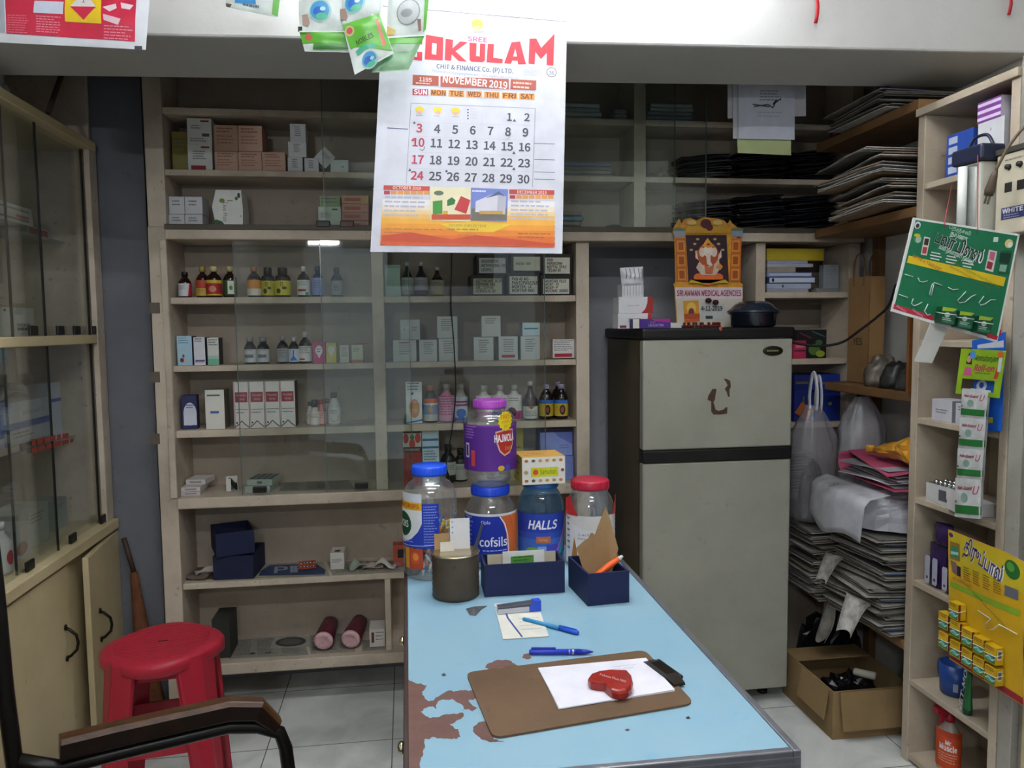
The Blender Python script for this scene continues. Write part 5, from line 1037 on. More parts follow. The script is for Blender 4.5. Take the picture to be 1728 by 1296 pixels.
woodt = worn('#4a2f1a', '#1c120b', .8, 6, 30, .3, 'worn_pad_top', (2, 8, 2)); kt = mb.mat(woodt)
for i_ in range(40):
    if i_ % 8 in (1, 2, 3): mb.mi[i_] = kt
mb.build('arm_pad', ch, bevel=.002)
pb = P(24, 1290, 1.27)
rail = [P(28, 1284, 1.27)] + [p - Vector((0, 0, .034)) for p in pa[:5]] + [P(472, 1236, 1.425), P(482, 1262, 1.425), P(487, 1300, 1.42)]
rail += [Vector((rail[-1].x + .012, 1.42, .25)), Vector((rail[-1].x + .015, 1.42, .011))]
MB().tube([loc(v) for v in rail], .0125, chm, 12).build('arm_tube', ch)
post = [Vector((P(-16, 940, 1.27).x, 1.27, P(0, 900, 1.27).z)), P(-6, 1010, 1.27), P(8, 1160, 1.27), P(24, 1286, 1.27)]
post += [Vector((post[-1].x + .03, 1.27, .42)), Vector((post[-1].x - .02, 1.27, .011))]
MB().tube([loc(v) for v in post], .0125, chm, 12).build('back_post', ch)
sx0, sx1 = post[3].x, rail[-3].x
for y in (.78,):
    MB().tube([loc(Vector((v.x, y, v.z))) for v in post], .0125, chm, 12).build('back_post', ch)
    MB().tube([loc(Vector((v.x, v.y - .5, v.z))) for v in rail], .0125, chm, 12).build('arm_tube', ch)
    MB().add([v - Vector((0, .5, 0)) for v in pad], [(k * 8 + i, k * 8 + (i + 1) % 8, (k + 1) * 8 + (i + 1) % 8, (k + 1) * 8 + i) for k in range(5) for i in range(8)] + [tuple(range(7, -1, -1)), tuple(40 + i for i in range(8))], woodm).build('arm_pad', ch)
box1(sx0 - ch.location.x + .02, sx1 - ch.location.x - .02, -.30, .26, .40, .45, M('#3b332b', .8)).build('seat', ch, bevel=.015)
def bf(u, v): return loc(Vector((post[3].x - .03 - .06 * v, .80 + .46 * u, .48 + .38 * v)))
MB().grid(bf, 4, 6, worn('#6a5a46', '#3a2f24', .6, 20, 90, .8, 'woven_cane')).build('backrest', ch, solid=.012)
# ================================================================ flat hanging things
def uvmap(c):
    """photograph pixel -> (u, v) inside the quad TL, TR, BR, BL"""
    TL, TR, BR, BL = c
    def f(x, y):
        u = v = .5
        for _ in range(12):
            px = (BL[0]*(1-u)+BR[0]*u)*(1-v)+(TL[0]*(1-u)+TR[0]*u)*v; py = (BL[1]*(1-u)+BR[1]*u)*(1-v)+(TL[1]*(1-u)+TR[1]*u)*v
            ax = (BR[0]-BL[0])*(1-v)+(TR[0]-TL[0])*v; bx = (TL[0]-BL[0])*(1-u)+(TR[0]-BR[0])*u
            ay = (BR[1]-BL[1])*(1-v)+(TR[1]-TL[1])*v; by = (TL[1]-BL[1])*(1-u)+(TR[1]-BR[1])*u
            det = ax*by - ay*bx; dx, dy = x - px, y - py
            u += (dx*by - dy*bx)/det; v += (ax*dy - ay*dx)/det
        return u, v
    return f
def pxdecor(c, items):
    """decor given in photograph pixels"""
    f = uvmap(c); out = []
    wpx = (abs(c[1][0]-c[0][0]) + abs(c[2][0]-c[3][0]))/2; hpx = (abs(c[3][1]-c[0][1]) + abs(c[2][1]-c[1][1]))/2
    for it in items:
        k = it[0]
        if k == 'r': out.append(('p', [f(it[1], it[2]), f(it[1], it[4]), f(it[3], it[4]), f(it[3], it[2])], it[5]))
        elif k == 'q': out.append(('p', [f(*p) for p in it[1]], it[2]))
        elif k == 'e': out.append(('e', *f(it[1], it[2]), it[3]/wpx, it[4]/hpx, it[5]))
        elif k == 't':
            o = dict(it[6]) if len(it) > 6 else {}
            if 'w' in o: o['w'] = o['w']/wpx
            out.append(('t', it[1], *f(it[2], it[3]), it[4]/hpx, it[5], o))
        elif k == 's': out.append(('s', [f(*p) for p in it[1]], it[2]/hpx, it[3]))
        elif k == 'l':
            u0, v0 = f(it[1], it[2]); u1, _ = f(it[3], it[2]); out.append(('l', u0, v0, u1, it[4], it[5]/hpx, it[6]/hpx, it[7]))
    return out
def card3(mb, q3, m, t=.001):
    """thin card with real thickness through four points TL, TR, BR, BL (front faces the viewer)"""
    TL, TR, BR, BL = q3; n = (BR - BL).cross(TL - BL).normalized() * t
    fr_ = [BL, BR, TR, TL]; vs = fr_ + [v - n for v in fr_]
    return mb.add(vs, [(0, 1, 2, 3), (7, 6, 5, 4), (1, 0, 4, 5), (2, 1, 5, 6), (3, 2, 6, 7), (0, 3, 7, 4)], m)
# ---------------------------------------------------------------- calendar
cpx = [(646, 10), (956, 36), (948, 428), (625, 425)]
c3 = [P(*cpx[0], 1.965), P(*cpx[1], 1.965), P(*cpx[2], 1.925), P(*cpx[3], 1.925)]
co = Vector((sum(v.x for v in c3) / 4, 1.995, c3[0].z))
cal = thing('wall_calendar', 'large white paper month calendar for November hanging from the beam over the desk', 'calendar', co)
hd_ = '#a04a38'; dk_ = '#45454c'; crim = '#a83048'; og = '#cf8a3c'
def zz(*p): return [(620 + x / 4.937, y / 4.937) for x, y in p]
rl = '#c22b36'
D = [('q', zz((300, 300), (450, 330), (448, 372), (372, 360), (372, 470), (405, 474), (405, 430), (448, 432), (446, 505), (300, 490)), rl),
     ('q', zz((478, 288), (622, 312), (616, 502), (468, 494)), rl), ('q', zz((530, 358), (566, 364), (562, 456), (526, 450)), '#d7d8e0'),
     ('q', zz((640, 322), (702, 330), (697, 402), (760, 344), (826, 350), (722, 426), (818, 514), (748, 508), (690, 452), (686, 506), (632, 500)), rl),
     ('q', zz((838, 354), (897, 360), (892, 466), (922, 470), (926, 362), (970, 364), (966, 505), (945, 518), (850, 512), (838, 498)), rl),
     ('q', zz((990, 364), (1042, 366), (1036, 480), (1116, 490), (1114, 526), (980, 518)), rl),
     ('q', zz((1190, 352), (1262, 344), (1312, 534), (1246, 536), (1240, 505), (1196, 504), (1186, 530), (1128, 526)), rl), ('q', zz((1222, 405), (1236, 470), (1204, 470)), '#d7d8e0'),
     ('q', zz((1342, 322), (1400, 320), (1442, 398), (1556, 280), (1546, 546), (1488, 542), (1490, 440), (1440, 492), (1392, 432), (1386, 536), (1334, 530)), rl),
      ('e', 803, 41, 10, 9, '#d8c84a'), ('e', 803, 47, 6, 5, '#c9a87a'), ('s', [(792, 52), (814, 53)], 3, '#b09a90'), ('t', 'SREE', 803, 70, 7.5, '#b8487a', {'w': 34, 'b': .02}),
      ('t', 'CHIT & FINANCE Co. (P) LTD.', 799, 119.5, 7.5, '#4a4e66', {'w': 131, 'b': .015}), ('t', 'Promoters & Managing Directors : Smt. GOKULAM GOPALAN', 800, 128, 4.2, '#8a8a98', {'w': 146, 'rot': -.03}), ('e', 930, 122, 9, 8.5, '#6a6a72'), ('e', 930, 122, 7.6, 7.2, '#d6d6de'), ('t', '36', 930, 126, 6, '#55555c', {'b': .02}),
      ('l', 882, 114, 918, 4, 4.2, 1.6, '#b5b5bf'),
      ('q', [(695, 126), (738, 128), (738, 145), (694.5, 143)], hd_), ('t', '1195', 716, 137.5, 6.5, '#e0cfc8', {'w': 21, 'b': .02}), ('l', 700, 141, 733, 1, 3, 2, '#d5b5a8'),
      ('q', [(741, 128.5), (856.5, 133.5), (856.5, 150.5), (741, 146)], hd_), ('t', 'NOVEMBER 2019', 799, 144.5, 11.5, '#e6dcd8', {'w': 110, 'b': .02, 'rot': -.04}),
      ('q', [(859.5, 133.5), (903.5, 136), (903, 152), (859, 150.5)], hd_), ('l', 864, 141, 900, 1, 3, 3, '#d5b5a8'), ('l', 864, 148, 900, 1, 3, 3, '#d5b5a8')]
days = ['SUN', 'MON', 'TUE', 'WED', 'THU', 'FRI', 'SAT']
for i, d in enumerate(days):
    x = 707.5 + i * 30; y = 155 + i * 1.25
    D += [('q', [(x - 13, y - 5.5), (x + 13, y - 4.5), (x + 13, y + 6), (x - 13, y + 5)], crim if i == 0 else og), ('t', d, x, y + 4, 7.6, '#e6e0e2' if i == 0 else '#6a3a20', {'w': 22 if i != 1 else 24, 'b': .03})]
D += [('s', [(692, 174), (902, 183)], .9, '#8a8a90'), ('s', [(692, 174), (684, 309)], .9, '#8a8a90'), ('s', [(902, 183), (897, 316)], .9, '#7a7a80')]
ys = [(202, 205), (224, 231), (248, 256), (277, 283), (304, 310)]
for r in range(1, 5):
    a, b = (ys[r - 1][0] + ys[r][0]) / 2 - 6.5, (ys[r - 1][1] + ys[r][1]) / 2 - 6.5
    D.append(('s', [(690 - r * 1.3, a), (901 - r, b)], .6, '#b4b4ba'))
for i in range(1, 7): D.append(('s', [(692 + i * 30, 176 + i * 1.2), (684 + i * 30, 310 + i)], .5, '#bcbcc2'))
for r in range(5):
    for i in range(7):
        n = r * 7 + i - 4
        x = 706.5 + i * 29.9 - r * 1.2 + (1.4 if r == 0 else 0); y = ys[r][0] + (ys[r][1] - ys[r][0]) * i / 6 - 1
        if 1 <= n <= 30: D.append(('t', str(n), x, y, 13.5 if r else 12.5, crim if i == 0 else dk_, {'b': .03, 'sx': 1.04}))
for i in range(3): D += [('e', 706.5 + 30 * i, 185 + i, 7.5, 5.5, '#cdb932'), ('e', 706.5 + 30 * i, 189 + i, 4.5, 3, '#c9a08a'), ('l', 700 + 30 * i, 195 + i, 713 + 30 * i, 1, 2, 1.5, '#9a9aa2')]
D += [('e', 787, 185 + 5 * i, 1.3, 1.3, dk_) for i in range(4)] + [('l', 792, 184, 806, 4, 5, 1.4, '#b8b8c0')]
D += [('q', [(695, 209), (697.5, 204.5), (700, 209)], dk_), ('q', [(863, 205), (866, 200.5), (869, 205.5)], dk_), ('q', [(692, 238), (695, 233), (698, 238)], '#a83a48'), ('q', [(862, 260), (865, 255), (868, 260)], dk_), ('q', [(862, 287), (865, 282), (868, 287)], dk_), ('q', [(687, 289), (690, 284), (693, 289)], dk_), ('e', 751, 289, 2, 2, dk_), ('s', [(706, 252), (711, 254), (714, 251), (714, 247)], 1.4, '#6a6a72')]
for x0, x1, y0 in ((655, 668, 135), (672, 688, 137), (908, 922, 150), (926, 938, 152)): D.append(('l', x0, y0, x1, 34, 4.9, 1.3, '#c0c0c9'))
D += [('s', [(653, 216), (687, 218)], 1.6, '#5a5a78')] + [('s', [(900, y), (936, y + 1)], 1.2, '#6a6a8a') for y in (242, 269, 290, 302)]
for i, (c_, y0, y1) in enumerate((('#d8d5d6', 336, 346), ('#d9cdbc', 346, 354), ('#d8bd8c', 354, 361), ('#d9ab62', 361, 368), ('#dba03e', 368, 377), ('#d8912f', 377, 386), ('#d47c2c', 386, 396), ('#cd672a', 396, 406), ('#c4552a', 406, 413))):
    D.append(('q', [(645 - (y0 - 336) * .05, y0), (936, y0 + 4), (935, y1 + 4.6), (644.5 - (y0 - 336) * .05, y1 + .6)], c_))
D += [('q', [(740, 378), (800, 374), (860, 379), (830, 392), (770, 391)], '#d9b534'), ('q', [(644, 398), (690, 392), (760, 404), (800, 397), (850, 402), (935, 412), (934, 416), (644, 407)], '#b8472c'),
      ('q', [(647, 312.5), (723, 314.5), (722.5, 322.5), (646.5, 320.5)], '#b04238'), ('t', 'OCTOBER 2019', 685, 319.8, 5.2, '#e0bfb4', {'w': 46, 'b': .02}), ('q', [(857, 319.5), (935, 321), (935, 329), (857, 327.5)], '#b04238'), ('t', 'DECEMBER 2019', 896, 327, 5.2, '#e0bfb4', {'w': 50, 'b': .02})]
D += [('q', [(647.5 + 11 * i, 321.8), (657 + 11 * i, 322), (657 + 11 * i, 328), (647.5 + 11 * i, 327.8)], crim if i == 0 else og) for i in range(7)] + [('q', [(858 + 11 * i, 329.2), (867.5 + 11 * i, 329.4), (867.5 + 11 * i, 335.4), (858 + 11 * i, 335.2)], crim if i == 0 else og) for i in range(7)]
D += [('l', 649, 334, 721, 5, 7.4, 3, '#a9a9b4'), ('l', 860, 341, 932, 5, 7.4, 3, '#a9a9b4')]
D += [('q', [(724, 315), (792, 317), (791, 374), (724, 372)], '#d3cba8'), ('r', 726, 362, 791, 371, '#b5482c'), ('q', [(728, 340), (744, 338), (744, 361), (728, 362)], '#3f8a34'), ('q', [(752, 338), (760, 333), (766, 338), (764, 345), (752, 348)], '#2f6a34'), ('q', [(775, 331), (791, 338), (784, 361), (764, 354)], '#b03034'), ('e', 738, 326, 8, 4, '#5a6a5a'), ('r', 745, 356, 753, 362, '#c99a2a'),
      ('q', [(792, 317), (855, 319.5), (853, 374), (791, 372)], '#6a7ab8'), ('r', 792, 352, 853, 372, '#6a6458'), ('q', [(800, 340), (838, 324), (852, 332), (850, 362), (799, 358)], '#c3c0c8'), ('q', [(838, 324), (852, 332), (850, 362), (836, 358)], '#a7a5ae'), ('q', [(816, 335), (839, 323), (850, 332), (840, 329)], '#4a5a78'), ('l', 794, 324, 822, 1, 3, 3, '#c9cbe0'), ('r', 806, 356, 846, 362, '#b5904a')]
D += [('t', 'GOLDEN JUBILEE YEAR', 786, 383, 4.2, '#8a6a3a', {'w': 62}), ('l', 752, 388, 822, 1, 3, 2.4, '#a87a3a'), ('t', 'HAPPY NEW YEAR', 784, 399, 3.6, '#8a6a2a', {'w': 30}), ('l', 648, 387, 745, 1, 3, 1.8, '#a5783a'), ('l', 648, 393, 690, 1, 3, 1.8, '#a5683a'), ('l', 872, 395, 932, 2, 6, 1.8, '#a05a34')]
q3 = [v - co for v in c3]
for k in range(3):                                              # later months' pages behind the front one
    mb = card3(MB(), [v + Vector((.0 + .0018 * k, .003 + .004 * k, .001 * k)) for v in q3], M('#cfcfd4', .8), .0008); mb.build('page', cal)
mb = card3(MB(), q3, M('#c2c3cb', .75), .0008); print_quad(mb, q3[3], q3[2], q3[1], q3[0], pxdecor(cpx, D), .00018); mb.build('front_page', cal)
MB().tube([q3[0] + Vector((0, .004, 0)), q3[1] + Vector((0, .004, 0))], .0045, M('#8f9097', .35, .6), 8).build('top_binding_strip', cal)
MB().tube([(q3[0] + q3[1]) / 2, Vector(((q3[0].x + q3[1].x) / 2, .004, .05))], .001, M('#9a9aa0', .4), 6).build('hanging_cord', cal)
MB().lathe([(.003, 0), (.003, .02), (.006, .02), (.006, .022)], M('#55555a', .4, .8), 10, Matrix.Translation(((q3[0].x + q3[1].x) / 2, .008, .05)) @ Matrix.Rotation(PI / 2, 4, 'X')).build('nail', cal)
# ---------------------------------------------------------------- green sachets on strips at the beam
film = M('#b9c2bb', .28, 0, .12, 30); greenf = '#4f9a26'
def sachet(nm, lb, cat, px, Y, items, m=film, puff=.006, rows=6, dY=(0, 0, 0, 0), group=None, back=None, seal=True):
    c = [P(*p, Y + d) for p, d in zip(px, dY)]; o = sum(c, Vector()) / 4; TL, TR, BR, BL = [v - o for v in c]
    nrm = (BR - BL).cross(TL - BL).normalized(); ph = R_.uniform(0, 6)
    t = thing(nm, lb, cat, o, 0, group)
    def f(u, v, s=1):
        b = max(0, math.sin(PI * min(1, max(0, u)))) ** .6 * max(0, math.sin(PI * min(1, max(0, v)))) ** .6
        return (BL*(1-u)+BR*u)*(1-v)+(TL*(1-u)+TR*u)*v + nrm * (s * puff * b * (1 + .25 * math.sin(9 * u + ph) + .2 * math.sin(11 * v + 3 * u + ph)))
    mb = MB().grid(lambda u, v: f(u, v, 1), 14, 12, m); mb.grid(lambda u, v: f(1 - u, v, -.5), 14, 12, m if back is None else back)
    W = (BR - BL).length; H = (TL - BL).length
    for vs, fs, col, lay in lay2d(W, H, pxdecor(px, items)):
        bm_ = bmesh.new(); bv = [bm_.verts.new((x, y, 0)) for x, y in vs]
        for ff in fs:
            try: bm_.faces.new([bv[i] for i in ff])
            except ValueError: pass
        for ax, L in ((0, W), (1, H)):
            for k in range(1, 14):
                no = (1, 0, 0) if ax == 0 else (0, 1, 0); pc_ = (L * k / 14, 0, 0) if ax == 0 else (0, L * k / 14, 0)
                bmesh.ops.bisect_plane(bm_, geom=bm_.verts[:] + bm_.edges[:] + bm_.faces[:], plane_co=pc_, plane_no=no)
        bm_.verts.index_update()
        mb.add([f(v.co.x / W, v.co.y / H) + nrm * (.0006 + .0003 * lay) for v in bm_.verts], [tuple(v.index for v in q.verts) for q in bm_.faces], M(col, .3, 0, .05, 60) if isinstance(col, str) else col, True)
        bm_.free()
    mb.build('pouch', t)
    if seal: MB().grid(lambda u, v: f(u, -.001 - .03 * v, 0) + nrm * .001, 10, 1, m).build('crimped_seal', t)
    return t
def orb(x, y, r): return [('e', x, y, r, r * 1.02, '#8fb5b0'), ('e', x - 1, y - 1, r * .85, r * .85, '#3f8ab5'), ('e', x - 3, y + 1, r * .5, r * .45, '#2a62b0'), ('e', x + 2, y + r * .5, r * .55, r * .32, '#4fa888'), ('e', x + 4, y - 3, r * .25, r * .2, '#a9c8d8')]
foot_ = lambda x, y: [('q', [(x - 6, y - 8), (x + 3, y - 9), (x + 7, y + 6), (x + 4, y + 12), (x - 5, y + 9)], '#9a8074')]
SP = [((503, -30), (606, -34), (606, 52), (505, 52)), ((505, 52), (606, 48), (604, 88), (514, 86)), ((576, -40), (646, -46), (643, 22), (578, 44)), ((578, 42), (640, 22), (664, 88), (598, 124)), ((656, -32), (727, -36), (717, 58), (652, 62)), ((652, 60), (718, 56), (690, 117), (628, 121)), ((379, -46), (478, -46), (470, 30), (381, 12))]
sachet('sachet', 'silver green sachet with a blue globe, hanging at the free side of the sachet bunch', 'sachet', SP[0], 1.84, orb(541, 20, 19) + foot_(516, 34) + [('r', 503, 45, 510, 54, '#1f2a22')])
sachet('sachet', 'green foot of the globe sachet, curling below it against the beam', 'sachet', SP[1], 1.845, [('q', [(505, 53), (605, 48), (604, 74), (511, 74)], greenf), ('e', 521, 64, 6, 6, '#b5504a'), ('q', [(530, 74), (598, 74), (590, 84), (528, 84)], '#3f7a34')])
sachet('sachet', 'silver green sachet with half a blue globe, in the middle of the sachet bunch', 'sachet', SP[2], 1.832, orb(599, 6, 18) + foot_(580, 24))
sachet('sachet', 'bright green tilted sachet with dark arched lettering and a globe, in front of the bunch', 'sachet', SP[3], 1.822, [('q', [(578, 42), (640, 22), (662, 86), (640, 84), (600, 80), (592, 84)], greenf), ('e', 590, 53, 8, 8, '#a8a06a'), ('e', 590, 53, 5, 5, '#b5484a'), ('q', [(633, 33), (638, 32), (652, 76), (645, 78)], '#b56a4a'), ('t', 'NOBLES', 617, 71, 8, '#26382c', {'w': 29, 'b': .02, 'rot': .06}), ('q', [(600, 88), (612, 78), (630, 74), (640, 78), (616, 86), (604, 96)], '#3f9a78')] + orb(624, 102, 13))
sachet('sachet', 'silver sachet with a grey disc, hanging in front of the calendar', 'sachet', SP[4], 1.838, [('e', 689, 22, 20, 22, '#7a807e'), ('e', 689, 22, 18, 20, '#a8adab'), ('e', 686, 24, 10, 7, '#878c8a'), ('q', [(653, 44), (668, 52), (664, 60), (652, 60)], '#b59a4a'), ('q', [(704, 34), (710, 33), (711, 52), (706, 54)], '#7a5a54'), ('q', [(718, -30), (727, -36), (719, 50), (714, 55)], greenf)])
sachet('sachet', 'green lower sachet tapering over the red calendar lettering', 'sachet', SP[5], 1.842, [('q', [(652, 62), (718, 58), (710, 74), (652, 76)], greenf), ('q', [(660, 82), (700, 78), (692, 88), (668, 90)], '#9ab09a'), ('q', [(652, 88), (664, 96), (650, 112), (640, 118)], '#5a9a6a')], m=M('#84a884', .3, 0, .15, 30))
sachet('sachet', 'green edged sachet with a blue picture, hanging alone above the upper shelves', 'sachet', SP[6], 1.84, [('q', [(398, -30), (430, -30), (432, 8), (397, 6)], '#2f7ab0'), ('q', [(466, -40), (477, -40), (469, 28), (459, 24)], greenf), ('q', [(381, 6), (392, 8), (388, 13), (382, 12)], '#5a4a44'), ('l', 410, 10, 440, 1, 4, 4, '#4a6a7a')])
# ---------------------------------------------------------------- big plastic bag with the warning diamond
hz = [(-30, -34), (254, -20), (246, 84), (-30, 70)]
wb = M('#cfd2d6', .3, 0, .06, 20); redp = M('#bf2440', .3, 0, .08, 40)
sachet('plastic_bag', 'white and red plastic sack with a yellow hazard diamond panel, hanging from the beam', 'plastic bag', hz, 1.85, [('q', [(10, -28), (231, -16), (228, 71), (12, 58)], redp), ('q', [(-30, -28), (8, -28), (10, 56), (-30, 58)], '#9ea6ae'), ('q', [(110, -20), (171, -16), (172, 42), (110, 38)], '#d6b81c'), ('q', [(142, -14), (163, 14), (142, 36), (119, 13)], '#c9c4c4'), ('q', [(119, 13), (163, 14), (142, 36)], '#bf2440'), ('t', '1', 141, 6, 9, '#8a2434'), ('q', [(60, 4), (108, 5), (107, 26), (58, 24)], '#bcc3d2'), ('l', 62, 30, 104, 7, 4.2, 1.6, '#d88a98'), ('l', 14, 28, 54, 8, 4, 1.4, '#d8707f'), ('l', 176, 46, 226, 5, 5, 1.6, '#d88a98'), ('q', [(174, 14), (196, 8), (198, 16), (186, 22)], '#d9c6cc'), ('q', [(204, 6), (226, 10), (220, 18), (206, 16)], '#d9c6cc'), ('q', [(175, 26), (205, 34), (200, 44), (176, 36)], '#d5b6c0'), ('r', 227, 78, 240, 85, '#3a3a40')], m=wb, puff=.008, seal=False)
for i, (x, lb) in enumerate(((1377, 'thin red ribbon end hanging on the beam above the paper bundle'), (1703, 'thin red ribbon end hanging on the beam above the bookcase'))):
    c = P(x, 0, 1.985); mb = MB().grid(lambda u, v: (-.005 + .010 * u + .003 * math.sin(6 * v), -.004 * math.sin(5 * v), -.06 + .14 * v if i == 0 else -.04 + .12 * v), 2, 10, M('#b5242c', .5))
    tag(mb.build('red_ribbon', loc=c, solid=.0008), lb, 'ribbon')
    if i == 0: pass
# ---------------------------------------------------------------- paper bundle behind the beam
Yh = 2.40
for i, (px, m, lb, items, dy) in enumerate((([(1228, 112), (1360, 112), (1360, 196), (1228, 200)], '#b5b5b8', 'white sheet at the back of the paper bundle hung behind the beam', [('e', 1243, 172, 3, 8, '#6a6a72')], .012),
        ([(1240, 120), (1334, 120), (1335, 262), (1245, 258)], '#a9b380', 'pale green sheet peeping out below the hung paper bundle', [], .008),
        ([(1237, 120), (1300, 120), (1300, 236), (1237, 234)], '#b0b0b4', 'narrow grey sheet behind the scribbled page of the hung bundle', [], .005),
        ([(1246, 110), (1341, 110), (1341, 236), (1246, 234)], '#b9bcc6', 'front page of the hung paper bundle, with dark handwriting', [('l', 1282, 154, 1322, 4, 5, 1.6, '#6a6a74'), ('s', [(1272, 180), (1296, 176), (1304, 182), (1310, 168), (1304, 176), (1318, 166)], 2, '#3a3a44'), ('s', [(1270, 176), (1298, 180)], 2.4, '#4a4a52'), ('l', 1278, 190, 1320, 2, 6, 1.2, '#8a8a92')], 0))):
    c = [P(*p, Yh + dy) for p in px]; o = Vector((sum(v.x for v in c) / 4, Yh + dy, c[0].z)); q = [v - o for v in c]
    mb = card3(MB(), q, M(m, .8), .0008)
    if items: print_quad(mb, q[3], q[2], q[1], q[0], pxdecor(px, items))
    tag(mb.build('hanging_sheet', loc=o), lb, 'paper')
hk = thing('bulldog_hook', 'bent wire hook holding the hung paper bundle behind the beam', 'hook', (P(1290, 118, Yh).x, Yh, P(1290, 118, Yh).z))
MB().tube([(0, -.006, -.02), (0, -.006, .0), (0, .02, .005), (0, .02, -.02)], .002, M('#5a5a5e', .4, .8), 6).build('wire', hk)
MB().tube([(0, -.004, .0), (0, -.06, .06), (0, -.1195, .07)], .0015, M('#5a5a5e', .4, .8), 6).build('wire', hk)
# ---------------------------------------------------------------- cables
def cable(nm, lb, pts, r, m): return tag(MB().tube(pts, r, m, 8).build(nm), lb, 'cable')
def smooth(pts, n=6):
    out = []
    for i in range(len(pts) - 1):
        p0, p1, p2, p3 = pts[max(i-1, 0)], pts[i], pts[i+1], pts[min(i+2, len(pts)-1)]
        for k in range(n):
            t = k / n; out.append(.5 * ((2*p1) + (p2-p0)*t + (2*p0-5*p1+4*p2-p3)*t*t + (3*p1-p0-3*p2+p3)*t**3))
    return out + [pts[-1]]
cable('black_cable', 'thin black cable dangling in front of the glazed shelves to the desk jars', smooth([P(758, 405, 2.66), P(762, 432, 2.68), P(761, 510, 2.68), P(766, 580, 2.68), P(769, 650, 2.68), P(766, 700, 2.68), P(757, 760, 2.68), P(752, 790, 2.68)]), .0022, M('#15171f', .4))
o = MB().lathe([(.004, 0), (.009, -.02), (.013, -.03), (.013, -.065), (.005, -.068)], M('#131313', .4), 14).build('cable_plug', loc=P(752, 788, 2.68)); tag(o, 'black plug at the end of the dangling cable, above the dark bottles', 'plug')
cable('power_cable', 'dark power cable curving from the refrigerator top towards the hanging green card', smooth([P(1336, 578, 2.62), P(1380, 584, 2.56), P(1420, 578, 2.50), P(1450, 558, 2.44), P(1480, 535, 2.38), P(1500, 515, 2.33), P(1512, 480, 2.29)]), .0045, M('#17100d', .5))
# ================================================================ goods behind the sliding glass of the wall cabinet
def xbox(p0, p1, pyt, pyb, z, X, depth, label, col, decor=(), sgn=1, name='medicine_carton', cat='carton', side=None, topd=None, rough=.5, rz=0.0):
    """box whose face looks along +X (sgn 1) or -X (sgn -1); p0..p1 pixel extents at row pyb"""
    a, b = PX(p0, pyb, X), PX(p1, pyb, X); W = abs(b.y - a.y); yc_ = (a.y + b.y) / 2
    H = abs(PX((p0 + p1) / 2, pyt, X).z - PX((p0 + p1) / 2, pyb, X).z)
    mb = MB().box(-depth if sgn > 0 else 0, 0 if sgn > 0 else depth, -W/2, W/2, 0, H, M(col, rough))
    s = -1 if sgn > 0 else 1
    if decor: print_quad(mb, (0, s*W/2, 0), (0, -s*W/2, 0), (0, -s*W/2, H), (0, s*W/2, H), decor)
    if side: print_quad(mb, *((-depth, -W/2, 0), (0, -W/2, 0), (0, -W/2, H), (-depth, -W/2, H)) if sgn > 0 else ((0, -W/2, 0), (depth, -W/2, 0), (depth, -W/2, H), (0, -W/2, H)), side)
    if topd: print_quad(mb, *((0, -W/2, H), (0, W/2, H), (-depth, W/2, H), (-depth, -W/2, H)) if sgn > 0 else ((0, W/2, H), (0, -W/2, H), (depth, -W/2, H), (depth, W/2, H)), topd)
    o = mb.build(name, loc=(X, yc_, z + .0006), rz=rz); tag(o, label, cat)
    return z + H + .0006
zs1, zs2 = z1 if False else PX(20, 372, -1.12).z, PX(30, 752, -1.12).z
t = xbox(-20, 56, 360, 376, zs1, -1.13, .12, 'white carton with dark stripe lying on the top wooden shelf behind the glass', '#bdbab4', [('r', .1, .3, .9, .5, '#5a5650'), ('r', .6, .6, .9, .9, '#a34a3a')])
xbox(-6, 54, 346, 360, t, -1.135, .11, 'white carton lying on the dark-striped one behind the glass', '#c6c4be', [('r', .1, .4, .9, .6, '#7a766e')])
xbox(46, 84, 378, 396, zs1 - .0225, -1.16, .10, 'flat red and white pack on the glass shelf behind the cabinet pane', '#b0a8a4', [('r', .1, .2, .9, .8, '#9a3a2c')])
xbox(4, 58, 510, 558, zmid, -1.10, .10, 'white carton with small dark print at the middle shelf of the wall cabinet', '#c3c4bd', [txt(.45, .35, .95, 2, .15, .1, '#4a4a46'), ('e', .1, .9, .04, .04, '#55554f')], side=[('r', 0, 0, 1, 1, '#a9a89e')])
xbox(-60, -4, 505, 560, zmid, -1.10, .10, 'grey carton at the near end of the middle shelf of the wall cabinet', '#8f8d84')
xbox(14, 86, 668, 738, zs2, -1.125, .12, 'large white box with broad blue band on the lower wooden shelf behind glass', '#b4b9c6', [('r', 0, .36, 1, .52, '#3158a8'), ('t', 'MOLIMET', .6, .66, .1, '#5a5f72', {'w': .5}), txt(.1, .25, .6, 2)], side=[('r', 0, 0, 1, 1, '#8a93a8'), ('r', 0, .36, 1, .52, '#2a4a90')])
xbox(88, 106, 642, 738, zs2 - .024, -1.14, .06, 'tall slim white box with blue band next to the large blue-banded box', '#b9bfca', [('r', 0, .66, 1, .72, '#3a5ab0')])
xbox(96, 105, 676, 706, zs2 - .024, -1.16, .04, 'little white carton upright on the glass shelf behind the pane', '#b0afa4')
xbox(-70, 8, 690, 752, zs2, -1.125, .12, 'deep blue carton beside the large blue-banded box behind glass', '#33508a', [('r', 0, .0, 1, .3, '#b5b9c6')])
o = MB().grid(lambda u, v: (-.05 * math.sin(PI * v) - .02, (u - .5) * .16, .05 * math.sin(PI * u) ** .5 * (1 - .6 * v) + .002), 10, 6, M('#9aa2a6', .2, .3)).build('clear_pouch', loc=(-1.15, PX(40, 665, -1.15).y, zs2 + PX(50, 668, -1.125).z - PX(50, 738, -1.125).z + .002), solid=.002); tag(o, 'shiny clear pouch lying on the large blue-banded box', 'pouch')
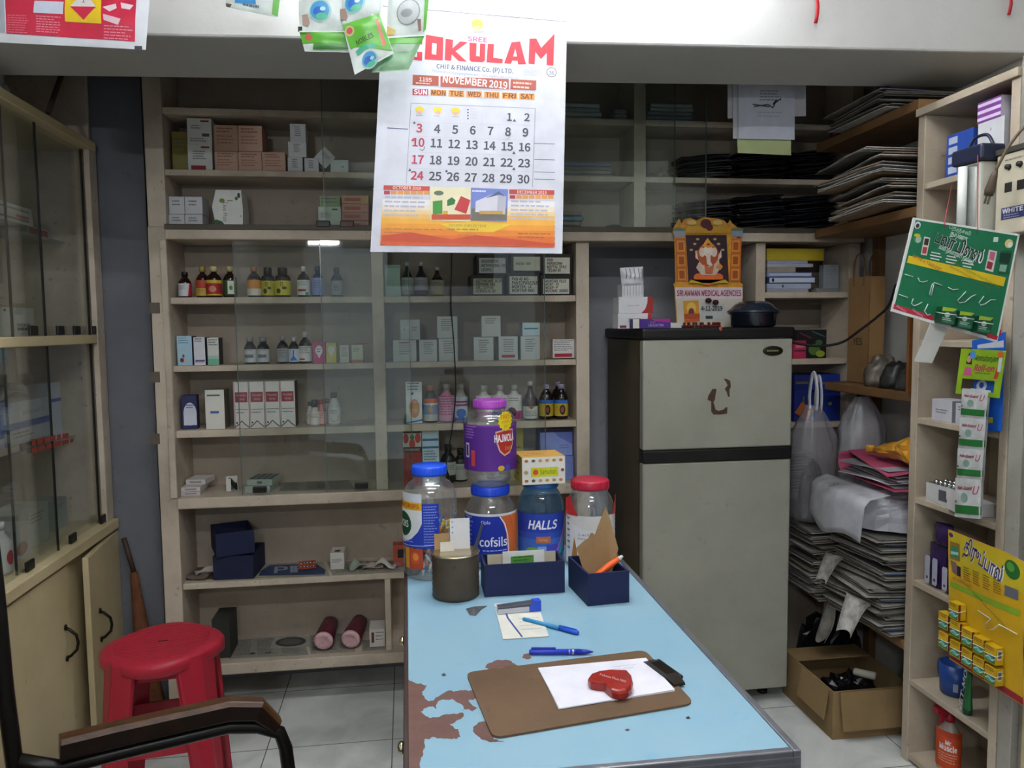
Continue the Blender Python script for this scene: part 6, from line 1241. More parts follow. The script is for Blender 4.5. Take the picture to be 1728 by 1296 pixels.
xbox(50, 84, 838, 905, zcnt, -1.12, .10, 'mint grey carton standing on the counter inside the wall cabinet', '#a9b3ac', [txt(.1, .8, .8, 3)], side=[('r', 0, 0, 1, 1, '#8f978f')])
xbox(20, 54, 872, 930, zcnt, -1.10, .09, 'pale carton with a coloured oval behind the near cabinet pane', '#aeb0b2', [('e', .5, .3, .3, .2, '#8a4a3c')])
xbox(92, 113, 812, 862, zcnt, -1.14, .10, 'greenish grey carton at the column end of the wall cabinet counter', '#8b978f', [txt(.1, .8, .8, 2)])
xbox(-40, 60, 858, 874, zcnt + .14, -1.2, .10, 'flat blue white carton lying high behind the near pane', '#8fa0b4') if False else None
b_ = thing('white_bottle', 'white squeeze bottle with red mark standing behind the near cabinet pane', 'bottle', (-1.09, PX(2, 950, -1.09).y, zcnt + .0006))
MB().lathe([(0, .001), (.026, 0), (.028, .01), (.028, .085), (.012, .11), (.012, .12)], M('#c5c4c0', .3), 20).build('bottle_body', b_); MB().lathe([(.014, .1195), (.013, .14), (0, .142)], M('#c5c4c0', .4), 16).build('cap', b_); print_cyl(MB(), .028, .02, .05, .3, 2.4, [('e', .5, .5, .2, .4, '#a8343a')]).build('label', b_)
cm = thing('dark_camera_box', 'black gadget standing at the column end of the wall cabinet', 'gadget', (-1.14, PX(158, 836, -1.14).y, zcnt + .0006)); box1(-.05, 0, -.03, .03, 0, .075, M('#1c1f1e', .4)).build('case', cm, bevel=.004); MB().lathe([(.018, 0), (.018, .01), (.012, .012), (0, .012)], M('#26292a', .2), 16, Matrix.Translation((0, 0, .04)) @ Matrix.Rotation(PI / 2, 4, 'Y')).build('knob', cm)
# print left on the glass
q = [PX(*p, XC + .0002) for p in ((54, 768), (122, 748), (124, 728), (53, 740))]
mb = print_quad(MB(), q[0], q[1], q[2], q[3], [('l', .0, .55, 1.2, 1, .4, .40, '#8f3a2c'), ('l', .0, .1, 1.1, 1, .4, .32, '#8f3a2c')]); mb.build('red_lettering', lc).location = -Vector(lc.location)
# on top of that cabinet
from mathutils import noise as mnoise
def blob(name, label, cat, c, sx, sy, sz, m, seed=0, amp=.25, freq=3.0, n=22, group=None, flat=0.0, smooth=False):
    """crumpled soft lump resting on its base: half ellipsoid pushed about by noise"""
    off = Vector((seed * 7.3, seed * 3.1, seed * 1.7)); mb = MB(); vs = []; fs = []
    for j in range(n // 2 + 1):
        th = PI / 2 * j / (n // 2)
        for i in range(n):
            a = 2 * PI * i / n; d = Vector((math.cos(a) * math.cos(th), math.sin(a) * math.cos(th), math.sin(th)))
            k = 1 + amp * mnoise.noise(d * freq + off) + amp * .6 * mnoise.noise(d * freq * 2.7 + off)
            vs.append((d.x * sx * k, d.y * sy * k, max(0.0, d.z ** .7 * sz * k) if d.z > 1e-6 else 0))
    for j in range(n // 2):
        for i in range(n): fs.append((j * n + i, j * n + (i + 1) % n, (j + 1) * n + (i + 1) % n, (j + 1) * n + i))
    fs.append(tuple(range(n - 1, -1, -1)))
    o = mb.add(vs, fs, m, smooth).build(name, loc=c); tag(o, label, cat, group); return o
blob('plastic_bag', 'crumpled red plastic bag on top of the wall cabinet under the beam', 'plastic bag', (-1.22, 2.44, ztop + .002), .07, .11, .17, M('#8a2f2a', .35, 0, .3, 20), 1)
blob('plastic_bag', 'crumpled yellow plastic bag on top of the wall cabinet', 'plastic bag', (-1.12, 2.10, ztop + .002), .05, .08, .12, M('#a98a2f', .35, 0, .3, 20), 2)
blob('plastic_bag', 'crumpled grey plastic bag on top of the wall cabinet, next to the dark stick', 'plastic bag', (-1.085, 2.27, ztop + .002), .04, .07, .085, M('#77787c', .3, 0, .3, 20), 3)
tag(MB().tube([Vector((P(82, 203, 2.45).x, 2.45, ztop + .0105)), P(107, 118, 2.68)], .008, M('#3a2c22', .6), 8).build('wooden_stick'), 'dark stick leaning on the wall above the wall cabinet', 'stick')
# in the corner by the column
bt = thing('broom', 'worn broom with brown patterned handle leaning in the corner beside the column', 'broom', (P(232, 1060, 2.74).x, 2.74, 0)); a = P(226, 965, 2.775) - Vector(bt.location)
MB().tube([(.06, -.02, .0), (.02, 0, .22), (a.x, a.y, a.z)], [.035, .03, .012], worn('#6a3f24', '#2a1a10', .7, 30, 90, .8, 'broom_straw'), 10).build('straw', bt)
MB().tube([(a.x - .0, a.y, a.z), (a.x - .03, a.y + .005, a.z + .12)], .009, M('#3a2a1e', .6), 8).build('handle', bt)
# ================================================================ on top of the refrigerator
ZR = ZF[0]
t = carton(1043, 527, 1099, 553, ZR, 2.56, .07, 'white carton with red end, lowest of the stack on the refrigerator', '#c6c6c6', [('p', [(.86, 0), (1, 0), (1, 1), (.9, 1)], '#a82a3a'), ('r', .05, .04, .25, .2, '#6a2a34'), txt(.3, .6, .7, 2, .15, .06)])
t = carton(1044, 498, 1102, 526, t, 2.56, .07, 'white carton with curved red end, second in the stack on the refrigerator', '#c9c9ca', [('p', [(.66, 0), (1, 0), (1, 1), (.84, 1), (.83, .6), (.77, .25)], '#93261f'), ('t', 'Triglynase MD', .42, .42, .1, '#7a7a82', {'w': .36})], topd=[('r', 0, 0, 1, 1, '#b9b9b9')])
t = carton(1050, 475, 1086, 497, t, 2.565, .06, 'white banded pack with ruled print, third in the stack on the refrigerator', '#c6c6c8', [('r', .08 + .14 * i, .1, .10 + .14 * i, .9, '#6a6a70') for i in range(7)])
sachet('shrink_wrapped_pack', 'shiny shrink-wrapped white pack crowning the stack on the refrigerator', 'pack', [(1046, 452), (1085, 450), (1086, 481), (1049, 482)], 2.565, [('r', 1054 + 7 * i, 453, 1055.5 + 7 * i, 471, '#77777c') for i in range(5)], m=M('#d0d0d3', .25), puff=.02, seal=False)
carton(1068, 537, 1131, 553, ZR, 2.52, .05, 'purple and magenta carton lying in front of the white stack on the refrigerator', '#43257a', [('r', 0, 0, .17, 1, '#c9c4b8'), ('p', [(.5, 1), (1, 1), (1, .6), (.6, .75)], '#a32a86'), ('t', 'Joint', .52, .55, .22, '#a88a6a', {'w': .16}), ('t', 'LACILACTON', .62, .2, .25, '#cfc8d8', {'w': .40})], topd=[('r', 0, 0, 1, 1, '#8a2f80')])
carton(1132, 544, 1150, 553, ZR, 2.53, .03, 'tiny white box between the purple carton and the deity calendar', '#c4c4c0')
# deity calendar stand
YG = 2.684
gd = thing('deity_calendar', 'cut-out cardboard calendar with a seated elephant-headed deity under a golden arch, on the refrigerator', 'calendar', (P(1195, 553, YG).x, YG, ZR + .0006))
def gp(pts, lift=0.0): return [P(x, y, YG) - Vector((0, lift, 0)) - Vector(gd.location) for x, y in pts]
out = [(1142, 553), (1138, 484), (1136, 480), (1140, 476), (1138, 400), (1135, 392), (1137, 384), (1143, 374), (1146, 369), (1150, 377), (1155, 370), (1165, 368), (1176, 372), (1188, 366), (1201, 368), (1212, 369), (1222, 372), (1228, 378), (1232, 371), (1236, 377), (1245, 384), (1246, 392), (1244, 400), (1248, 476), (1254, 480), (1253, 484), (1254, 553)]
zb = min(v.z for v in gp(out))
def flat(parent, name, layers, back=None):
    mb = MB()
    for i, (pts, m) in enumerate(layers):
        vs = gp(pts, .0003 * (i + 1)); vs = [Vector((v.x, v.y, max(v.z, 0))) for v in vs]
        n = (vs[1] - vs[0]).cross(vs[2] - vs[1])
        tri = tessellate_polygon([vs]); tri = [q if (vs[q[1]] - vs[q[0]]).cross(vs[q[2]] - vs[q[0]]).y < 0 else q[::-1] for q in tri]
        mb.add(vs, tri, M(m, .45) if isinstance(m, str) else m)
    return mb.build(name, parent)
vs = [Vector((v.x, 0, max(v.z, 0))) for v in gp(out)]; n = len(vs)
tri = tessellate_polygon([vs]); tri = [q if (vs[q[1]] - vs[q[0]]).cross(vs[q[2]] - vs[q[0]]).y < 0 else q[::-1] for q in tri]
MB().add(vs + [v + Vector((0, .003, 0)) for v in vs], tri + [tuple(n + i for i in q[::-1]) for q in tri] + [(i, n + i, n + (i + 1) % n, (i + 1) % n) for i in range(n)] , M('#c48a2a', .5, 0, .25, 60)).build('cut_out_board', gd)
def ell(x, y, rx, ry, n=18): return [(x + rx * math.cos(2 * PI * i / n), y + ry * math.sin(2 * PI * i / n)) for i in range(n)]
L = []
def mir(pts): return [(2390 - x, y) for x, y in pts]
for s in (lambda p: p, mir):
    L += [(s([(1139, 402), (1156, 402), (1160, 476), (1141, 476)]), '#a85a1c'), (s(ell(1146, 388, 10, 4)), '#6a7a5a'), (s([(1137, 390), (1156, 390), (1157, 399), (1138, 400)]), '#8f95a8')]
    for k in range(3):
        y = 406 + 24 * k; L += [(s([(1142 + k * .6, y), (1155 + k * .8, y), (1156 + k * .8, y + 19), (1142.6 + k * .6, y + 19)]), '#c8802a'), (s([(1144.5 + k * .6, y + 3), (1153 + k * .8, y + 3), (1153.4 + k * .8, y + 16), (1145 + k * .6, y + 16)]), '#8f4420')]
L += [([(1156, 397), (1225, 397), (1229, 478), (1161, 478)], '#2c1420'), ([(1158, 382), (1226, 382), (1226, 394), (1157, 394)], '#c0922a'), (ell(1166, 376, 8, 4), '#c9b06a'), (ell(1210, 376, 8, 4), '#c9b06a'), (ell(1190, 378, 9, 8), '#4a1a20'), (ell(1196, 384, 6, 6), '#5a1020')]
for x, y in ((1176, 404), (1205, 404), (1171, 412), (1211, 412), (1165, 422), (1218, 422), (1174, 425)): L.append((ell(x, y, 3, 2, 8), '#a8905a'))
L += [([(1160, 478), (1164, 472), (1190, 480), (1222, 472), (1229, 478)], '#b59a2c'), (ell(1193, 430, 18, 20), '#a04a1c')]
flat(gd, 'arch_print', L)
def solidpart(name, pts, m, th=.004, lift=.0045):
    v = gp(pts); n = len(v); f = [Vector((q.x, -lift, q.z)) for q in v]; b = [Vector((q.x, -.0002, q.z)) for q in v]
    tri = tessellate_polygon([f]); tri = [q if (f[q[1]] - f[q[0]]).cross(f[q[2]] - f[q[0]]).y < 0 else q[::-1] for q in tri]
    return f, b, tri, n
# the printed figure: one flat print with its own outline
F = [(ell(1194, 467, 25, 8), '#c85a24'), ([(1169, 470), (1173, 462), (1190, 466), (1214, 462), (1219, 470), (1212, 478), (1194, 482), (1176, 478)], '#d0682c'), ([(1178, 440), (1184, 434), (1204, 434), (1212, 440), (1212, 456), (1206, 464), (1182, 464), (1177, 456)], '#c4b0a0'), (ell(1194, 450, 10, 9), '#cdb8a6'),
     ([(1178, 440), (1172, 436), (1172, 424), (1176, 430), (1181, 438)], '#c9b8a8'), ([(1210, 440), (1216, 434), (1215, 422), (1211, 430), (1207, 438)], '#c9b8a8'), ([(1177, 444), (1173, 452), (1177, 458), (1183, 452)], '#bfa898'), ([(1212, 444), (1218, 450), (1214, 456), (1206, 452)], '#c9802e'),
     (ell(1183, 426, 5, 8), '#cdb9a8'), (ell(1203, 426, 5, 8), '#cdb9a8'), (ell(1193, 424, 8, 10), '#d6cabc'), ([(1189, 428), (1197, 428), (1197, 442), (1201, 448), (1197, 450), (1191, 446)], '#cbbdb0'), ([(1183, 416), (1187, 409), (1192, 402), (1197, 409), (1204, 416), (1193, 419)], '#c8872e'), (ell(1193, 413, 3, 2), '#8a2a24'), ([(1186, 446), (1194, 452), (1203, 446), (1200, 462), (1188, 462)], '#b5603a')]
o = flat(gd, 'deity_print', F); o.location.y = -.008
MB().box(*[0] * 6, '#000000') if False else None
B = [([(1140, 486), (1252, 486), (1252, 553), (1143, 553)], '#c0b9aa'), ([(1139, 485), (1253, 485), (1253, 504), (1140, 504)], '#cdbfc2')]
flat(gd, 'calendar_base', B).location.y = -.0005
q = gp([(1140, 502), (1252, 502), (1252, 487), (1140, 487)], .002)
print_quad(MB(), *q, [('t', 'SRI AMMAN MEDICAL AGENCIES', .5, .18, .62, '#8a1440', {'w': .97, 'b': .03})]).build('lettering', gd)
flat(gd, 'picture_card', [([(1152, 508), (1178, 507), (1180, 542), (1154, 545)], '#c98f2c'), (ell(1166, 520, 8, 10), '#d8b04a'), (ell(1166, 527, 5, 7), '#6a2a3c'), ([(1154, 530), (1180, 529), (1180, 538), (1155, 539)], '#a84a24'), ([(1155, 540), (1180, 537), (1180, 542), (1155, 545)], '#c0602a')]).location.y = -.003
flat(gd, 'date_card', [([(1181, 510), (1222, 512), (1222, 540), (1182, 540)], '#b3b3ae'), ([(1190, 533), (1202, 533), (1202, 538), (1190, 538)], '#2a3a34')]).location.y = -.0035
q = gp([(1181, 525), (1219, 525), (1219, 516), (1181, 516)], .0062)
print_quad(MB(), *q, [('t', '4-11-2019', .5, .1, .8, '#1c1c1c', {'w': .95, 'b': .03})]).build('date_lettering', gd)
MB().lathe([(.0, 0), (.010, .004), (.012, .01), (.008, .017), (0, .019)], M('#3a0f16', .8), 12, Matrix.Translation(gp([(1193, 507)])[0] + Vector((0, -.014, -.01)))).build('dried_flower', gd)
MB().lathe([(.0, 0), (.010, .004), (.012, .01), (.008, .017), (0, .019)], M('#3a0f16', .8), 12, Matrix.Translation(gp([(1205, 510)])[0] + Vector((0, -.014, -.01)))).build('dried_flower', gd)
# casserole
cs = P(1268, 553, 2.58); Rk = 45 * 2.58 / FPX
ck = thing('round_casserole', 'dark blue-black round lidded bowl beside the deity calendar on the refrigerator', 'bowl', (cs.x, 2.568, ZR + .0006)); dkp = M('#141a24', .12, 0, .05, spec=.6)
MB().lathe([(0, .001), (Rk * .76, 0), (Rk * .84, .006), (Rk * .88, .042), (Rk * .96, .046), (Rk * .96, .05)], dkp, 40).build('bowl', ck)
MB().lathe([(Rk, .0505), (Rk, .055), (Rk * .9, .062), (Rk * .72, .078), (Rk * .52, .088), (Rk * .5, .086), (Rk * .25, .091), (0, .092)], M('#252c3a', .1, 0, .05, spec=.6), 40).build('lid', ck)
# beads
bdm = M('#5a1c14', .3, 0, .2, 60); pts = smooth([P(1152, 550, 2.53), P(1170, 546, 2.56), P(1200, 546, 2.55), P(1208, 548, 2.54), P(1214, 550, 2.53), P(1205, 552, 2.51), P(1180, 552, 2.51), P(1154, 551, 2.525)], 5)
bs = thing('bead_string', 'string of dark red prayer beads heaped along the refrigerator edge', 'beads', (pts[0].x, pts[0].y, ZR + .0006))
mb = MB()
for i, p in enumerate(pts[:-1]):
    for r_ in range(2): mb.lathe([(0, 0), (.0035, .001), (.005, .005), (.0035, .009), (0, .010)], bdm, 8, Matrix.Translation((p.x - pts[0].x + .004 * r_, p.y - pts[0].y + .008 * r_, .009 * r_ * (i % 2))))
mb.build('bead', bs)['kind'] = 'stuff'
MB().lathe([(0, -.005), (.006, 0), (.006, .008), (0, .012)], M('#b5583a', .5), 10, Matrix.Translation((P(1216, 560, 2.478).x - pts[0].x, 2.478 - pts[0].y, -.008))).build('tassel_bead', bs)
# ================================================================ pigeonholes beside the refrigerator
Yq = 2.752
def stackbox(rows, z0_, Y, name, cat):
    z = z0_
    for a, b, h, d, lb, col, dec in rows: z = carton(a, 500 - h, b, 500, z, Y, d, lb, col, dec, name=name, cat=cat)
    return z
stackbox([(1294, 1364, 6, .15, 'pale notebook at the very bottom of the file stack beside the alcove', '#8f9098', ()), (1294, 1368, 9, .15, 'pale box file under the white-spined binder', '#9aa0b4', [('e', .36, .5, .02, .3, '#3a3a42')]), (1294, 1376, 12, .16, 'navy binder with a white spine label and finger ring', '#26304e', [('r', .05, .15, .98, .85, '#b5bac8'), ('e', .12, .5, .025, .3, '#1a1a20')]),
          (1294, 1369, 7, .15, 'thin blue-edged file above the white-spined binder', '#7a88b0', [('r', .05, .2, .98, .8, '#a8b0c4')]), (1294, 1342, 9, .12, 'small buff file in the middle of the file stack', '#8a8270', ()), (1294, 1371, 6, .15, 'white register above the small buff file', '#9c9ca6', ()), (1294, 1362, 5, .15, 'lilac register just below the yellow file', '#8a8ca8', ()), (1293, 1389, 21, .14, 'mustard yellow file crowning the stack in the pigeonhole', '#a08c1e', ())], ZP[0], Yq, 'file', 'file')
o = carton(1389, 444, 1415, 486, ZP[0] + .015, 2.78, .03, 'grey card leaning upright beside the file stack in the pigeonhole', '#8e9396', [txt(.1, .9, .9, 8, .1, .03, '#7a7e80')], name='card', cat='card')
carton(1378, 486, 1415, 493, ZP[0], 2.755, .14, 'thin grey register beneath the leaning grey card', '#77797a', (), name='file', cat='file')
carton(1344, 552, 1394, 603, ZP[1], 2.76, .10, 'dark carton patterned with green leaves beside the pink one', '#16181a', [('e', .6, .3, .2, .2, '#4a6a2a'), ('e', .8, .15, .15, .12, '#8a9a2a'), ('s', [(.1, .9), (.5, .7)], .05, '#5a2a34'), ('s', [(.5, .95), (.95, .75)], .04, '#3a5a4a'), ('e', .75, .55, .12, .1, '#3a5a3a')])
carton(1338, 570, 1360, 602, ZP[1], 2.75, .008, 'hot pink folded packet against the dark leaf carton', '#a8284e', [('r', .2, .6, .9, .75, '#c96a84'), ('r', .1, .4, 1, .46, '#2a1418')], name='packet', cat='packet')
bl_ = '#12246e'
t = carton(1340, 655, 1374, 712, ZP[2], 2.755, .14, 'deep blue box standing next to the refrigerator in the pigeonhole', bl_, [('r', .4, .1, .5, .8, '#5a5a3a')])
t2_ = carton(1375, 660, 1417, 712, ZP[2], 2.755, .14, 'deep blue box standing beside the pigeonhole post', '#13287a', [('e', .6, .6, .08, .06, '#8a8a5a'), ('r', .2, .2, .26, .7, '#4a5a3a')])
carton(1340, 628, 1370, 655, t, 2.755, .14, 'deep blue box on top, next to the refrigerator', '#10205f', [('r', .1, .4, .8, .55, '#5a5a3a')])
carton(1371, 628, 1417, 660, t2_, 2.755, .14, 'deep blue box on top, beside the pigeonhole post', '#152a80', [('r', .35, .45, .85, .55, '#6a6a4a')])
o = box1(-.03, .03, 0, .002, 0, .05, M('#a55a2a', .6)).build('orange_card', loc=(P(1346, 690, 2.745).x + .015, 2.748, ZP[2] + .03)); o.rotation_euler = (0, .6, 0); o.location.z = ZP[2] + .0185; tag(o, 'orange card leaning in front of the blue boxes', 'card')
# ================================================================ newspapers
def newspaper_mesh(seed, w=.30, d=.26, h=.012, cols=('#77736b', '#8f8b83', '#5f5c56', '#a19d95', '#4c4945'), rough=.85, wave=1.0):
    """folded newspaper: a bound edge and several loose leaf edges"""
    rr = random.Random(seed); mb = MB(); ph = 1.0
    g = [M(c, rough, 0, .22, 35) for c in cols]
    for k in range(4):
        dx, dy = rr.uniform(-.012, .012), rr.uniform(-.012, .012); z = k * h / 4; th = h / 4 * .75; m = g[(seed + k) % 5]
        def top(u, v, zz): return (-d/2 + d * u + dx, -w/2 + w * v + dy, zz + wave * (.003 * math.sin(4 * v + ph) * (1 - u) + .0007 * math.sin(9 * v + k) * (1 - u)))
        vs = [top(i / 3, j / 6, z + th * s) for s in (0, 1) for j in range(7) for i in range(4)]; fs = []
        for j in range(6):
            for i in range(3):
                a = j * 4 + i; fs.append((a, a + 4, a + 5, a + 1)); fs.append((28 + a, 28 + a + 1, 28 + a + 5, 28 + a + 4))
        for j in range(6): a = j * 4; fs.append((a, 28 + a, 28 + a + 4, a + 4)); a += 3; fs.append((a, a + 4, 28 + a + 4, 28 + a))
        for i in range(3): fs.append((i, i + 1, 28 + i + 1, 28 + i)); a = 24 + i; fs.append((a, 28 + a, 28 + a + 1, a + 1))
        mb.add(vs, fs, m)
    return mb
def build_newspaper(seed, **k): return newspaper_mesh(seed, **k).build('newspaper')
protos = [build_newspaper(s, cols=('#77736b', '#8f8b83', ('#5f5c56', '#4f5f86', '#5f5c56', '#a8969a', '#6a6a58')[s], ('#a19d95', '#c0bdb8', '#a19d95', '#b5b2ac', '#8a867e')[s], '#4c4945')) for s in range(5)]
used_ = set()
def put_news(i, loc_, rz, label, group, tilt=0.0, sc_=1.0):
    p = protos[i % 5]
    if i % 5 not in used_: o = p; used_.add(i % 5)
    else: o = p.copy(); C.objects.link(o)
    o.location = loc_; o.rotation_euler = (0, tilt, rz); o.scale = (sc_, 1, 1); tag(o, label, 'newspaper', group); return o
rn = random.Random(11); k = 0; hN = .0172
for j in range(18):                                             # bottom plank
    z = ZN[3] + .005 + j * hN
    put_news(k, (1.60 + rn.uniform(-.055, .010), 2.295 + rn.uniform(-.012, .012), z), rn.uniform(-.12, .12), 'folded newspaper in the tall sliding heap on the bottom plank', 'newspapers heaped on the bottom plank'); k += 1
for j in range(15):
    put_news(k, (1.563 + rn.uniform(-.035, .012), 2.553 + rn.uniform(-.008, .008), ZN[3] + .005 + j * hN), PI / 2 + rn.uniform(-.05, .05), 'folded newspaper in the darker heap deep on the bottom plank, next to the refrigerator', 'newspapers deep on the bottom plank', sc_=.62); k += 1
rag = [newspaper_mesh(40 + i, w=.31, d=.27, h=.014, cols=[('#8a7458', '#a5a09a', '#6a5a4c', '#b5b2ae', '#54434a'), ('#77736b', '#b0aca6', '#8a7458', '#5f5c56', '#9c9890')][i % 2], wave=2.2).build('newspaper') for i in range(4)]
for j in range(8):
    if j < 4: o = rag[j]
    else: o = rag[j % 4].copy(); C.objects.link(o)
    o.location = (1.585 + rn.uniform(-.045, .01), 2.33 + rn.uniform(-.03, .03), ZN[1] + .008 + j * .0235); o.rotation_euler = (0, 0, rn.uniform(-.13, .13))
    tag(o, 'folded newspaper in the ragged brownish pile above the hanging green card', 'newspaper', 'newspapers on the middle plank')
for j in range(4):                                              # highest plank
    put_news(k, (1.60 + rn.uniform(-.02, .01), 2.40 + rn.uniform(-.02, .02), ZN[0] + .004 + j * .0185), rn.uniform(-.08, .08), 'folded newspaper on the topmost plank under the beam', 'newspapers on the topmost plank'); k += 1
blob('plastic_bag', 'dark red plastic bag beside the newspapers on the topmost plank', 'plastic bag', (1.57, 2.625, ZN[0] + .001), .05, .05, .055, M('#4a1618', .3, 0, .3, 30), 31)
for j in range(9):                                              # pigeonhole beside the refrigerator
    put_news(k, (1.457, 2.829, ZP[3] + .003 + j * .0165), PI / 2 + rn.uniform(-.015, .015), 'folded newspaper piled in the lowest pigeonhole next to the refrigerator', 'newspapers in the lowest pigeonhole', sc_=.6).scale = (.60, .55, 1); k += 1
for i in range(5):
    if i not in used_: bpy.data.objects.remove(protos[i])
hang_ = MB().grid(lambda u, v: (-.03 * (1 - v) + .012 * math.sin(5 * u + 4 * v), (u - .5) * .11 * (.35 + .65 * v), .16 * v + .01 * math.sin(6 * u)), 8, 10, M('#77736b', .9, 0, .3, 30), False)
for y_, w_, h_, x_, z_, c_, lb_ in ((2.23, .13, .11, 1.452, ZN[3] + .10, '#a5a29c', 'loose pale newspaper leaf hanging out of the big heap, towards the bookcase'), (2.37, .10, .09, 1.45, ZN[3] + .20, '#8a8780', 'loose grey newspaper leaf hanging out of the middle of the big heap')):
    l_ = MB().grid(lambda u, v: (-.05 * (1 - v) ** 1.5 + .008 * math.sin(6 * u), (u - .5) * w_ * (.6 + .4 * v), -h_ * (1 - v) ** 2 + .012 * math.sin(4 * u) * (1 - v)), 8, 6, M(c_, .9, 0, .35, 40), False)
    tag(l_.build('loose_newspaper_leaf', loc=(x_ - .035, y_, z_), solid=.001), lb_, 'newspaper')
tag(hang_.build('torn_newspaper', loc=(1.455, 2.46, ZN[3] - .135), solid=.001), 'torn newspaper leaf drooping below the bottom plank', 'newspaper')
# ================================================================ bags and files on the newspaper heap
ztp = ZN[3] + .005 + 18 * hN + .012
filmw = glass('cloudy_plastic_film', (.80, .80, .82), .42, .8, .25, (.62, .62, .65))
filmc = glass('clear_plastic_film', (.86, .85, .87), .20, .9, .2, (.66, .63, .66))
blob('plastic_wrapped_bundle', 'bulky bundle wrapped in cloudy white plastic upon the newspaper heap', 'bundle', (1.585, 2.30, ztp), .175, .155, .13, M('#a2a2a6', .3, 0, .12, 12), 41, .12, 2.0, 28)
zbn = ztp + .134
sh_ = MB().grid(lambda u, v: ((-.20 - .035 * math.sin(3 * u + .5) - .03 * (1 - v)) if v < .5 else (-.20 + .05 * (v - .5) * 2 - .035 * math.sin(3 * u + .5) * (1 - (v - .5) * 2)), (u - .5) * .36, (.115 - (.5 - v) * .26 + .012 * math.sin(9 * u)) if v < .5 else .115 + .012 * (v - .5) * 2), 20, 12, filmw)
tag(sh_.build('plastic_sheet', loc=(1.60, 2.31, ztp), solid=.0008), 'cloudy plastic sheet draping from the wrapped bundle over the newspaper edges', 'plastic sheet')
pf = thing('pink_file', 'thick pink cardboard file bulging with papers on the wrapped bundle', 'file', (1.61, 2.285, zbn + .004))
pinkm = worn('#b04a68', '#8a3450', .4, 6, 40, .7, 'pink_card')
def slab(mb, pts, t_, m):
    n = len(pts); vs = [Vector(p) for p in pts] + [Vector(p) + Vector((0, 0, t_)) for p in pts]
    mb.add(vs, [tuple(range(n - 1, -1, -1)), tuple(range(n, 2 * n))] + [(i, (i + 1) % n, n + (i + 1) % n, n + i) for i in range(n)], m)
mb = MB(); slab(mb, [(-.15, -.16, 0), (.13, -.16, .002), (.13, .16, .004), (-.13, .17, .0)], .0025, pinkm); mb.build('lower_cover', pf)
mb = MB(); slab(mb, [(-.17, -.15, .045), (.12, -.16, .075), (.12, .16, .085), (-.10, .175, .072)], .0025, pinkm); mb.build('upper_cover', pf)
MB().grid(lambda u, v: (-.13 + .22 * v, .165 + .022 * math.sin(PI * u), .003 + .07 * u), 6, 4, pinkm).build('spine', pf, solid=.002)
for i in range(9):
    mb = MB(); dx = rn.uniform(-.02, .015); z_ = .006 + .0056 * i
    mb.grid(lambda u, v: (-.135 + .25 * v + dx, -.14 + .28 * u + .012 * math.sin(2 * v + i), z_ + .006 * math.sin(3 * u + i) * (1 - v) + .018 * v * (i / 9)), 6, 4, M(('#a9a6a9', '#bab7ba', '#8f8c90')[i % 3], .85), False); mb.build('paper_sheet', pf, solid=.002)
mb = print_quad(MB(), *[Vector(p) for p in ((-.12, .0, .062), (-.06, -.03, .070), (-.03, .02, .074), (-.09, .05, .070))], [('s', [(.1, .3), (.3, .6), (.5, .3), (.7, .6), (.9, .4)], .06, '#4a1a2c')]); mb.build('pen_mark', pf)
ob = thing('orange_pouch', 'crumpled golden orange plastic pouch lying on the pink file', 'pouch', (1.57, 2.22, zbn + .085))
gold = M('#c0882a', .22, 0, .25, 18)
vs = []; fs = []; n = 16
for j in range(9):
    s = j / 8; r = .010 + .045 * s ** .8 * (1 + .12 * math.sin(9 * s))
    for i in range(n):
        a = 2 * PI * i / n; vs.append((-.03 - .02 * (1 - s) + r * math.cos(a) * .9 * (1 + .15 * math.sin(5 * a + j)), .10 - .20 * s, .045 * (.35 + .65 * s) + r * .8 * math.sin(a) * (1 + .12 * math.cos(4 * a + 2 * j))))
for j in range(8):
    for i in range(n): fs.append((j * n + i, j * n + (i + 1) % n, (j + 1) * n + (i + 1) % n, (j + 1) * n + i))
fs += [tuple(range(n)), tuple(8 * n + i for i in range(n - 1, -1, -1))]
MB().add(vs, fs, gold, False).build('pouch', ob); MB().grid(lambda u, v: (-.055 + .012 * math.sin(4 * u), .10 + .03 * u, .004 + .025 * v), 4, 3, gold).build('twisted_neck', ob, solid=.002)
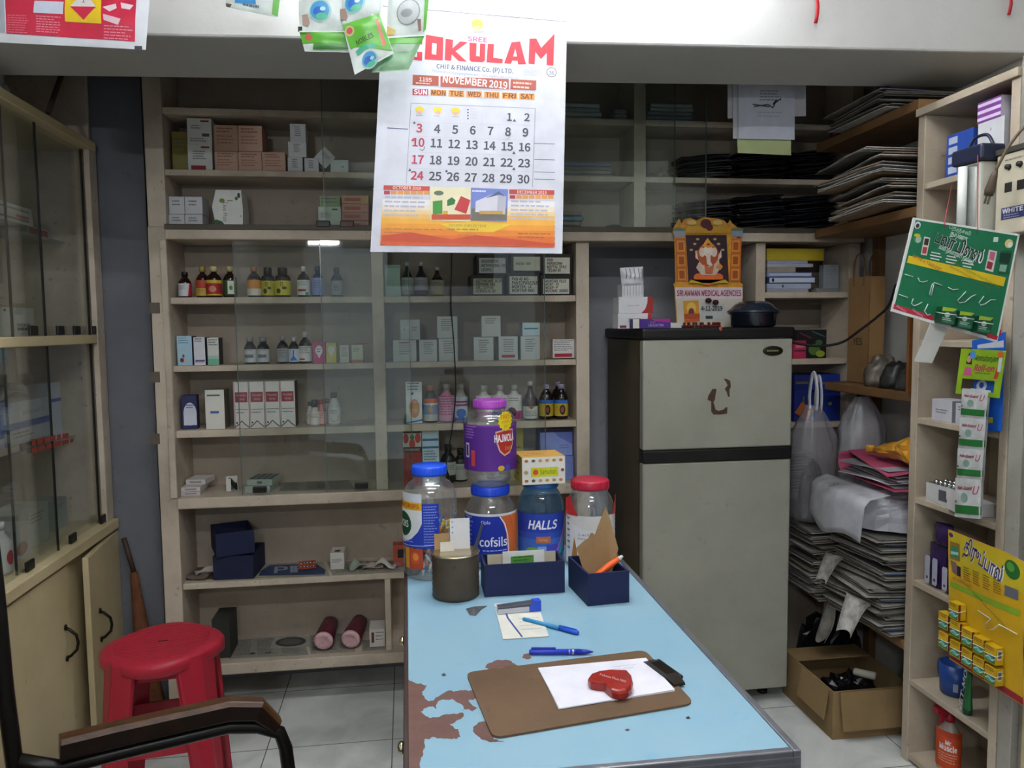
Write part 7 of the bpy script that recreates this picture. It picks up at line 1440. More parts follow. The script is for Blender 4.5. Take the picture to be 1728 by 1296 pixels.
# carrier bags
def carrier(nm, lb, c, w, d, h, m, seed, handle=True):
    t = thing(nm, lb, 'plastic bag', c); off = Vector((seed, seed * 2.1, 0)); vs = []; fs = []; n = 28; J = 12
    for j in range(J + 1):
        s = j / J; k = (1 - .06 * s) if s < .68 else (.96 - .66 * ((s - .68) / .32) ** 1.6)
        for i in range(n):
            a = 2 * PI * i / n; q = Vector((math.cos(a), math.sin(a), s * 2)); e = 1 + .16 * mnoise.noise(q * 2.2 + off) + .10 * mnoise.noise(q * 5 + off) + (.10 * math.sin(9 * a) if s > .6 else 0)
            sgn = lambda x: math.copysign(abs(x) ** .7, x)
            vs.append((sgn(math.cos(a)) * w / 2 * k * e, sgn(math.sin(a)) * d / 2 * k * e, h * s))
    for j in range(J):
        for i in range(n): fs.append((j * n + i, j * n + (i + 1) % n, (j + 1) * n + (i + 1) % n, (j + 1) * n + i))
    fs.append(tuple(range(n - 1, -1, -1)))
    MB().add(vs, fs, m, True).build('bag_body', t)
    if handle:
        lp = [(0, -d * .18, h * .96), (0, -d * .2, h * 1.12), (0, -d * .08, h * 1.26), (0, d * .06, h * 1.26), (0, d * .2, h * 1.1), (0, d * .18, h * .96)]
        MB().tube(smooth([Vector(p) for p in lp], 4), .010, M('#b9babd', .3, 0, .1), 8, flat=.4).build('handle', t)
        MB().tube(smooth([Vector((p[0] + .02, p[1] * .8, p[2] * .98)) for p in lp], 4), .008, M('#b0b1b5', .3, 0, .1), 8, flat=.4).build('handle', t)
    return t
zc2 = ZN[3] + .005 + 15 * hN + .012
carrier('carrier_bag', 'translucent plastic carrier bag with looped handles standing beside the pink file', (1.442, 2.575, zc2), .145, .13, .41, filmc, 3)
blob('dark_parcel', 'dark parcel inside the translucent carrier bag', 'parcel', (1.442, 2.575, zc2 + .004), .045, .046, .20, M('#38302f', .8, 0, .3, 20), 51, .15)
carrier('carrier_bag', 'puffy clear plastic bag without visible handles, behind the golden pouch', (1.61, 2.54, zc2), .15, .13, .44, filmw, 8, False)
# ---------------------------------------------------------------- plank with the kraft bag
kb = thing('kraft_bag', 'brown kraft paper bag with twisted handles on the plank behind the power cord', 'paper bag', (1.655, 2.60, ZN[2] + .0006))
km = worn('#927048', '#75573a', .5, 7, 50, .85, 'kraft_bag_paper')
Wk, Dk, Hk = .13, .06, .38
MB().box(-Dk/2, Dk/2, -Wk/2, Wk/2, 0, .001, km).box(-Dk/2, -Dk/2 + .001, -Wk/2, Wk/2, 0, Hk, km).box(Dk/2 - .001, Dk/2, -Wk/2, Wk/2, 0, Hk, km).box(-Dk/2, Dk/2, -Wk/2, -Wk/2 + .001, 0, Hk, km).box(-Dk/2, Dk/2, Wk/2 - .001, Wk/2, 0, Hk, km).box(-Dk/2 - .0008, -Dk/2, -Wk/2, Wk/2, Hk - .05, Hk + .001, km).build('bag_body', kb)
print_quad(MB(), *[Vector(p) for p in ((-Dk/2 - .001, Wk/2 - .008, .13), (-Dk/2 - .001, -Wk/2 + .01, .13), (-Dk/2 - .001, -Wk/2 + .01, .17), (-Dk/2 - .001, Wk/2 - .008, .17))], [('t', 'YES', .5, .2, .6, '#2a2a1c', {'b': .02})]).build('lettering', kb)
for s in (-1, 1): MB().tube(smooth([Vector((s * (Dk/2 + .002), -.03, Hk - .03)), Vector((s * (Dk/2), -.03, Hk + .06)), Vector((s * (Dk/2), 0, Hk + .085)), Vector((s * (Dk/2), .03, Hk + .06)), Vector((s * (Dk/2 + .002), .03, Hk - .03))]), .0025, M('#6a5030', .8), 6).build('handle', kb)
tag(box1(-.10, .10, -.006, .006, 0, .34, M('#7a4a22', .5, 0, .2, 12)).build('wooden_board', loc=(1.632, 2.185, ZN[2] + .0006)), 'upright brown wooden board on the plank behind the green card', 'board')
for i, (y, c, lb) in enumerate(((2.452, '#6a6258', 'crumpled silver brown foil bag in front of the kraft bag'), (2.36, '#2c2b2a', 'crumpled black bag on the plank between kraft bag and wooden board'), (2.272, '#3f3e3c', 'crumpled grey cloth on the plank beside the wooden board'))):
    blob('crumpled_bag', lb, 'bag', (1.625, y, ZN[2] + .001), .065, .042, (.10, .085, .07)[i], M(c, .4 if i < 2 else .9, .2 if i == 0 else 0, .35, 30), 60 + i, .16, 2.6, 26, None, 0.0, True)
# ---------------------------------------------------------------- box on the floor
fb = PX(1361, 1150, 1.46)
fx = thing('cardboard_box', 'open brown cardboard box with dark plastic inside, on the tiles under the paper shelves', 'box', (1.50, 2.02, 0))
kc = worn('#8d744f', '#70593a', .5, 5, 50, .85, 'corrugated_card')
q0, q1, q2 = PZ(1360, 1232, 0), PZ(1452, 1330, 0), None
Bx0, Bx1, By0, By1, Bh = 1.342, 1.62, 2.24, 2.57, .16
fx.location = ((Bx0 + Bx1) / 2, (By0 + By1) / 2, 0); lx, ly = (Bx1 - Bx0) / 2, (By1 - By0) / 2
mb = obox(2 * lx, 2 * ly, Bh, kc, .005)
o = mb.build('carton_wall', fx); o.location = (0, -ly, .001)
box1(-lx, lx, 0, .002, 0, .001, kc)
MB().box(-lx, lx, ly - .10, ly, Bh + .0015, Bh + .005, kc).build('far_flap', fx)
fl = MB().box(0, .004, -ly + .02, ly - .14, -.10, 0, kc).build('side_flap', fx); fl.location = (-lx - .006, 0, Bh); fl.rotation_euler = (0, .16, 0)
fl = MB().box(-lx + .02, lx - .02, -.004, 0, -.12, 0, kc).build('near_flap', fx); fl.location = (0, -ly - .004, Bh); fl.rotation_euler = (-.2, 0, 0)
dkb = M('#0f0e10', .18, 0, .2, 30)
blob('black_plastic', 'crumpled black plastic sheet filling the open floor carton', 'plastic bag', (fx.location.x, fx.location.y - .035, .008), lx * .82, ly * .66, .135, dkb, 71, .25, 4)
blob('black_plastic', 'black plastic bag slumped on the far flap of the floor carton', 'plastic bag', (1.56, 2.632, .001), .135, .036, .27, M('#0b0b0d', .35, 0, .2, 30), 72, .25, 4)  # bulk enlarged to stand in for the shade under the planks
o = MB().tube([(-.035, 0, 0), (-.03, 0, 0), (.03, .004, 0), (.035, .004, 0)], [.009, .013, .014, .012], M('#a8a596', .8), 10).build('paper_roll', loc=(fx.location.x + .03, fx.location.y - .07, .165), rz=-.8); tag(o, 'pale rolled paper lying on the black plastic in the floor carton', 'paper')
# ================================================================ upper cupboard behind its glass
blackbag = M('#131418', .16, 0, .3, 20, spec=.6)
gb = ['#1d1e22', '#2a2b30', '#141518', '#3a3b40', '#222327']  # lighter greys put in as highlight streaks on the black film
bprot = [newspaper_mesh(20 + i, w=.175, d=.14, h=.016, cols=gb, rough=.18, wave=2.0).build('polythene_bag') for i in range(3)]
q_ = 0
for row, (z, wh, n_) in enumerate(((z1, 'under the hung papers', 5), (z2, 'above the deity arch and files', 6))):
    for s_ in range(3):
        for j in range(n_ - (s_ == 0)):
            if q_ < 3: o = bprot[q_]
            else: o = bprot[q_ % 3].copy(); C.objects.link(o)
            o.location = (P((1186, 1273, 1359)[s_], 300, 2.83).x + rn.uniform(-.006, .006), 2.83 + rn.uniform(-.008, .008), z + .0095 + j * .0225); o.rotation_euler = (0, 0, PI / 2 + rn.uniform(-.07, .07))
            tag(o, 'folded black polythene bag in the heap ' + wh, 'plastic bag', 'black polythene bags ' + wh); q_ += 1
blob('polythene_bundle', 'tan polythene bundle behind the glass edge, next to the black ones', 'bundle', (P(1120, 300, 2.83).x, 2.83, z1 + .001), .05, .05, .05, M('#8a7f66', .35, 0, .25, 20), 90, .15)
gg = ['#a8aeb0', '#b7bcbc', '#98a2a6', '#c2c4c0', '#7f8a92']
def flatstack(px0, px1, z, n, th, lbs, name, cat, cols, Y=2.765, d=.14):
    for i in range(n):
        a, b = P(px0, 300, Y), P(px1, 300, Y); w_ = (b.x - a.x) * (1 - .03 * i)
        mb = box1(-w_/2, w_/2, 0, d, 0, th * .9, M(cols[i % len(cols)], .4))
        o = mb.build(name, loc=((a.x + b.x) / 2 + R_.uniform(-.006, .006), Y + R_.uniform(0, .008), z + .0006 + i * th), bevel=th * .3); tag(o, lbs[i], cat)
flatstack(950, 1018, z0 if False else ZSH[0][0], 4, .016, ['folded white packet lowest in the stack next to the calendar edge', 'folded grey packet second in the stack next to the calendar edge', 'folded white packet third in the stack next to the calendar edge', 'folded white packet topmost in the stack next to the calendar edge'], 'folded_packet', 'packet', gg)
flatstack(1092, 1172, ZSH[0][0], 5, .014, ['greenish folded packet lowest in the stack past the cupboard post', 'blue-grey folded packet second in the stack past the cupboard post', 'folded packet in the middle of the stack past the cupboard post', 'folded packet fourth in the stack past the cupboard post', 'folded packet topmost in the stack past the cupboard post'], 'folded_packet', 'packet', ['#7f8f8a', '#76879a', '#8a9490', '#98a29e', '#a8aeaa'])
flatstack(1038, 1060, ZSH[0][0], 3, .015, ['short grey packet lowest, squeezed before the cupboard post', 'short grey packet in the middle, squeezed before the cupboard post', 'short grey packet uppermost, squeezed before the cupboard post'], 'folded_packet', 'packet', ['#77807c', '#8f9896', '#7d8683'])
flatstack(940, 1036, ZSH[1][0], 4, .014, ['white notebook lowest in the spiral notebook stack by the calendar', 'white notebook second in the spiral notebook stack by the calendar', 'white notebook third in the spiral notebook stack by the calendar', 'blue-edged notebook topmost in the notebook stack by the calendar'], 'notebook', 'notebook', ['#a3a29c', '#b3b1aa', '#9a9992', '#7a88a8'])
flatstack(925, 985, ZSH[2][0], 4, .018, ['dark book lowest beside the calendar bottom corner', 'brown book second in the book pile by the calendar corner', 'teal book third in the book pile by the calendar corner', 'pink grey book topmost in the book pile by the calendar corner'], 'book', 'book', ['#3f4a52', '#7a6a60', '#3f7f92', '#8a7470'])
blob('polythene_bundle', 'dark blue polythene bundle lying flat beside the book pile', 'bundle', (P(1036, 388, 2.83).x, 2.83, z2 + .001), .04, .05, .03, M('#1c2636', .2, 0, .3, 20), 95, .15)
# ================================================================ narrow bookcase goods
Xq = 1.515
t = xbox(1596, 1640, 228, 300, ZBK[0], Xq, .10, 'blue carton with a ladder of white squares on the top bookcase shelf', '#2a4a9c', [('r', .08, .08 + .23 * i, .42, .24 + .23 * i, '#aeb6c6') for i in range(4)], sgn=-1)
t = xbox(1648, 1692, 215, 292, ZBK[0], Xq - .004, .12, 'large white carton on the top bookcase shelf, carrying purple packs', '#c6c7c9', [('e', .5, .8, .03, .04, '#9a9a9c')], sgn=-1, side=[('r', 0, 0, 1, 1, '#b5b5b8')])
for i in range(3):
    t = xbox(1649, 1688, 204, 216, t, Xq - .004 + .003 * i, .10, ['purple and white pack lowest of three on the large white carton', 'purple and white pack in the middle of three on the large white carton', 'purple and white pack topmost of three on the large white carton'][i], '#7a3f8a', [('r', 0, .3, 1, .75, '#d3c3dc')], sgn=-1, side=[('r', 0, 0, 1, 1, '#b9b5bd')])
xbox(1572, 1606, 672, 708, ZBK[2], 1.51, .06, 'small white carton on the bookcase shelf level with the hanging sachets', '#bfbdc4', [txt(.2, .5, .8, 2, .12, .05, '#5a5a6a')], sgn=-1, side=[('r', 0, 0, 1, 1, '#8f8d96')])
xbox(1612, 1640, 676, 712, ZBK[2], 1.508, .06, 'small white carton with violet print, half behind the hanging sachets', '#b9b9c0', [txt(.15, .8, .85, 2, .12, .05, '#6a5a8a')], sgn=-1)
xb = xbox(1562, 1606, 815, 846, ZBK[3], 1.508, .07, 'white carton full of silver capsule strips on the bookcase shelf', '#c2c2bf', [('r', .5, .2, .95, .8, '#55555a')], sgn=-1)
cx0 = PX(1584, 840, 1.508)
mb = MB()
for i in range(5):
    for jx in range(2): mb.lathe([(.009, 0), (.008, .006), (0, .010)], M('#b5b4b0', .15, .9), 12, Matrix.Translation((.02 + .03 * jx, -.036 + .018 * i, .001)))
mb.box(.002, .066, -.05, .05, 0, .001, foil); tag(mb.build('capsule_strip', loc=(1.508, cx0.y, xb + .0006)), 'strip of shiny silver capsules lying on the white bookcase carton', 'blister strip')
oc = thing('opened_carton', 'small white carton with torn open flap jutting off the bookcase shelf', 'carton', (1.475, PX(1618, 868, 1.475).y, ZBK[3] - .004), -.2)
oc.location = (1.512, PX(1625, 866, 1.50).y, ZBK[3] + .0006)
MB().box(-.03, .05, -.05, .05, 0, .001, M('#bdbab6')).box(-.03, .05, -.05, -.049, 0, .035, M('#bdbab6')).box(-.03, .05, .049, .05, 0, .035, M('#bdbab6')).box(.049, .05, -.05, .05, 0, .035, M('#bdbab6')).box(-.03, -.029, -.05, .05, 0, .026, M('#c9c6c3')).build('box_shell', oc); MB().box(-.001, 0, -.05, .05, 0, .035, M('#c9c6c3')).build('open_flap', oc).location = (-.031, 0, .026)
for i, (px, py0, py1, lb) in enumerate(((1576, 884, 918, 'upper purple sachet pack slumped on the shelf behind the yellow card'), (1566, 912, 984, 'purple sachet pack nearer the paper heap, with two white label shapes'), (1596, 918, 982, 'purple sachet pack half behind the yellow card'))):
    a = PX(px, py1, 1.50)
    W = .07; c4 = [(px - 14, py0), (px + 18, py0 + 4), (px + 16, py1), (px - 12, py1 - 4)]
    H = PX(px, py0, 1.50).z - PX(px, py1, 1.50).z
    t = thing('sachet_pack', lb, 'packet', (1.53, a.y, ZBK[4] + .0006 + (0 if i else .132)))
    MB().grid(lambda u, v: (-.018 * math.sin(PI * u) ** .6 * math.sin(PI * min(1, v + .15)) ** .5, (.5 - u) * W, H * v), 10, 8, M('#33204a', .22, 0, .25, 40)).grid(lambda u, v: (.018 * math.sin(PI * u) ** .6, (u - .5) * W, H * v), 10, 2, M('#33204a', .22, 0, .25, 40)).build('pouch', t)
    if i:
        for s in (-1, 1): print_quad(MB(), *[Vector((-.022, s * .016 + dy, z_)) for dy, z_ in ((.011, .01), (-.011, .01), (-.011, H * .72), (.011, H * .72))], [('p', [(.05, 0), (.8, 0), (1, .1), (1, .95), (.9, 1), (.2, 1), (0, .9)], '#a9a9ba'), ('e', .5, .2, .2, .06, '#3a2a4a'), txt(.3, .9, .5, 6, .1, .02)]).build('white_label', t)
mg = thing('blue_mug', 'blue plastic mug on the lower bookcase shelf under the yellow card', 'mug', (1.575, PX(1612, 1160, 1.575).y, ZBK[5] + .0006))
MB().lathe([(0, .002), (.036, 0), (.040, .004), (.044, .09), (.041, .09), (.037, .006), (0, .005)], M('#1f4080', .3), 28).build('cup', mg); MB().tube(smooth([Vector((.0, .042, .075)), Vector((0, .068, .07)), Vector((0, .068, .03)), Vector((0, .040, .02))]), .005, M('#1f4080', .3), 8).build('handle', mg); print_cyl(MB(), .042, .015, .03, -.9, -.4, [('r', .2, .1, .8, .9, '#8a93a8')]).build('label', mg)
gt = thing('green_tube', 'green ointment tube with white print standing at the shelf edge below the yellow card', 'tube', (1.522, PX(1632, 1222, 1.522).y, ZBK[5] + .0006), -.4)
MB().grid(lambda u, v: (.012 * math.sin(2 * PI * u) * (1 - .85 * v), .02 * math.cos(2 * PI * u), .018 + .10 * v), 16, 4, M('#1f6a38', .3)).build('tube_body', gt); MB().lathe([(.012, 0), (.012, .018), (0, .019)], M('#1a4a2c', .4), 14).build('cap', gt); print_quad(MB(), *[Vector(p) for p in ((-.0135, .009, .03), (-.0135, -.009, .03), (-.005, -.009, .11), (-.005, .009, .11))], [('t', 'VET-MOX', .5, .5, .3, '#c9d0c9', {'rot': PI / 2, 'b': .02})]).build('lettering', gt)
sp = thing('spray_cleaner', 'orange-labelled spray cleaner bottle with red trigger at the foot of the bookcase', 'spray bottle', (1.565, PX(1600, 1290, 1.565).y, ZBK[6] + .0006)); sp.scale = (.92, .92, .92)
cyb = ZBK[6]; sH = PX(1600, 1196, 1.565).z - cyb
MB().lathe([(0, .002), (.040, 0), (.042, .006), (.042, .10), (.036, .125), (.020, .145), (.014, .155), (.014, .16)], M('#b8b0a6', .25), 28, sx=.75).build('bottle_body', sp)
mb = MB(); print_cyl(mb, .0425, .012, .125, -2.2, .5, [('p', [(.05, .85), (.3, 1), (.7, 1), (.95, .85)], '#b03a1c'), ('e', .5, .6, .2, .1, '#d0602c'), ('t', 'Mr', .5, .66, .11, '#d9dbe6', {'w': .16, 'b': .04}), ('t', 'Muscle', .5, .50, .14, '#d9dbe6', {'w': .52, 'b': .04}), txt(.2, .4, .8, 4, .07, .025, '#d0a08a')], '#c2481c'); mb.build('label', sp).scale = (.76, 1, 1)
MB().lathe([(.016, .158), (.016, .175), (.010, .18), (.010, .19)], M('#a82232', .35), 16).build('collar', sp)
MB().prism([(-.05, 0), (.022, 0), (.026, .012), (.02, .026), (-.03, .030), (-.05, .018)], .022, M('#a82232', .35), Matrix.Translation((0, -.011, .188))).prism([(-.035, -.032), (-.026, -.03), (-.018, 0), (-.03, 0)], .012, M('#a82232', .35), Matrix.Translation((0, -.006, .188))).build('trigger_head', sp)
# ================================================================ hung on the bookcase posts
Xh = 1.478
def xcard(px, X): return [PX(*p, X) for p in px]
# emergency lamp
el = thing('emergency_lamp', 'white emergency lantern with dark blue cap and bright reflector, fixed to the bookcase', 'lamp', (1.44, PX(1652, 330, 1.44).y, PX(1652, 400, 1.44).z))
hL = PX(1652, 250, 1.44).z - el.location.z; wy = .042
box1(-.03, .022, -wy, wy, 0, hL * .82, M('#b3b1a4', .35)).build('lamp_body', el, bevel=.006)
box1(-.04, .026, -wy - .012, wy + .012, hL * .82, hL, M('#23273c', .4)).build('cap', el, bevel=.006)
box1(-.034, -.0305, -wy * .8, wy * .8, .012, hL * .79, M('#c8c9c6', .12, .8)).build('reflector', el)
MB().lathe([(.011, .014), (.011, hL * .78)], M('#d9dbd6', .2), 14, Matrix.Translation((-.047, 0, 0))).build('glass_tube', el)
MB().tube(smooth([Vector((0, -wy, hL * 1.0)), Vector((0, -wy * .5, hL * 1.12)), Vector((0, wy * .5, hL * 1.12)), Vector((0, wy, hL * 1.0))]), .004, M('#23273c', .4), 8).build('carry_handle', el)
box1(.0221, .0585, -.02, .02, .05, .09, M('#77756c', .5)).build('wall_bracket', el)
# inverter box
iv = thing('inverter_box', 'cream inverter panel with sockets and knobs beside the emergency lantern', 'inverter', (1.468, 1.685, PX(1690, 400, 1.47).z))
hi = PX(1690, 268, 1.47).z - iv.location.z
box1(-.03, .018, -.07, .05, 0, hi, M('#b5ae98', .45)).build('case', iv, bevel=.004); box1(-.034, .018, -.074, .054, hi, hi + .014, M('#3a3832', .5)).build('lid_strip', iv, bevel=.002)
Q = lambda y0, y1, z0_, z1_: [Vector((-.0305, y1, z0_)), Vector((-.0305, y0, z0_)), Vector((-.0305, y0, z1_)), Vector((-.0305, y1, z1_))]
print_quad(MB(), *Q(-.068, .046, .002, hi - .002), [('e', .32, .83, .06, .035, '#2a2824'), ('e', .62, .83, .06, .035, '#2a2824'), ('r', .22, .52, .42, .64, '#1f1d1a'), ('r', .55, .52, .75, .64, '#1f1d1a'), ('r', .15, .18, .78, .33, '#2a2f5a'), ('t', 'WHITE', .46, .26, .055, '#c9c9cc', {'w': .56, 'b': .03}), ('l', .22, .225, .7, 2, .03, .012, '#8a8aa0'), ('l', .2, .92, .75, 1, .1, .015, '#77736a')]).build('panel_lettering', iv)
for y in (.010, -.025): MB().lathe([(.007, 0), (.006, .008), (0, .009)], M('#2a2824', .4), 12, Matrix.Translation((-.030, y, hi * .83)) @ Matrix.Rotation(-PI / 2, 4, 'Y')).build('knob', iv)
pl = thing('power_plug', 'brown two-pin plug dangling between the lantern and the inverter', 'plug', PX(1668, 330, 1.385)); pl.rotation_euler = (.35, 0, 0)
MB().tube([(0, 0, 0), (0, 0, .012), (0, 0, .045), (0, 0, .06)], [.010, .012, .008, .005], M('#55473a', .5), 10).build('plug_body', pl); MB().box(-.002, .002, -.007, -.004, -.02, .0, M('#8a8578', .3, .8)).box(-.002, .002, .004, .007, -.02, .0, M('#8a8578', .3, .8)).build('pin', pl)
MB().tube(smooth([Vector((0, 0, .058)), Vector((.01, -.01, .12)), Vector((.03, -.03, .17)), Vector((.062, -.06, .15))]), .0035, M('#6a5a48', .5), 8).build('cord', pl)
# green hanging card
gpx = [(1541, 367), (1721, 395), (1683, 578), (1503, 525)]; Yg = 1.62
g3 = [P(*p, Yg) for p in gpx]; go_ = sum(g3, Vector()) / 4; q3 = [v - go_ for v in g3]
gc = thing('hanging_card', 'green balm display card with white border hung askew by red strings before the bookcase', 'display card', go_)
mb = card3(MB(), q3, M('#cfd0cc', .5), .0015); gr = '#0f6a44'
gd_ = [('q', [(1545, 371), (1717, 398), (1681, 572), (1508, 521)], gr), ('q', [(1508.5, 513), (1575, 533), (1574, 541), (1507, 521)], '#b0243c'), ('q', [(1666, 562), (1684, 567), (1682, 574), (1664, 569)], '#b0243c'),
       ('e', 1548, 380, 5, 6.5, '#c9cdd0'), ('e', 1548, 381, 3, 4, '#2a2f33'), ('t', 'பதஞ்சலி', 1618, 391, 4.5, '#c9d5cc', {'w': 37, 'rot': -.15, 'f': F_TAMIL}), ('t', 'நயனா', 1616, 402, 6, '#cfd8d0', {'w': 30, 'rot': -.15, 'f': F_TAMIL, 'b': .02}),
       ('t', 'பவர் பிளஸ்', 1614.8, 425.4, 15, '#d8ddd8', {'w': 86, 'rot': -.20, 'f': F_TAMIL, 'b': .05}), ('t', 'பவர் பிளஸ்', 1614, 425, 15, '#1c1f1d', {'w': 84, 'rot': -.20, 'f': F_TAMIL, 'b': .03}), ('t', 'வலி நிவாரணி தைலம்', 1611, 432, 5.5, '#c5d2c8', {'w': 62, 'rot': -.20, 'f': F_TAMIL, 'b': .02})]
for x, y in ((1568, 424), (1594, 430), (1622, 437)): gd_ += [('q', [(x + dx0, y + dy0 + dx0 * .2), (x + dx1, y + dy0 + dx1 * .2), (x + dx1, y + dy0 + 2 + dx1 * .2), (x + dx0, y + dy0 + 2 + dx0 * .2)], '#c9d2ca') for dy0, dx0, dx1 in ((0, 2, 17), (5, 0, 19), (10, 1, 16))]
gd_ += [('q', [(1559, 399), (1569, 401), (1563, 431), (1553, 429)], '#c8c2bd'), ('q', [(1560, 402), (1567, 403), (1565, 414), (1558, 413)], '#3a2422'), ('q', [(1557, 416), (1564, 417), (1562, 428), (1555, 427)], '#a83a3a'), ('q', [(1668, 421), (1682, 424), (1675, 459), (1661, 455)], '#c9c4c0'), ('q', [(1670, 424), (1679, 426), (1676, 440), (1668, 437)], '#b8607a'), ('q', [(1666, 440), (1675, 443), (1672, 455), (1663, 452)], '#8a2a34'),
        ('e', 1548, 402, 7, 9, '#3f7f52'), ('e', 1549, 404, 4.5, 6, '#9aa8a0'), ('e', 1547, 397, 5, 3, '#b5ad2c'), ('q', [(1689, 423), (1707, 423), (1703, 463), (1684, 462)], '#0a5236'), ('q', [(1687, 426), (1706, 428), (1701, 446), (1685, 442)], '#062f20'), ('q', [(1687, 446), (1699, 447), (1696, 459), (1685, 457)], '#7aa08a'), ('q', [(1676, 400), (1684, 400), (1683, 408), (1675, 408)], '#c9ccc9'), ('e', 1702, 411, 7, 7, '#c9b87a'), ('e', 1704, 413, 4, 4, '#d6d2c4'),
        ('q', [(1533, 431), (1697, 468), (1693, 483), (1530, 443)], '#d0b21c'), ('t', 'NITHI A TRADERS', 1563, 446, 5.5, '#a8642a', {'w': 52, 'rot': -.22, 'b': .03}), ('t', 'Office 4, Thangapuram, Power Plus Pain Balm', 1645, 465, 4.2, '#6a8a2a', {'w': 88, 'rot': -.23}), ('t', 'New Dharmpura & Health Remedy', 1635, 469, 3.5, '#7a6a1c', {'w': 74, 'rot': -.23}),
        ('t', 'Distributor', 1520, 522.5, 4, '#d9b5bc', {'w': 18, 'rot': -.26}), ('t', 'Therapeutic', 1547, 529.5, 4, '#d9b5bc', {'w': 20, 'rot': -.26}),]
print_quad(mb, q3[3], q3[2], q3[1], q3[0], pxdecor(gpx, gd_)); mb.build('card', gc)
elm = M('#cdd3cd', .5)
for pts in (([(1527, 463), (1541, 467)], ), ([(1549, 469), (1552, 475), (1558, 476), (1565, 474)],), ([(1590, 482), (1577, 477), (1573, 480), (1568, 498), (1571, 499), (1576, 480)],), ([(1600, 485), (1608, 489), (1617, 488)],), ([(1630, 492), (1616, 507), (1619, 511), (1628, 510), (1640, 500), (1647, 497)],), ([(1660, 500), (1652, 511), (1655, 515), (1662, 513), (1672, 506), (1680, 506)],), ([(1517, 497), (1532, 502)],), ([(1541, 504), (1538, 512), (1542, 516), (1549, 514), (1556, 510)],), ([(1566, 513), (1560, 525), (1565, 532), (1570, 530)],)):
    MB().tube([P(x, y, Yg - .0025) - go_ for x, y in pts[0]], .0011, elm, 6).build('elastic_loop', gc)
for x0, y0, x1, y1 in ((1594, 376, 1600, 330), (1650, 386, 1662, 318)):
    MB().tube([P(x0, y0 + 8, Yg - .001) - go_, P(x0, y0, Yg - .002) - go_, (PX(1606, 312, 1.488) if x0 < 1600 else PX(1650, 262, 1.398)) - go_], .0011, M('#a8304a', .6), 6).build('red_string', gc)
for i, (px, py, lb) in enumerate(((1591, 533, 'green balm box strapped to the green card, the one away from its red corner'), (1620, 540, 'green balm box in the middle of the three on the green card'), (1652, 548, 'green balm box strapped next to the lower red corner of the green card'))):
    c = P(px, py, Yg - .004); w_ = .034; h_ = .036; d_ = .022
    mb = MB().box(-w_/2, w_/2, -d_, 0, -h_/2, h_/2, M('#0f4a30', .4))
    print_quad(mb, (-w_/2, -d_, -h_/2), (w_/2, -d_, -h_/2), (w_/2, -d_, h_/2), (-w_/2, -d_, h_/2), [('p', [(0, .75), (.8, .8), (1, 1), (0, 1)], '#8fa82c'), ('e', .4, .55, .18, .16, '#9aaa9c'), ('r', .1, .05, .9, .2, '#2a6a4a'), txt(.1, .3, .8, 2, .1, .05, '#a8b8ac')])
    print_quad(mb, (-w_/2, -d_, h_/2), (w_/2, -d_, h_/2), (w_/2, 0, h_/2), (-w_/2, 0, h_/2), [('r', 0, .2, .6, .8, '#9ab02c'), ('e', .75, .5, .15, .3, '#3a7ab0')])
    mb.tube([(-w_/2 - .001, -.001, .006), (-w_/2, -d_ - .001, .003), (w_/2, -d_ - .001, .004), (w_/2 + .001, -.001, .009)], .0012, elm, 6)
    o = mb.build('balm_box', loc=c); o.rotation_euler = (0, .16, -.1); tag(o, lb, 'carton')
q = [P(*p, Yg + .0025) for p in ((1572, 542), (1602, 548), (1573, 613), (1543, 610))]; oq = sum(q, Vector()) / 4
mb = card3(MB(), [v - oq for v in q], M('#b3b3ac', .8)); ws = tag(mb.build('paper_tag', loc=oq), 'blank pale paper tag hanging beneath the green card', 'paper')
# yellow-green roll-on card, sachet strip, blue card, yellow card: all hang parallel to the bookcase front
rp = [(1622, 588), (1698, 592), (1686, 672), (1612, 664)]; r3 = xcard(rp, Xh - .014); ro = sum(r3, Vector()) / 4; q3 = [v - ro for v in r3]
rc = thing('hanging_card', 'lime green roll-on display card with a woman pictured, above the sachet strip', 'display card', ro)
mb = MB(); TL, TR, BR, BL = q3; lime = M('#86a81e', .4)
def rq(u0, v0, u1, v1): return [BL.lerp(BR, u).lerp(TL.lerp(TR, u), v) for u, v in ((u0, v1), (u1, v1), (u1, v0), (u0, v0))]
for a in ((0, .35, 1, 1), (0, 0, 1, .10), (0, .10, .12, .35), (.86, .10, 1, .35)): card3(mb, rq(*a), lime, .0012)
print_quad(mb, *[rq(0, 0, 1, 1)[i] for i in (3, 2, 1, 0)], [('p', [(.16, .68), (.2, .9), (.27, .92), (.30, .66)], '#2a1c18'), ('e', .225, .78, .05, .08, '#b58a6a'), ('p', [(.13, .42), (.16, .6), (.3, .6), (.33, .42)], '#b0507a'), ('e', .3, .88, .07, .09, '#4a8ac0'), ('t', 'Amrutanjan', .6, .76, .12, '#1f4a24', {'w': .50, 'sl': .3, 'b': .01}), ('t', 'Roll-on', .58, .54, .13, '#a8304a', {'w': .44, 'sl': .25, 'b': .04}), ('l', .4, .48, .75, 1, .1, .03, '#5a7a2a'), ('e', .9, .92, .06, .07, '#c0602c'), ('p', [(.82, .4), (.9, .4), (.92, .6), (.86, .66)], '#b5402c'), ('r', .88, .55, .95, .85, '#b9c6c9')]); mb.build('card', rc)
bp = [(1640, 575), (1697, 560), (1690, 728), (1646, 728)]; b3 = xcard(bp, Xh); bo = sum(b3, Vector()) / 4; q3 = [v - bo for v in b3]
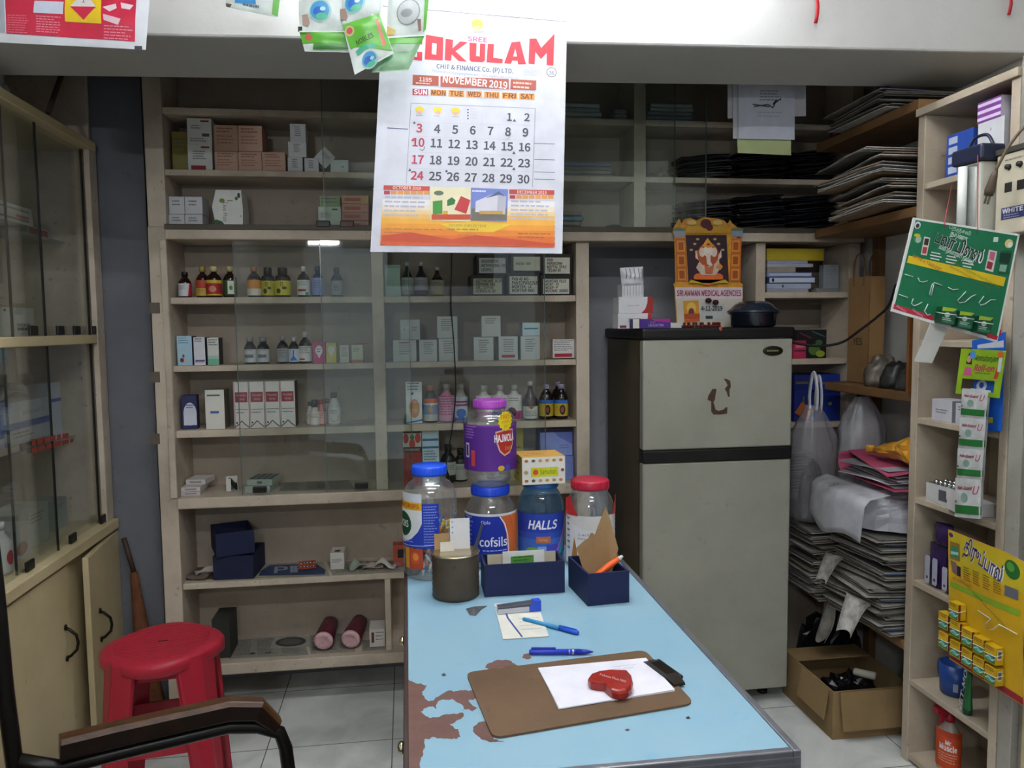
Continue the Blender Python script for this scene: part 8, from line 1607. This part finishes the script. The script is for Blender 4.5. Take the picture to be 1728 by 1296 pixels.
mb = card3(MB(), q3, M('#1f5ab8', .4), .0012); print_quad(mb, q3[3], q3[2], q3[1], q3[0], pxdecor(bp, [('e', 1657, 651, 9, 10, '#c6ccd6'), ('e', 1657, 650, 4, 5, '#1f4aa0'), ('q', [(1650, 582), (1694, 574), (1694, 586), (1650, 588)], '#b9bcc4'), ('r', 1669, 704, 1676, 714, '#c9b81c'), ('q', [(1672, 560), (1690, 556), (1690, 566), (1672, 570)], '#a8243c')]))
tag(mb.build('hanging_card', loc=bo), 'blue display card behind the lime green one and the sachet strip', 'display card')
white = M('#b9bbb9', .25, 0, .15, 40)
for j, (dx, X) in enumerate(((0, Xh - .030), (14, Xh - .010))):
    yl = [655, 704, 756, 806, 872]
    for i in range(4):
        x0a, x0b = 1624 - i * 4 + dx, 1620 - i * 3 + dx; w_ = 44 if j == 0 else 34
        px = [(x0a, yl[i]), (x0a + w_, yl[i] + 4), (x0b + w_ - 1, yl[i + 1] + 4), (x0b, yl[i + 1])]
        c = xcard(px, X); o_ = sum(c, Vector()) / 4; TL, TR, BR, BL = [v - o_ for v in c]; n_ = (BR - BL).cross(TL - BL).normalized()
        f = lambda u, v, s=1: BL.lerp(BR, u).lerp(TL.lerp(TR, u), v) + n_ * s * .006 * math.sin(PI * u) ** .6 * math.sin(PI * v) ** .7
        mb = MB().grid(f, 10, 8, white); mb.grid(lambda u, v: f(1 - u, v, -.5), 10, 8, white)
        dd = [('r', .04, .10, .96, .32, '#1f6a2c'), ('e', .45, .52, .13, .12, '#7a9a8a')]
        if j == 0: dd += [('t', 'Hair-Guard', .42, .72, .09, '#8f2438', {'w': .56, 'b': .03, 'sl': .15}), ('t', 'U', .82, .62, .22, '#b0445a', {'sl': .2}), ('e', .08, .40, .04, .03, '#2a2a2a')]
        fn = lambda x, y, l, W=(BR - BL).length, H=(TL - BL).length: f(min(1, max(0, x / W)), min(1, max(0, y / H))) + n_ * (.0005 + l)
        print_map(mb, (BR - BL).length, (TL - BL).length, dd, fn, (BR - BL).length / 8)
        o = mb.build('sachet', loc=o_)
        tag(o, [['silver green sachet, topmost of the strip hanging in front', 'silver green sachet, second down the strip hanging in front', 'silver green sachet, third down the strip hanging in front', 'silver green sachet, lowest of the strip hanging in front'], ['crumpled sachet topmost in the strip hanging behind', 'crumpled sachet second down the strip hanging behind', 'crumpled sachet third down the strip hanging behind', 'crumpled sachet lowest in the strip hanging behind']][j][i], 'sachet', None)
# yellow balm card
yp = [(1600, 893), (1722, 942), (1728, 1192), (1602, 1112)]; y3 = xcard(yp, Xh - .028); yo = sum(y3, Vector()) / 4; q3 = [v - yo for v in y3]; TL, TR, BR, BL = q3
yc_ = thing('hanging_card', 'yellow balm display card with curled corner hanging low on the bookcase post', 'display card', yo); W = (BR - BL).length; H = (TL - BL).length
def yf(u, v): return BL.lerp(BR, u).lerp(TL.lerp(TR, u), v) + Vector((.018 * max(0, u - .55) ** 2 * max(0, v - .4) / .12, 0, -.03 * max(0, u - .75) * max(0, v - .7) * 12 * .5))
nY = Vector((-1, 0, 0))
mb = MB().grid(yf, 14, 14, M('#bf971c', .35)); mb.grid(lambda u, v: yf(1 - u, v) - nY * .0012, 14, 14, M('#b9b5a6', .6))
DY = pxdecor(yp, [('q', [(1603, 898), (1719, 945), (1721, 1000), (1604, 955)], '#b3a01e'), ('e', 1606, 903, 4, 4, '#3a2a5a'), ('q', [(1604, 913), (1622, 919), (1623, 949), (1604, 943)], '#8a6a1c'), ('q', [(1606, 920), (1620, 925), (1620, 944), (1606, 939)], '#2f7a5a'), ('q', [(1606, 930), (1620, 933), (1620, 938), (1606, 935)], '#9ac0b5'), ('t', 'திருப்பால்', 1660.8, 957.5, 20, '#d6d4cc', {'w': 67, 'rot': -.30, 'f': F_TAMIL, 'b': .05}), ('t', 'திருப்பால்', 1660, 957, 20, '#2a2a6a', {'w': 65, 'rot': -.30, 'f': F_TAMIL, 'b': .025}), ('e', 1706, 960, 10, 16, '#1f5a24'), ('e', 1704, 955, 5, 8, '#4f8a34'),
     ('q', [(1605, 945), (1615, 950), (1624, 975), (1608, 965)], '#7a5a5a'), ('q', [(1617, 955), (1624, 958), (1624, 974), (1618, 972)], '#2a2030')] + [('l', 1629 + 17 * i, 958 + 7 * i, 1642 + 17 * i, 6, 4.2, 1.6, '#6a4a14') for i in range(4)] + [('q', [(1697, 988), (1715, 995), (1716, 1014), (1697, 1006)], '#5a5a66'),
     ('q', [(1604, 980), (1719, 1031), (1719, 1042), (1604, 989)], '#7a9a24'), ('t', 'Sole Distributor Health Product Enterprises', 1655, 1012, 4.5, '#3a5a14', {'w': 96, 'rot': -.40}), ('l', 1610, 976, 1660, 1, 3, 3, '#a8782a'), ('q', [(1603, 1104), (1727, 1184), (1727, 1190), (1603, 1110)], '#8f1f2c'), ('t', 'Traditional Ayurvedic Medicine', 1665, 1148.5, 4, '#c98a8a', {'w': 100, 'rot': -.58}), ('q', [(1603, 1099), (1727, 1178), (1727, 1185), (1603, 1105)], '#8f1f2c')])
print_map(mb, W, H, DY, lambda x, y, l: yf(x / W, y / H) + nY * (.0004 + l), W / 14); mb.build('card', yc_)
MB().tube([PX(x, y, Xh - .034) - yo for x, y in ((1650, 1030), (1668, 1042), (1672, 1044), (1664, 1052), (1666, 1062), (1676, 1062), (1686, 1054), (1694, 1058), (1716, 1070))], .0012, elm, 6).build('elastic_loop', yc_)
ybx = [(1622, 1030)] + [(1604 + 20 * i, 1047 + 14 * i) for i in range(5)] + [(1604 + 20 * i, 1080 + 14.5 * i) for i in range(5)]
ylab = ['yellow balm box alone in the uppermost row of the yellow card'] + ['yellow balm box, %s in the middle row of the yellow card' % s for s in ('first from the paper heap', 'second from the paper heap', 'third from the paper heap', 'fourth from the paper heap', 'last towards the viewer')] + ['yellow balm box, %s in the bottom row of the yellow card' % s for s in ('first from the paper heap', 'second from the paper heap', 'third from the paper heap', 'fourth from the paper heap', 'last towards the viewer')]
for i, (px, py) in enumerate(ybx):
    c = PX(px, py, Xh - .0305); w_ = .037 if i else .035; h_ = .043; d_ = .022
    mb = MB().box(-d_, 0, -w_/2, w_/2, -h_/2, h_/2, M('#c09a14', .4))
    print_quad(mb, (-d_, w_/2, -h_/2), (-d_, -w_/2, -h_/2), (-d_, -w_/2, h_/2), (-d_, w_/2, h_/2), [('r', .05, .05, .95, .5, '#2f6a3c'), ('e', .5, .28, .38, .16, '#4a9a8a'), ('s', [(.1, .25), (.4, .4), (.7, .2), (.95, .35)], .06, '#b9cfc5'), txt(.1, .9, .9, 2, .12, .05, '#6a4a14')])
    print_quad(mb, (-d_, -w_/2, -h_/2), (0, -w_/2, -h_/2), (0, -w_/2, h_/2), (-d_, -w_/2, h_/2), [('r', .2, .3, .8, .9, '#b9b6a8'), ('r', .3, .4, .7, .8, '#5a5a4a')] if i in (5, 10) else [('r', 0, 0, .3, 1, '#6a2a1c')])
    mb.tube([(-.001, w_/2 + .0005, .002), (-d_ - .0008, w_/2, -.001), (-d_ - .0008, -w_/2, .001), (-.001, -w_/2 - .0005, .005)], .0011, elm, 6)
    tag(mb.build('balm_box', loc=c), ylab[i], 'carton')
